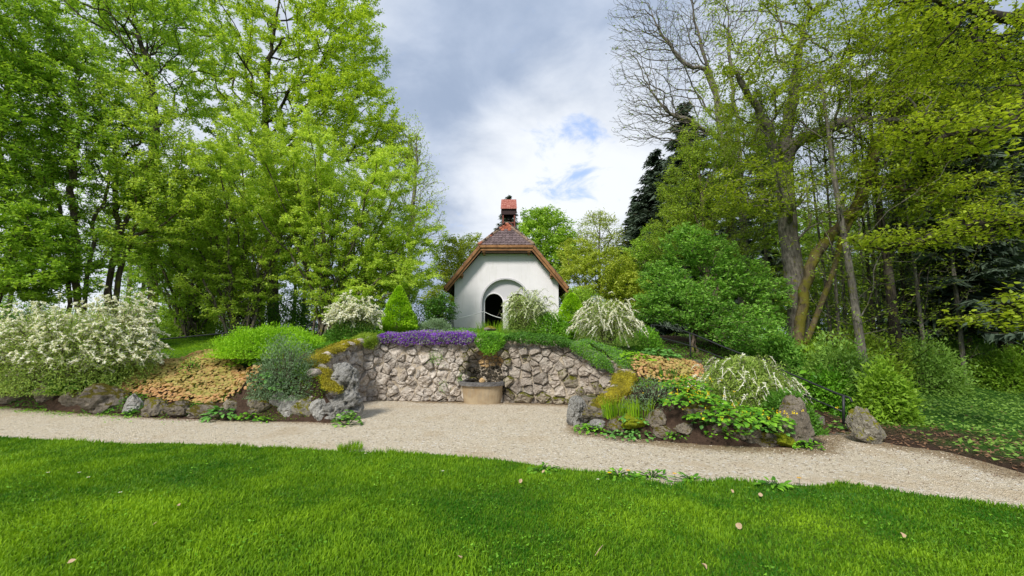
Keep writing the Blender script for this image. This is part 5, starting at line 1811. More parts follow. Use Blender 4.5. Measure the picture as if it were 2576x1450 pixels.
# ------------------------------------------------------------------ shrubs and bushes
def bush(name, label, cat, c, dim, n, lsize, mat, seed, lump=.22, tb=.5, aspect=.55, inner=.45, dome=True, nst=14, bark='bark_brown', tscale=2.0, flat=.0, upb=.7, group=None, zjit=0.0, rag=.12, lfreq=1.6):
    """leafy dome: c is the foot centre, dim the full width, depth and height"""
    rg = np.random.default_rng(seed)
    root = thing(name, label, cat, tuple(c), group)
    dirs = rand_dirs(rg, n); dirs[:, 2] = np.abs(dirs[:, 2]) * (1 if dome else 1) - .12 * (rg.random(n) < .3)
    r = inner + (1 - inner) * rg.random(n) ** .45
    lum = 1 + lump * fbm(dirs * lfreq + seed, 3, seed) * 1.6 + rag * (rg.random(n) ** 6)
    pos = dirs * (r * lum)[:, None] * np.array([dim[0] / 2, dim[1] / 2, dim[2]])
    pos[:, 2] = np.maximum(pos[:, 2], .02)
    d = dirs + rg.normal(0, .8, (n, 3)); d[:, 2] += .15
    nrm = dirs * .8 + rg.normal(0, .5, (n, 3)); nrm[:, 2] += upb
    tint = np.clip(tb + .45 * fbm(pos * tscale, 3, seed + 1) + rg.normal(0, .15, n) + .25 * (r - .8), 0, 1)
    V, F, tn = leaves(pos, d, nrm, lsize * rg.uniform(.65, 1.3, n), aspect, .2, tint)
    mb_ = MB()
    for k in range(nst):
        dd = rand_dirs(rg, 1)[0]; dd[2] = abs(dd[2]) + .3
        e = dd / np.linalg.norm(dd) * np.array([dim[0] / 2, dim[1] / 2, dim[2]]) * .8
        mb_.add(*tube(catmull([(0, 0, 0), e * .5 + rg.normal(0, .03, 3), e], 3), [.018 * (1 - i / 7 * .7) for i in range(7)], 4, cap=False))
    part('stems', np.concatenate(mb_.V), mb_.F, M[bark], root, world=False)
    part('foliage', V, F, M[mat], root, tint=tn, world=False)
    return root


def foot(u, v, d=None):
    return T(u, v) if d is None else np.array([*P(u, v, d)[:2], hz(*P(u, v, d)[:2])])


def fit_depth(u, v, d):
    """come forward to where the ground really is at (u, v) when the slope would bury the plant"""
    a = P(u, v, d)
    if d < 11 and v > 890 and hz(a[0], a[1]) > a[2] + .12: return float(T(u, v)[1]) + .12
    return d


def bush_px(name, label, cat, u, v0, v1, wpx, d, n, ls, mat, seed, depth=1.0, **kw):
    """bush seen from top line v0 to foot v1, wpx wide, at depth d"""
    d = fit_depth(u, v1, d)
    a = P(u, v1, d); top = P(u, v0, d)
    k = d / FPX
    kw.setdefault('lump', .2)
    return bush(name, label, cat, (a[0], a[1], a[2]), (wpx * k, wpx * k * depth, top[2] - a[2]), n, ls, mat, seed, **kw)


bush_px('round_shrub', 'broad lime-green low shrub behind the orange leaves', 'shrub', 678, 820, 900, 280, 11.2, 26000, .050, 'lf_lime', 401, depth=.55, tb=.6, aspect=.5, lfreq=4.0, lump=.26, upb=1.2)
bush_px('round_shrub', 'smaller lime-green mound at the right end of the broad lime shrub', 'shrub', 770, 838, 905, 110, 10.8, 8000, .048, 'lf_lime', 402, depth=.8, tb=.65, aspect=.5, lfreq=4.0, lump=.25, upb=1.2)
bush_px('grey_shrub', 'loose grey-green shrub beside the left end of the wall', 'shrub', 716, 852, 1000, 165, 9.9, 11000, .045, 'lf_greygreen', 403, depth=.8, aspect=.38, lump=.22, tb=.5, nst=40, inner=.3, lfreq=2.2)
bush_px('conical_spruce', 'bright green conical dwarf spruce left of the chapel', 'shrub', 1001, 722, 838, 104, 13.2, 100, .05, 'needle_lime', 404)
# the cone itself
o = [q for q in bpy.data.objects if q.get('label', '').startswith('bright green conical dwarf')][0]
for ch in list(o.children):
    if ch.name.startswith('foliage'): bpy.data.objects.remove(ch)


def cone_needles(o, h, r, n, seed, ls=.055, pw=.75, mat='needle_lime'):
    rg = np.random.default_rng(seed)
    z = rg.random(n) ** 1.3
    az = rg.uniform(0, 6.283, n)
    prof = (1 - z) ** pw * np.clip((z + .08) / .2, .5, 1)
    base = np.stack([np.cos(az) * .5, np.sin(az) * .5, z * 2], -1)
    rr = prof * r * (1 + .16 * fbm(base * 3.2, 3, seed)) * (.6 + .4 * rg.random(n) ** .4)
    pos = np.stack([np.cos(az) * rr, np.sin(az) * rr, z * h], -1)
    d = np.stack([np.cos(az), np.sin(az), np.full(n, .45)], -1) + rg.normal(0, .4, (n, 3))
    nrm = rg.normal(size=(n, 3)) * .6 + np.array([0, -.7, 1.0])
    tint = np.clip(.68 + .8 * fbm(pos * 7, 3, seed) + rg.normal(0, .18, n), 0, 1)
    V, F, tn = leaves(pos, d, nrm, ls * rg.uniform(.7, 1.3, n), .5, .1, tint)
    part('foliage', V, F, M[mat], o, tint=tn, world=False)


cone_needles(o, 1.42, .66, 18000, 5)
b = gpos(1440, 12.6, 0); b[2] = P(1440, 850, 12.6)[2]
o = bush('yew_shrub', 'bright green feathery conifer between the two upper right white bushes', 'shrub', b, (.5, .5, .9), 200, .04, 'needle_lime', 405)
for ch in list(o.children):
    if ch.name.startswith('foliage'): bpy.data.objects.remove(ch)
cone_needles(o, 1.28, .62, 14000, 6, pw=.6)
bush_px('leafy_shrub', 'mid-green leafy shrub between the doorway bush and the feathery conifer', 'shrub', 1375, 785, 850, 120, 12.2, 9000, .05, 'lf_mid', 406, depth=.7)
bush_px('leafy_shrub', 'dark green low shrub under the upper left white bush', 'shrub', 880, 808, 862, 130, 11.9, 8000, .05, 'lf_dark', 407, depth=.6, tb=.7)
bush_px('leafy_shrub', 'bluish-green low shrub left of the chapel corner', 'shrub', 1095, 800, 842, 90, 13.6, 7000, .045, 'lf_greygreen', 408, depth=.7, tb=.7)
bush_px('leafy_shrub', 'airy light green shrub in front of the stairs top', 'shrub', 1625, 820, 880, 80, 12.2, 4000, .045, 'lf_mid', 409, depth=.8, inner=.3)
for k, (u, v0, v1, w_, d, mat, tb, lab) in enumerate((
        (2110, 860, 1030, 170, 10.4, 'lf_under', .5, 'leafy green shrub right behind the lower stair railing'),
        (2235, 925, 1065, 125, 9.4, 'lf_deep', .45, 'feathery green shrub behind the lichened upright rock'),
        (2180, 830, 960, 170, 12.5, 'lf_olive', .6, 'yellowish green shrub below the pale leaning trunk'),
        (2330, 850, 990, 190, 12.5, 'lf_under', .7, 'grey-green shrub below the thick dark trunk'),
        (2450, 840, 985, 170, 13.5, 'lf_under', .45, 'dark bluish shrub under the middle of the spruce wood'),
        (2560, 880, 1000, 140, 12.5, 'lf_deep', .45, 'dark shrub at the right edge of the wood'),
        (2050, 850, 960, 120, 13.0, 'lf_deep', .6, 'green shrub at the foot of the great trunk'),
        (1950, 820, 930, 130, 12.2, 'lf_lush', .5, 'lush shrub left of the great trunk foot'),
        (2270, 830, 920, 200, 16, 'lf_under', .7, 'pale green undergrowth shrub among the slim trunks'),
        (2420, 820, 910, 200, 18, 'lf_under', .5, 'farther undergrowth shrub in the right wood'),
        (2120, 800, 900, 200, 18, 'lf_under', .55, 'undergrowth shrub behind the great trunk'),
        (2090, 930, 1045, 110, 9.2, 'lf_mid', .3, 'big-leaved green shrub just behind the handrail end'))):
    bush_px('shrub', lab, 'shrub', u, v0, v1, w_, d, 7000, .065 + .002 * d, mat, 420 + k, depth=.8, tb=tb, inner=.3, lump=.3, nst=22, rag=.35, lfreq=2.0)
for k, (u, d, w_, lab) in enumerate(((20, 17, 340, 'dark undergrowth behind the large white bush'), (300, 17.5, 260, 'dark undergrowth below the forked slender tree'), (500, 18.5, 260, 'dark undergrowth behind the handrail'),
                                     (730, 18, 260, 'dark undergrowth between the hazel stems'), (950, 18, 230, 'dark undergrowth behind the upper left white bush'), (-180, 15, 250, 'dark undergrowth beyond the left edge'), (150, 22, 420, 'farther dark undergrowth on the brow behind the left trunks'), (600, 23, 420, 'farther dark undergrowth on the brow behind the handrail'), (420, 20.5, 260, 'dark undergrowth between the forked tree and the left hazel'), (1030, 22, 260, 'farther undergrowth behind the conical spruce'))):
    bush_px('undergrowth_shrub', lab, 'shrub', u, 758 if k % 2 else 778, 850, w_, d, 9000, .08, 'lf_deep' if k % 3 else 'lf_dark', 450 + k, depth=.4, tb=.6, inner=.3, lump=.35, nst=14, rag=.4)


# ------------------------------------------------------------------ white-flowering arching bushes
def spiraea(label, u, v0, v1, wpx, d, seed, ncane=150, flat=1.0, depth=.8, flower=1.0, greenish=False, leaf_n=9000, droop=1.0, tw_len=.34, cover=.5, lsz=.035, fat=.022, lowcut=.25, side=0.):
    rg = np.random.default_rng(seed)
    d = fit_depth(u, v1, d)
    a = P(u, v1, d); top = P(u, v0, d); k = d / FPX
    W_ = wpx * k / 2; Hh = (top[2] - a[2]); D_ = W_ * depth
    root = thing('spiraea_bush', label, 'shrub', tuple(a))
    canes = MB(); spr = MB(); fp, fd, lp = [], [], []
    for c in range(ncane):
        az = rg.uniform(0, 6.283)
        el = rg.random() ** .62
        ro = (.25 + .75 * el)
        ex, ey = math.cos(az) * W_ * ro, math.sin(az) * D_ * ro
        hz_ = Hh * math.sqrt(max(0, 1 - (ro * .93) ** 2)) ** .85 * rg.uniform(.66, 1.10)
        hz_ = max(hz_, Hh * lowcut * rg.uniform(.7, 1.4))
        end = np.array([ex + side * Hh * .2, ey, hz_])
        mid = np.array([ex * .35, ey * .35, hz_ * .75])
        p0 = np.array([ex * .08, ey * .08, 0])
        q = np.linspace(0, 1, 7)[:, None]
        pts = (1 - q) ** 2 * p0 + 2 * (1 - q) * q * mid + q ** 2 * end
        canes.add(*tube(pts, np.linspace(.010, .004, 7), 3, cap=False))
        ntw = rg.integers(2, 5)
        for j in range(ntw):
            s_ = rg.uniform(.45, 1.0) if j else 1.0
            i = min(int(s_ * 6), 5); f = s_ * 6 - i
            b = pts[i] * (1 - f) + pts[i + 1] * f
            outd = unit(np.array([ex, ey * 1.0, 0]) + rg.normal(0, .55, 3) * W_)
            L = tw_len * rg.uniform(.6, 1.3)
            up0 = rg.uniform(.1, .9); bend_ = rg.normal(0, .35)
            qq = np.linspace(0, 1, 9)
            tp = b + outd * (L * qq)[:, None] * .85; tp[:, 2] += L * (up0 * qq - (up0 + .75 * droop) * qq ** 2); tp += np.array([-outd[1], outd[0], 0]) * (L * bend_ * qq ** 2)[:, None]
            canes.add(*tube(tp[::4], .003, 3, cap=False))
            if rg.random() < flower and b[2] > Hh * lowcut * .7:
                s0 = rg.uniform(.1, .40); nf = int(L * (1 - s0) / .011)
                k5 = np.linspace(s0, 1, 5)
                cpts = np.stack([np.interp(k5, qq, tp[:, i_]) for i_ in range(3)], -1)
                spr.add(*tube(cpts, fat * .30 * np.array([.35, .95, 1, .9, .25]) * rg.uniform(.7, 1.25, 5), 4, cap=False))
                t_ = rg.uniform(s0, 1, nf)
                x = np.interp(t_, qq, tp[:, 0]); y = np.interp(t_, qq, tp[:, 1]); z = np.interp(t_, qq, tp[:, 2])
                taper = np.where(t_ > .85, .6, 1.)
                fp.append(np.stack([x, y, z + .006], -1) + rg.normal(0, fat * .36, (nf, 3)) * taper[:, None])
            nl = 10
            t_ = rg.uniform(0, .9, nl)
            lp.append(np.stack([np.interp(t_, qq, tp[:, 0]), np.interp(t_, qq, tp[:, 1]), np.interp(t_, qq, tp[:, 2]) - .01], -1) + rg.normal(0, .02, (nl, 3)))
    part('stems', np.concatenate(canes.V), canes.F, M['bark_stem'], root, world=False)
    n = leaf_n
    dirs = rand_dirs(rg, n); dirs[:, 2] = np.abs(dirs[:, 2])
    lb = dirs * (.35 + .64 * rg.random((n, 1)) ** .5) * np.array([W_, D_, Hh])
    lb = np.concatenate([lb] + lp)
    n = len(lb)
    V, F, tn = leaves(lb, rg.normal(size=(n, 3)) + np.array([0, 0, -.2]), rg.normal(size=(n, 3)) * .5 + np.array([0, -.5, 1.]), lsz * rg.uniform(.7, 1.3, n), .36, .15,
                      np.clip(rg.normal(.5, .22, n) + .3 * fbm(lb * 3, 2, seed) + .3 * (lb[:, 2] / Hh - .45), 0, 1))
    part('foliage', V, F, M['lf_spir'], root, tint=tn, world=False)
    sm_ = part('flower_sprays', np.concatenate(spr.V), spr.F, M['blossom_g' if greenish else 'blossom'], root, world=False, tint=rg.random(spr.n), smooth=False)
    fp = np.concatenate(fp); n = len(fp)
    V, F, tn = leaves(fp, rand_dirs(rg, n) * np.array([1, 1, .4]), rand_dirs(rg, n) + np.array([0, -.6, 1.3]), np.full(n, fat * 1.15) * rg.uniform(.7, 1.3, n), 1.1, .25, rg.random(n))
    part('blossom', V, F, M['blossom_g' if greenish else 'blossom'], root, tint=tn, world=False)
    return root


spiraea('huge white-flowering arching bush at the left picture edge', 150, 772, 985, 470, 10.4, 501, 560, depth=.45, leaf_n=40000, droop=.3, tw_len=.24, lsz=.05, fat=.034, flower=.95, lowcut=.25)
spiraea('taller shoots of white blossom at the right end of the huge left white bush', 285, 735, 960, 180, 10.7, 502, 130, depth=.6, leaf_n=6000, droop=.3, tw_len=.34, flower=.95, fat=.034)
spiraea('small dense white-flowering bush left of the conical spruce', 890, 748, 852, 122, 12.0, 503, 170, leaf_n=7000, droop=.25, tw_len=.24, flower=1.0, lowcut=.5, fat=.034)
spiraea('creamy white arching bush in front of the chapel doorway pillar', 1325, 730, 836, 130, 12.2, 504, 130, leaf_n=10000, droop=.55, tw_len=.30, flower=.62, greenish=True, lowcut=.35, fat=.023, side=.3)
spiraea('white arching bush with drooping sprays above the right side of the bay wall', 1527, 752, 870, 165, 11.4, 505, 150, leaf_n=14000, droop=.7, tw_len=.33, flower=.75, lowcut=.35, fat=.026)
spiraea('large fountain-shaped white and green bush between the right bed and the stairs', 1873, 893, 1048, 245, 9.0, 506, 170, leaf_n=40000, droop=1.1, tw_len=.30, flower=.45, lowcut=.34, fat=.024, depth=.75, lsz=.055)


# ------------------------------------------------------------------ orange-leaved ground cover (each large leaf its own)
def epimedium(name, label, poly, n, seed, hgt=.22, ls=.085, hmax=None):
    rg = np.random.default_rng(seed)
    pl = np.array([foot(*q)[:2] for q in poly])
    c = pl.mean(0); root = thing(name, label, 'plant', (c[0], c[1], hz(*c)))
    lo_, hi_ = pl.min(0), pl.max(0)
    P2 = rg.uniform(lo_, hi_, (n * 4, 2)); P2 = P2[inside(P2[:, 0], P2[:, 1], pl)][:n]
    ed = seg_dist(P2[:, 0], P2[:, 1], pl)
    n = len(P2)
    hh = hgt * np.clip(ed / .22, 0.25, 1) ** .6 * (1 + .35 * fbm(xy0(P2[:, 0], P2[:, 1], 3.2), 3, seed))
    lay = rg.random(n)
    z = H(P2[:, 0], P2[:, 1]) + hh * np.where(lay < .25, .6, 1)
    pos = np.c_[P2, z]
    gxx = (H(P2[:, 0] + .1, P2[:, 1]) - H(P2[:, 0] - .1, P2[:, 1])) / .2; gyy = (H(P2[:, 0], P2[:, 1] + .1) - H(P2[:, 0], P2[:, 1] - .1)) / .2
    nrm = np.stack([-gxx, -gyy - .35, np.ones(n)], -1) + rg.normal(0, .42, (n, 3))
    d = np.stack([rg.normal(0, .8, n), -.9 + rg.normal(0, .5, n), -.45 + rg.normal(0, .2, n)], -1)
    nearest = np.argsort(P2[:, 1] - 2 * z)[:0]
    key = pos[:, 1] - 3.0 * (ed < .2) + rg.random(n) * 1.2
    big = np.argsort(key)[:290]
    rest = np.ones(n, bool); rest[big] = False
    tn_ = np.clip(.72 - .5 * (hh / hgt - .75) + .3 * fbm(pos * 2.4, 3, seed + 4) + rg.normal(0, .16, n) + .25 * (ed < .25), 0, 1)
    ms = [leaf_proto(M['lf_epi'], t_) for t_ in (.45, .6, .75, .9, 1.0)]
    sz = ls * rg.uniform(.75, 1.25, n)
    leaf_parts(root, ms, pos[big], d[big], nrm[big], sz[big], rg=rg)
    # the rest as joined heart-shaped leaves
    dr_ = unit(d[rest]); x = unit(np.cross(dr_, nrm[rest])); n2 = np.cross(x, dr_)
    hvv = np.array([(x_, y_, -.12 * x_ * x_ * 4 + .06 * math.sin(y_ * 3)) for x_, y_ in hv] + [(0, .5, .05)])
    V = pos[rest][:, None] + sz[rest][:, None, None] * (x[:, None] * hvv[None, :, :1] + dr_[:, None] * hvv[None, :, 1:2] + n2[:, None] * hvv[None, :, 2:])
    m_ = len(V)
    F = (np.arange(m_)[:, None, None] * 9 + np.array([[i, (i + 1) % 8, 8] for i in range(8)])[None]).reshape(-1, 3)
    o = part('leaves', V.reshape(-1, 3), F, M['lf_epi'], root, tint=np.repeat(tn_[rest], 9)); o['kind'] = 'stuff'
    # wiry stems
    mb_ = MB()
    for i in rg.choice(n, 260):
        p = pos[i]; g_ = hz(p[0], p[1]); mb_.add(*tube([(p[0], p[1] + .05, g_ - .02), p], .003, 3, cap=False))
    mb_.part('stems', M['bark_dark'], root)
    return root


epimedium('epimedium_patch', 'large patch of orange and green leaves in the left bed above the rocks', [(300, 985), (420, 1012), (560, 1022), (668, 1006), (660, 960), (610, 925), (480, 912), (380, 925), (330, 950)], 4200, 601, ls=.08)
epimedium('epimedium_patch', 'upper strip of orange leaves in front of the lime-green shrub', [(430, 922), (500, 930), (600, 925), (612, 898), (540, 893), (480, 900)], 900, 602, hgt=.2, ls=.07)
epimedium('epimedium_patch', 'patch of orange leaves on the slope below the stairs railing', [(1572, 925), (1610, 950), (1700, 975), (1770, 968), (1765, 925), (1690, 912), (1620, 905)], 2000, 603, ls=.075)


# ------------------------------------------------------------------ low plants
def cushion(name, label, poly3, n, ls, mats, seed, hgt=.12, cat='plant', aspect=.6, tscale=4, fn=None, kind=None, tb=.5):
    """plants spilling over given surface points (N, 3) with normals"""
    pass


def tuft(name, label, u, v, n, length, mat='grass_dark', seed=0, spread=.12, d=None, width=.008, cat='plant', lean=.35):
    rg = np.random.default_rng(seed)
    c = foot(u, v, d)
    mb_V, tn = [], []
    az = rg.uniform(0, 6.283, n); r0 = spread * rg.random(n) ** .5 * .5
    b = np.stack([np.cos(az) * r0, np.sin(az) * r0, np.zeros(n)], -1)
    L = length * rg.uniform(.55, 1.1, n)
    o_ = np.stack([np.cos(az), np.sin(az), np.zeros(n)], -1) * (rg.random(n) * lean)[:, None] + rg.normal(0, .08, (n, 3)) * np.array([1, 1, 0])
    s = np.stack([-np.sin(az + 1), np.cos(az + 1), np.zeros(n)], -1) * width / 2
    m1 = b + o_ * L[:, None] * .4 + np.array([0, 0, 1]) * L[:, None] * .6
    t1 = b + o_ * L[:, None] * 1.1 + np.array([0, 0, 1]) * L[:, None] * .95
    V = np.stack([b - s, b + s, m1 + s, m1 - s, t1], 1).reshape(-1, 3)
    i = np.arange(n)[:, None] * 5
    F4 = i + np.array([[0, 1, 2, 3]]); F3 = i + np.array([[3, 2, 4]])
    me = mesh_data(name, V, [F4, F3], M[mat], tint=np.repeat(np.clip(rg.normal(.6, .2, n), 0, 1), 5))
    o = link(name, me, loc=c)
    return tag(o, label, cat)


def rosette(name, label, u, v, nleaf, ls, spread, hgt, mat, seed, d=None, cat='plant', flowers=None, nst=7, droop=.35, narrow=1.0):
    """plant whose single leaves can be told apart"""
    rg = np.random.default_rng(seed)
    c = foot(u, v, d)
    root = thing(name, label, cat, tuple(c))
    V = [(x * narrow, y, -.25 * x * x + .10 * math.sin(y * 3) - .12 * y * y) for x, y in hv] + [(0, .5, .06)]
    F = np.array([[i, (i + 1) % 8, 8] for i in range(8)])
    ms = [mesh_data('leaf', V, F, M[mat], tint=np.full(9, t_)) for t_ in (.1, .35, .6, .9)]
    az = rg.uniform(0, 6.283, nleaf); rr = rg.random(nleaf) ** .6
    pos = np.stack([np.cos(az) * spread * rr * .5, np.sin(az) * spread * rr * .4, hgt * (1.05 - .75 * rr ** 2) * rg.uniform(.55, 1.0, nleaf)], -1) + c
    d_ = np.stack([np.cos(az), np.sin(az), -droop * rr + .1], -1) + rg.normal(0, .25, (nleaf, 3))
    nr_ = np.stack([np.cos(az) * .3, np.sin(az) * .3 - .25, np.ones(nleaf)], -1) + rg.normal(0, .2, (nleaf, 3))
    leaf_parts(root, ms, pos, d_, nr_, ls * rg.uniform(.7, 1.2, nleaf), rg=rg)
    mb_ = MB()
    for i in rg.choice(nleaf, min(nleaf, 26), replace=False):
        mb_.add(*tube([c + (0, 0, -.02), c + (pos[i] - c) * np.array([.5, .5, .7]), pos[i]], .004, 3, cap=False))
    mb_.part('stems', M['lf_dark'], root)
    if flowers:
        mat_f, nf = flowers
        fp = np.stack([rg.normal(0, spread * .3, nf), rg.normal(0, spread * .25, nf), hgt * rg.uniform(.5, 1.15, nf)], -1)
        q = np.repeat(fp, 4, 0) + rg.normal(0, .006, (nf * 4, 3))
        V, F, tn = leaves(q, rand_dirs(rg, nf * 4), rand_dirs(rg, nf * 4), np.full(nf * 4, .022), .8, .1, rg.random(nf * 4))
        part('flowers', V, F, M[mat_f], root, tint=tn, world=False)
    return root


rosette('peony_plant', 'large light green peony with long leaves at the path below the rocks', 557, 1057, 60, .15, .62, .26, 'lf_peony', 701, narrow=.55)
rosette('leafy_plant', 'bright green leafy plant right of the large peony', 628, 1058, 70, .07, .5, .16, 'lf_mid', 702)
rosette('leafy_plant', 'small pale plant on the path edge left of the grey leaning rock', 668, 1062, 30, .07, .35, .09, 'lf_mid', 703, narrow=.6)
rosette('peony_plant', 'light green peony leaves in front of the grey-green shrub', 682, 990, 55, .12, .62, .42, 'lf_peony', 704, narrow=.6)
rosette('peony_plant', 'small peony shoot right of the one before the grey-green shrub', 727, 998, 26, .10, .34, .28, 'lf_peony', 705, narrow=.55)
rosette('leafy_plant', 'green nettle-like plant at the foot of the tall holed rock', 872, 1066, 90, .07, .50, .28, 'lf_lush', 706, flowers=None, d=8.15)
rosette('leafy_plant', 'yellow-green broad leaves before the white bush near the pointed boulder', 152, 995, 30, .10, .6, .16, 'lf_lime', 707)
rosette('leafy_plant', 'green plant with tiny yellow flowers left of the orange leaves', 285, 1000, 55, .08, .6, .2, 'lf_mid', 708, flowers=('yellow', 10))
rosette('leafy_plant', 'pale green leaves growing before the grey lichened rock', 322, 1047, 22, .06, .3, .12, 'lf_mid', 709)
rosette('leafy_plant', 'bright green plant between the lime shrub and the orange leaves', 625, 925, 180, .08, 1.1, .26, 'lf_lime', 710)
rosette('leafy_plant', 'ground plants under the huge white bush', 210, 985, 90, .09, 1.7, .22, 'lf_dark', 711)
rosette('rose_shrub', 'thin rose shrub with small leaves standing in the orange leaves', 478, 955, 130, .05, .62, .55, 'lf_mid', 712)
rosette('rose_shrub', 'small thin shrub at the left end of the orange leaves beside the lawn', 410, 915, 70, .05, .7, .35, 'lf_greygreen', 713)
# right bed
rosette('hosta_plant', 'green leafy perennials at the top of the right bed by the steps', 1650, 905, 170, .11, 1.3, .28, 'lf_peony', 720)
rosette('leafy_plant', 'yellowish leafy plants above the orange leaves on the right slope', 1590, 912, 150, .09, 1.0, .24, 'lf_lime', 721)
rosette('leafy_plant', 'round yellow-flowered leafy plant behind the variegated hosta', 1725, 992, 220, .075, 1.0, .30, 'lf_mid', 722, flowers=('yellow', 40))
rosette('hosta_plant', 'small hosta with white-edged long leaves in the right bed', 1753, 1000, 18, .16, .28, .22, 'lf_peony', 723, narrow=.5)
rosette('leafy_plant', 'left yellow-flowered leafy plant in the middle of the soil', 1745, 1036, 230, .075, 1.05, .24, 'lf_mid', 724, flowers=('yellow', 45))
rosette('leafy_plant', 'broad mass of yellow-flowered leaves under the fountain-shaped bush', 1855, 1072, 360, .075, 1.55, .24, 'lf_mid', 725, flowers=('yellow', 60))
rosette('leafy_plant', 'dark green big leaves right of the yellow-flowered mass', 1910, 1084, 150, .08, .9, .22, 'lf_lush', 726)
rosette('leafy_plant', 'blue-green leaves behind the bright moss cushion', 1600, 1070, 60, .06, .6, .16, 'lf_peony', 727)
rosette('leafy_plant', 'small green plant beside the moss-capped boulder', 1775, 1075, 35, .06, .4, .12, 'lf_peony', 728)
rosette('leafy_plant', 'green weeds on the path edge at the upright bay-end rock', 1490, 1088, 190, .05, .7, .14, 'lf_mid', 729)
rosette('leafy_plant', 'green weeds trailing over the path corner of the right bed', 1590, 1100, 150, .055, .9, .13, 'lf_peony', 730)
rosette('leafy_plant', 'green weeds on the path edge left of the long mossy rock', 1835, 1112, 100, .055, .75, .14, 'lf_mid', 731)
rosette('leafy_plant', 'blue-green plants between the boulders at the bed corner', 1925, 1085, 90, .055, .8, .16, 'lf_peony', 732)
rosette('leafy_plant', 'tiny weeds at the path below the dark pointed rock', 1700, 1105, 50, .045, .5, .1, 'lf_mid', 733)
rosette('leafy_plant', 'weeds at the foot of the tall dark boulder', 2030, 1130, 70, .05, .45, .12, 'lf_mid', 734)
rosette('leafy_plant', 'green leaves at the foot of the iron railing post', 2128, 1080, 40, .08, .45, .16, 'lf_lush', 735)
rosette('chestnut_sapling', 'sapling with big palmate leaves behind the lower handrail', 2045, 975, 60, .15, .95, .75, 'lf_mid', 736, d=9.4)
bush_px('heather_shrub', 'dark twiggy shrub with tiny leaves in the right bed below the mossy wall end', 'shrub', 1640, 950, 1030, 130, 9.0, 2200, .03, 'lf_greygreen', 737, inner=.2, nst=50, bark='bark_dark', depth=.7)
bush_px('leafy_shrub', 'dark green shade shrub under the fountain-shaped bush beside the tall boulder', 'shrub', 1985, 980, 1085, 130, 8.7, 7000, .05, 'lf_dark', 738, inner=.3, depth=.8, tb=.8)
tuft('grass_tuft', 'fresh green grass blades before the mossy right wall end', 1548, 1055, 130, .40, 'grass', 741, .4, width=.009)
tuft('grass_tuft', 'narrow daylily leaves right of the grass before the mossy wall end', 1612, 1050, 90, .36, 'grass', 742, .4, width=.011)
tuft('grass_tuft', 'tall thin grass growing in front of the chapel doorway', 1238, 830, 170, .42, 'grass', 743, .9, d=12.6, width=.010)
tuft('grass_tuft', 'green leek-like blades on the right slope below the orange leaves', 1680, 965, 70, .4, 'grass_dark', 744, .3, width=.013)
tuft('grass_tuft', 'dark iris blades under the huge white bush', 160, 990, 120, .45, 'grass_dark', 745, .5, width=.015)
tuft('grass_tuft', 'grass tuft on the gravel at the lawn edge, left of the middle', 880, 1134, 260, .13, 'grass', 746, .34, width=.006)


# --------------------- things growing over the wall top
def on_wall_top(s0, s1, n, rg, back=.35, over=.12, dz=.05):
    """points on the rounded top edge: q from behind the wall to hanging over the face"""
    s = rg.uniform(s0, s1, n); q = rg.random(n)
    x, y, t_, nx_, ny_ = wall_at(s)
    o = np.where(q < .55, -back * (1 - q / .55), over * .9)
    hang = np.where(q < .55, 0, (q - .55) / .45)
    return s, q, o, hang, x, y, t_, nx_, ny_


def wall_cover(name, label, s0, s1, n, ls, mats, seed, thick=.12, hang_len=.25, back=.5, cat='plant', parts=(('foliage', 1.0, 'lf_mid'),), edgef=None, aspect=.6):
    rg = np.random.default_rng(seed)
    sm = (s0 + s1) / 2; xm, ym, tm, _, _ = wall_at(sm)
    root = thing(name, label, cat, (float(xm), float(ym), float(tm)))
    for (pn, frac, mat, size, lift, lowbias) in parts:
        m_ = int(n * frac)
        s, q, o, hang, x, y, t_, nx_, ny_ = on_wall_top(s0, s1, m_, rg, back)
        if lowbias: hang = np.where(hang > 0, hang, rg.random(m_) * .35); o = np.where(hang > .0, .08, o)
        env = np.clip(np.minimum(s - s0, s1 - s) / .25, .15, 1) ** .5
        hl_ = hang_len * (1 + .55 * fbm(xy0(s, s * 0, 2.6), 3, seed)) * env
        lump = thick * (1 + .6 * fbm(np.stack([s * 3, o * 3, hang * 2], -1), 3, seed + 2)) * env
        up_ = np.where(hang <= 0, lump, lump * (1 - hang) * .8)
        oo = o + np.where(hang > 0, lump * .5 * np.sin(hang * 3.1) + .02, 0)
        pos = np.stack([x + nx_ * oo, y + ny_ * oo, t_ + up_ * (lift) - hang * hl_], -1) + rg.normal(0, .018, (m_, 3))
        nrm = np.stack([nx_ * .8, ny_ * .8, np.ones(m_) * .7], -1) + rg.normal(0, .4, (m_, 3))
        d = rg.normal(size=(m_, 3)); d += np.stack([nx_, ny_, np.zeros(m_)], -1) * .5
        tint = np.clip(.5 + .5 * fbm(pos * 5, 3, seed) + rg.normal(0, .2, m_), 0, 1)
        V, F, tn = leaves(pos, d, nrm, size * rg.uniform(.7, 1.3, m_), aspect, .2, tint)
        part(pn, V, F, M[mat], root, tint=tn)
    return root


def s_of(u):
    us = []
    pr = CURVE[:, :2]
    uu = 1288 + pr[:, 0] / pr[:, 1] * 1094
    i0 = np.argmin(uu); i1 = np.argmax(uu)
    return float(np.interp(u, uu[i0:i1 + 1], CS[i0:i1 + 1]))


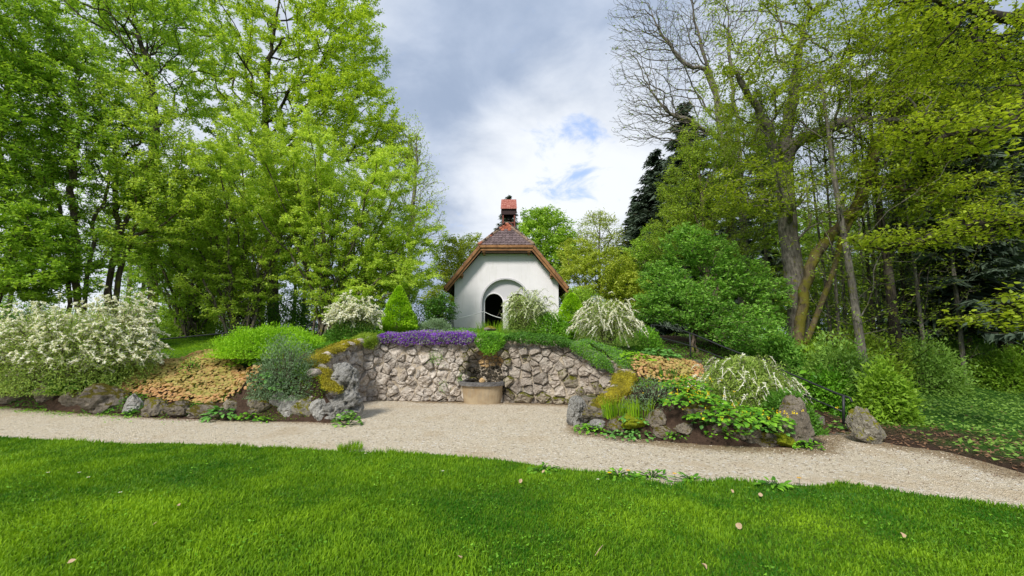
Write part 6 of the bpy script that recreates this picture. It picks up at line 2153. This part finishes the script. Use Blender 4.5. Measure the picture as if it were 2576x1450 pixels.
wall_cover('aubrieta_cushion', 'long cushion of purple flowers spilling over the middle of the wall top', s_of(948), s_of(1198), 15000, .03, None, 801, thick=.11, hang_len=.15, back=.5,
           parts=(('foliage', .42, 'lf_aub', .035, 1.10, False), ('blossom', 1.15, 'purple', .038, 1.0, True), ('blossom_top', .2, 'purple', .032, 1.25, False)))
wall_cover('creeping_plant', 'dense green creeper hanging over the wall above the niche', s_of(1200), s_of(1272), 9000, .04, None, 802, thick=.10, hang_len=.34, back=.3,
           parts=(('foliage', 1.0, 'lf_mid', .040, 1.0, False),))
wall_cover('creeping_plant', 'low dark green plants along the wall top right of the niche', s_of(1272), s_of(1440), 6000, .04, None, 803, thick=.12, hang_len=.07, back=.45,
           parts=(('foliage', 1.0, 'lf_dark', .045, 1.0, False),))
wall_cover('cotoneaster_plant', 'grey-green creeper draping down the right shoulder of the wall', s_of(1440), s_of(1556), 9000, .035, None, 804, thick=.14, hang_len=.20, back=.5,
           parts=(('foliage', 1.0, 'lf_mid', .032, 1.0, False), ('foliage', .5, 'lf_greygreen', .03, 1.0, False)))
wall_cover('dry_grass', 'olive dry grassy growth at the left end of the purple cushion', s_of(905), s_of(950), 2600, .06, None, 805, thick=.10, hang_len=.22, back=.4, aspect=.18,
           parts=(('foliage', 1.0, 'lf_olive', .085, 1.0, False),))


def moss_ridge(label, s0, s1, seed, w=.17, h=.07, mat='moss', off=-.12, name='moss_cushion', sag=0.0):
    rg = np.random.default_rng(seed)
    s = np.arange(s0, s1, .025); n = len(s); k = 13
    a = np.linspace(-.25, math.pi + .25, k)
    S_, A_2 = np.meshgrid(s, a, indexing='ij'); S_, A_2 = S_.ravel(), A_2.ravel()
    x, y, t_, nx_, ny_ = wall_at(S_)
    nn = fbm(np.stack([S_ * 5, A_2 * 1.6, S_ * 0], -1), 4, seed)
    env = np.clip(np.minimum(S_ - s0, s1 - S_) / .15, .1, 1) ** .6 * (1 + .7 * nn)
    o = off + np.cos(A_2) * w * env
    z = t_ + np.sin(A_2) * h * env + .015 * nn - sag
    V = np.stack([x + nx_ * o, y + ny_ * o, z], -1)
    idm = np.arange(n * k).reshape(n, k)
    F = np.stack([idm[:-1, :-1], idm[1:, :-1], idm[1:, 1:], idm[:-1, 1:]], -1).reshape(-1, 4)
    b = V.mean(0)
    o_ = link(name, mesh_data(name, V - b, F, M[mat], smooth=True), loc=b)
    m_ = int(n * 110)
    ii = rg.integers(0, len(V), m_)
    pp = V[ii] + rg.normal(0, .022, (m_, 3))
    keep = fbm(pp * 3.4, 3, seed + 3) > -.16
    pp = pp[keep]; m_ = len(pp)
    Vf, Ff, tf_ = leaves(pp, rg.normal(size=(m_, 3)) + (0, 0, .5), rg.normal(size=(m_, 3)) + (0, -.5, .8), .03 * rg.uniform(.6, 1.3, m_), .5, .1, np.clip(.5 + .9 * fbm(pp * 6, 3, seed) + rg.normal(0, .18, m_), 0, 1))
    part('moss_tufts', Vf, Ff, M['moss_fuzz'], o_, tint=tf_)
    return tag(o_, label, 'moss')


moss_ridge('golden moss cushion along the descending left end of the wall top', 1.15, s_of(905), 811, .20, .07)
moss_ridge('golden moss covering the right wall end down towards the upright rock', s_of(1558) + .05, S_W1, 813, .19, .09)
moss_ridge('golden moss on the low bank behind the tall holed rock', .15, S_W0 + .1, 812, .15, .08)
# cap stones of the wall ends showing through the moss
rg = np.random.default_rng(9)
for k in range(30):
    s = rg.uniform(S_W0 + .1, s_of(930)) if k < 15 else rg.uniform(s_of(1555), S_W1)
    x, y, t_, nx_, ny_ = wall_at(s)
    r_ = rg.uniform(.10, .17)
    Q, F = rock_arrays((r_ * 1.5, r_ * 1.2, r_), 900 + k, .3, ICO3)
    o_ = link('coping_stone', mesh_data('coping_stone', Q, F, M['stone' if k < 15 else 'stone_moss'], smooth=True), wall)
    o_.location = (float(x + nx_ * (-.02)) - wall.location[0], float(y + ny_ * (-.02)) - wall.location[1], float(t_) - .0)
for k in range(8):
    s = S_W0 - .10 + rg.uniform(-.10, .12)
    x, y, t_, nx_, ny_ = wall_at(s)
    Q, F = rock_arrays((rg.uniform(.24, .34), .28, rg.uniform(.18, .28)), 960 + k, .3, ICO3)
    o_ = link('coping_stone', mesh_data('coping_stone', Q, F, M['stone'], smooth=False), wall)
    o_.location = (float(x - nx_ * (.05 + .22 * (k % 2))) - wall.location[0], float(y - ny_ * (.05 + .22 * (k % 2))) - wall.location[1], .12 + .11 * k)
# small weeds rooted in the wall face
for k, (u, v, lab) in enumerate(((1106, 905, 'fern-like weed growing out of the upper middle of the left wall half'), (1088, 900, 'tiny weed left of the fern-like one in the wall'), (1160, 952, 'thin weed in the wall left of the basin'), (1115, 975, 'small weed low in the wall left of the basin'))):
    rg = np.random.default_rng(820 + k)
    c = P(u, v, 11.12); c[1] = float(wall_at(s_of(u))[1]) - .06; n = 160
    c = P(u, v, float(c[1]))
    pos = rg.normal(0, 1, (n, 3)) * np.array([.055, .02, .09])
    V, F, tn = leaves(pos, rand_dirs(rg, n), rg.normal(size=(n, 3)) + (0, -1, 1), .028 * rg.uniform(.6, 1.2, n), .6, .2, rg.random(n))
    tag(link('wall_weed', mesh_data('wall_weed', V, F, M['lf_mid'], tint=tn), loc=c), lab, 'weed')

# ------------------------------------------------------------------ ground cover, litter, lawn
def scatter(name, label, poly_fn, n, ls, mat, seed, box, hgt=.05, zfn=None, flatn=1.5, aspect=.7, tb=.5, cat='ground cover'):
    rg = np.random.default_rng(seed)
    x = rg.uniform(box[0], box[1], n * 3); y = rg.uniform(box[2], box[3], n * 3)
    m_ = poly_fn(x, y, rg); x, y = x[m_][:n], y[m_][:n]; n = len(x)
    z = np.maximum(H(x, y), 0) + rg.random(n) * hgt + .006
    pos = np.stack([x, y, z], -1)
    nrm = rg.normal(size=(n, 3)) * .45 + np.array([0, -.2, flatn])
    d = rg.normal(size=(n, 3)); d[:, 2] *= .3
    tint = np.clip(tb + .5 * fbm(xy0(x, y, 1.3), 3, seed) + rg.normal(0, .18, n), 0, 1)
    V, F, tn = leaves(pos, d, nrm, ls * rg.uniform(.6, 1.3, n), aspect, .15, tint)
    o = link(name, mesh_data(name, V, F, M[mat], tint=tn))
    return tag(o, label, cat, kind='stuff')


def not_flat(x, y):
    return ~inside(x, y, FLAT)


def f_wood(x, y, rg):
    nn = fbm(xy0(x, y, .8), 4, 5)
    g_ = green_weight(x, y, nn)
    return not_flat(x, y) & (rg.random(len(x)) < g_)


scatter('ground_cover', 'low green leaves carpeting the floor of the wood on the right', f_wood, 42000, .065, 'lf_under', 901, (6.0, 22, 2.0, 18), hgt=.10, tb=.6)
scatter('leaf_litter', 'brown fallen leaves along the right side of the path and under the railing',
        lambda x, y, r: not_flat(x, y) & (r.random(len(x)) < np.clip(1.25 - (y + .55 * (x - 9) - 5.9) / 1.6, .03, 1)), 5000, .05, 'litter', 902, (5.2, 12, 3, 10.5), hgt=.02)
scatter('leaf_litter', 'dark bark bits and dry leaves on the soil of the right bed', lambda x, y, r: not_flat(x, y), 9000, .03, 'litter', 903, (1.4, 5.6, 7.2, 11), hgt=.01, tb=.2)
scatter('leaf_litter', 'dry leaf bits on the soil at the left bed edge', lambda x, y, r: not_flat(x, y) | (seg_dist(x, y, FLAT) < .25 * r.random(len(x))), 6000, .028, 'litter', 904, (-11, -3.2, 8.2, 10.2), hgt=.01, tb=.4)


def f_edge(w, lo=-1e9):
    def f(x, y, r):
        d = seg_dist(x, y, FLAT)
        return inside(x, y, FLAT) & (r.random(len(x)) < np.exp(-(d / w) ** 1.2)) & (x > lo)
    return f


scatter('bud_scales', 'brown bud scales and needles strewn along the gravel below the right bed', f_edge(.42), 15000, .028, 'litter', 905, (1.0, 12, 2.5, 8.6), hgt=.004, flatn=3, aspect=.4, tb=.7)
scatter('bud_scales', 'brown bits along the gravel edge in the bay and below the left rocks', f_edge(.2), 7000, .022, 'litter', 906, (-12, 1.6, 7.3, 11.4), hgt=.004, flatn=3, aspect=.4, tb=.7)
scatter('clover_strip', 'light green weeds creeping onto the gravel below the left rocks',
        lambda x, y, r: inside(x, y, FLAT) & (r.random(len(x)) < np.exp(-(seg_dist(x, y, FLAT) / .30) ** 2)) & (r.random(len(x)) < np.clip((-5.6 - x) / 2.2, 0, 1)) & (fbm(xy0(x, y, 2.3), 2, 3) > -.12), 9000, .034, 'lf_mid', 907, (-14, -4.5, 7.6, 10.6), hgt=.035, tb=.75)
scatter('ground_cover', 'bright green low weeds behind the golden moss at the left wall end', lambda x, y, r: not_flat(x, y), 7000, .03, 'lf_lime', 908, (-4.9, -3.7, 8.5, 9.7), hgt=.06, tb=.5)
scatter('terrace_grass', 'short green grass of the terrace behind the left bed',
        lambda x, y, r: not_flat(x, y) & (r.random(len(x)) < np.clip((y - 12.0 + .6 * fbm(xy0(x, y, .8), 4, 5)) / .8, 0, 1)), 60000, .07, 'grass', 909, (-15, -2.5, 11.8, 17), hgt=.05, flatn=.2, aspect=.16)
scatter('ground_cover', 'green leaves covering the soil between the shrubs at the top of the right bed', lambda x, y, r: not_flat(x, y) & (y > 9.9), 12000, .045, 'lf_mid', 910, (1.8, 6.5, 9.9, 14), hgt=.10, tb=.35)
scatter('ground_cover', 'green leaves on the terrace soil around the white bushes', lambda x, y, r: not_flat(x, y) & (y > 11.2), 16000, .045, 'lf_mid', 911, (-5.5, 2.5, 11.3, 16), hgt=.10, tb=.3)

scatter('ground_cover', 'low dark and mid green leaves between the plants of the left bed', lambda x, y, r: not_flat(x, y) & (fbm(xy0(x, y, 2.2), 3, 61) > -.08), 15000, .045, 'lf_mid', 912, (-13, -4.2, 8.8, 11.5), hgt=.10, tb=.3)
scatter('ground_cover', 'scattered small green seedlings on the soil of the right bed', lambda x, y, r: not_flat(x, y) & (fbm(xy0(x, y, 2.6), 3, 62) > .02), 6000, .038, 'lf_mid', 913, (1.6, 5.4, 7.4, 9.9), hgt=.07, tb=.4)

# loose pebbles that stand out of the gravel
rg = np.random.default_rng(31)
n = 26000
x = rg.uniform(-12, 9, n); y = 3 + 9 * rg.random(n)
ok = inside(x, y, FLAT) & ~inside(x, y, LAWN)
x, y = x[ok], y[ok]; n = len(x)
s_ = rg.uniform(.003, .009, n) * (1 + (y > 6) * .4)
az = rg.uniform(0, 6.28, n)
oct_ = np.array([(1, 0, 0), (0, 1, 0), (-1, 0, 0), (0, -1, 0), (0, 0, .7)])
V = np.zeros((n, 5, 3))
V[:, :, 0] = x[:, None] + s_[:, None] * (oct_[:, 0] * np.cos(az)[:, None] - oct_[:, 1] * np.sin(az)[:, None] * .7)
V[:, :, 1] = y[:, None] + s_[:, None] * (oct_[:, 0] * np.sin(az)[:, None] + oct_[:, 1] * np.cos(az)[:, None] * .7)
V[:, :, 2] = s_[:, None] * oct_[:, 2]
F = (np.arange(n)[:, None, None] * 5 + np.array([[0, 1, 4], [1, 2, 4], [2, 3, 4], [3, 0, 4]])[None]).reshape(-1, 3)
M['pebble'] = leaf_mat('pebble', (.40, .34, .26), (.74, .68, .57), 0, .9, .1)
o = link('pebbles', mesh_data('pebbles', V.reshape(-1, 3), F, M['pebble'], tint=np.repeat(rg.random(n), 5)))
tag(o, 'loose pale pebbles lying on the gravel path', 'pebbles', kind='stuff')

# the lawn's grass
rg = np.random.default_rng(32)
n = 900000
u = rg.uniform(-250, 2830, n); yy = 2.15 + 7.2 * rg.random(n) ** 1.25
x = (u - 1288) * yy / 1060.0
ok = inside(x, yy, LAWN)
keep = rg.random(n) < np.clip(yy / 5.0, .35, 1)
ok &= keep
x, yy = x[ok], yy[ok]
n = min(len(x), 240000); x, yy = x[:n], yy[:n]
pn = fbm(xy0(x, yy, .75), 4, 21); p2 = fbm(xy0(x, yy, 3.0), 3, 22)
edge = seg_dist(x, yy, np.array(LAWN_EDGE), closed=False)
L = (.035 + .014 * p2 + .018 * np.clip(pn, -.4, .6)) * rg.uniform(.6, 1.35, n)
L *= 1 + .7 * np.exp(-(edge / .14) ** 2) * np.clip(.6 + fbm(xy0(x, yy, 1.8), 2, 23) * 1.6, 0, 1.4)
L = np.maximum(L, .02)
az = rg.uniform(0, 6.283, n)
ln = rg.uniform(.1, .75, n)
wind = fbm(xy0(x, yy, 1.2), 2, 41) * 3
o_ = np.stack([np.cos(az) + np.cos(wind) * .25, np.sin(az) + np.sin(wind) * .25, np.zeros(n)], -1) * ln[:, None]
ww = rg.uniform(.0026, .0048, n) * (1 + yy * .11)
s = np.stack([-np.sin(az + rg.normal(0, .8, n)), np.cos(az + rg.normal(0, .8, n)), np.zeros(n)], -1) * ww[:, None]
b = np.stack([x, yy, np.full(n, .004)], -1)
m1 = b + o_ * L[:, None] * .35 + np.array([0, 0, 1]) * L[:, None] * .6
t1 = b + o_ * L[:, None] * 1.1 + np.array([0, 0, 1]) * L[:, None] * .9
nb = yy < 4.4
V = np.stack([b - s, b + s, m1 + s * .7, m1 - s * .7, t1], 1)[nb].reshape(-1, 3)
V3 = np.stack([b - s * 1.25, b + s * 1.25, t1], 1)[~nb].reshape(-1, 3)
i = np.arange(nb.sum())[:, None] * 5
i3 = len(V) + np.arange((~nb).sum())[:, None] * 3
tint = .31 + .50 * pn + .28 * p2 + .10 * vnoise(xy0(x, yy, 9), 5) + rg.normal(0, .13, n)
for (uu, vv, rr_, am) in ((2040, 1320, .42, .6), (1560, 1310, .35, .25), (300, 1290, .8, .22), (620, 1330, .7, .15), (1380, 1200, .35, .2), (2200, 1380, .35, .2), (1120, 1270, .4, -.15), (1650, 1380, .5, -.12), (900, 1230, .5, -.1)):
    c_ = G(uu, vv); tint = tint + am * np.exp(-(((x - c_[0]) / rr_) ** 2 + ((yy - c_[1]) / (rr_ * .7)) ** 2))
tint = np.clip(tint, 0, 1)
o = link('grass', mesh_data('grass', np.concatenate([V, V3]), [i + np.array([[0, 1, 2, 3]]), i + np.array([[3, 2, 4]]), i3 + np.array([[0, 1, 2]])], M['grass'], tint=np.concatenate([np.repeat(tint[nb], 5), np.repeat(tint[~nb], 3)])))
tag(o, 'short bright green mown grass of the lawn in the foreground', 'grass', kind='stuff')
# clover and plantain leaves between the blades
n = 20000
u = rg.uniform(-250, 2830, n); yy = 2.2 + 6 * rg.random(n) ** 1.2; x = (u - 1288) * yy / 1060.0
ok = inside(x, yy, LAWN) & (fbm(xy0(x, yy, 2.6), 3, 51) > .12); x, yy = x[ok], yy[ok]; n = len(x)
pos = np.stack([x, yy, rg.uniform(.015, .05, n)], -1)
V, F, tn = leaves(pos, rg.normal(size=(n, 3)) * np.array([1, 1, .3]), rg.normal(size=(n, 3)) * .4 + (0, 0, 1), rg.uniform(.012, .030, n), .75, .15, np.clip(rg.normal(.6, .2, n), 0, 1))
o = link('clover', mesh_data('clover', V, F, M['lf_mid'], tint=tn)); tag(o, 'clover and small broad leaves mixed into the lawn', 'clover', kind='stuff')


def flower(name, label, cat, u, v, r_, hgt, pm, cm, seed, npet=12):
    rg = np.random.default_rng(seed)
    c = G(u, v, hgt)
    root = thing(name, label, cat, (c[0], c[1], 0))
    V, fs = tube([(0, 0, 0), (.004, 0, hgt * .5), (0, 0, hgt)], .0025, 4); part('stem', V, fs, M['grass_dark'], root, world=False)
    a = np.arange(npet) * 6.283 / npet
    d = np.stack([np.cos(a), np.sin(a), np.full(npet, .15)], -1)
    V, F, tn = leaves(np.tile([[0, 0, hgt]], (npet, 1)) + d * r_ * .2, d, np.tile([[0, 0, 1.]], (npet, 1)), np.full(npet, r_), .45, .05, rg.random(npet))
    part('petals', V, F, M[pm], root, tint=tn, world=False)
    k = 8; a = np.arange(k) * 6.283 / k
    V = np.concatenate([[[0, 0, hgt + .008]], np.stack([np.cos(a) * r_ * .33, np.sin(a) * r_ * .33, np.full(k, hgt + .003)], -1)])
    part('flower_centre', V, np.array([[0, i + 1, (i + 1) % k + 1] for i in range(k)]), M[cm], root, tint=np.full(k + 1, .5), world=False)
    return root


for k, (u, v, lab) in enumerate(((121, 1189, 'leftmost of the daisies in the left lawn'), (199, 1189, 'daisy at the same height right of the leftmost one'), (222, 1201, 'daisy just below and right of the second one'),
                                 (302, 1239, 'small lone daisy farther down in the left lawn'), (919, 1141, 'daisy by the grass tuft at the gravel edge'), (1114, 1185, 'daisy in the lawn below the middle of the bay'), (1504, 1206, 'daisy near the dandelions at the lawn edge'))):
    flower('daisy', lab, 'flower', u, v, .016, .055, 'white', 'yellow', 950 + k)
for k, (u, v, lab) in enumerate(((1697, 1192, 'tallest orange-yellow dandelion leaning over the gravel'), (1580, 1184, 'dandelion at the lawn edge left of the tallest one'), (1533, 1190, 'leftmost dandelion of the lawn edge'), (2010, 1203, 'lone small dandelion at the lawn edge far right'))):
    flower('dandelion', lab, 'flower', u, v, .024, .09, 'orange', 'yellow', 960 + k, 16)
for k, (u, v, lab) in enumerate(((1555, 1200, 'dandelion leaves around the left dandelions at the lawn edge'), (1640, 1205, 'dandelion leaves below the tallest dandelion'), (1370, 1187, 'broad weed leaves at the lawn edge below the basin'), (1735, 1215, 'low weeds at the notch of the lawn edge'), (1950, 1228, 'broad weeds at the lawn edge under the big boulder'))):
    rosette('dandelion_plant', lab, u, v, 34, .085, .42, .07, 'lf_mid', 970 + k, narrow=.45)

for k, (u, v, s_, lab) in enumerate(((1308, 1216, .055, 'pointed tan dead leaf standing in the grass below the basin'), (1160, 1406, .04, 'small tan dead leaf at the bottom centre of the lawn'), (1364, 1190, .05, 'pale dead leaf at the lawn edge below the basin'),
                                 (1914, 1250, .055, 'tan dead leaf near the lawn edge on the right'), (1862, 1331, .065, 'largest tan dead leaf in the right lawn'), (1779, 1432, .045, 'tan dead leaf at the bottom edge right of centre'),
                                 (2274, 1354, .05, 'dead leaf in the far right lawn'), (450, 1274, .04, 'pale dead leaf in the left lawn'), (170, 1417, .05, 'orange-brown dead leaf near the bottom left corner'), (383, 1322, .04, 'small brown dead leaf in the left lawn'), (1845, 1240, .04, 'smaller dead leaf beside the one near the right lawn edge'))):
    c = G(u, v, .035)
    rgk = random.Random(k)
    V = [(x * s_ * .9, y * s_, .25 * s_ * (x * x * 5) + .1 * s_ * math.sin(y * 5 + k)) for x, y in hv] + [(0, .5 * s_, -.02 * s_)]
    o = link('dead_leaf', mesh_data('dead_leaf', V, np.array([[i, (i + 1) % 8, 8] for i in range(8)]), M['dead'], tint=np.full(9, .5)), loc=c)
    o.rotation_euler = (rgk.uniform(.2, .9), rgk.uniform(-.4, .4), rgk.uniform(-1.5, 1.5))
    tag(o, lab, 'leaf')
c = G(1510, 1383, .04)
V, fs = tube([(-.05, -.06, -.012), (0, 0, .01), (.035, .07, 0)], [.003, .003, .002], 5)
tag(link('twig', mesh_data('twig', V, fs, M['dead'], tint=np.full(len(V), .8)), loc=c), 'pale dry twig lying in the lawn right of bottom centre', 'twig')

tot = sum(len(m_.loops) - 2 * len(m_.polygons) for m_ in bpy.data.meshes)
print('triangles in meshes', tot, 'objects', len(bpy.data.objects))
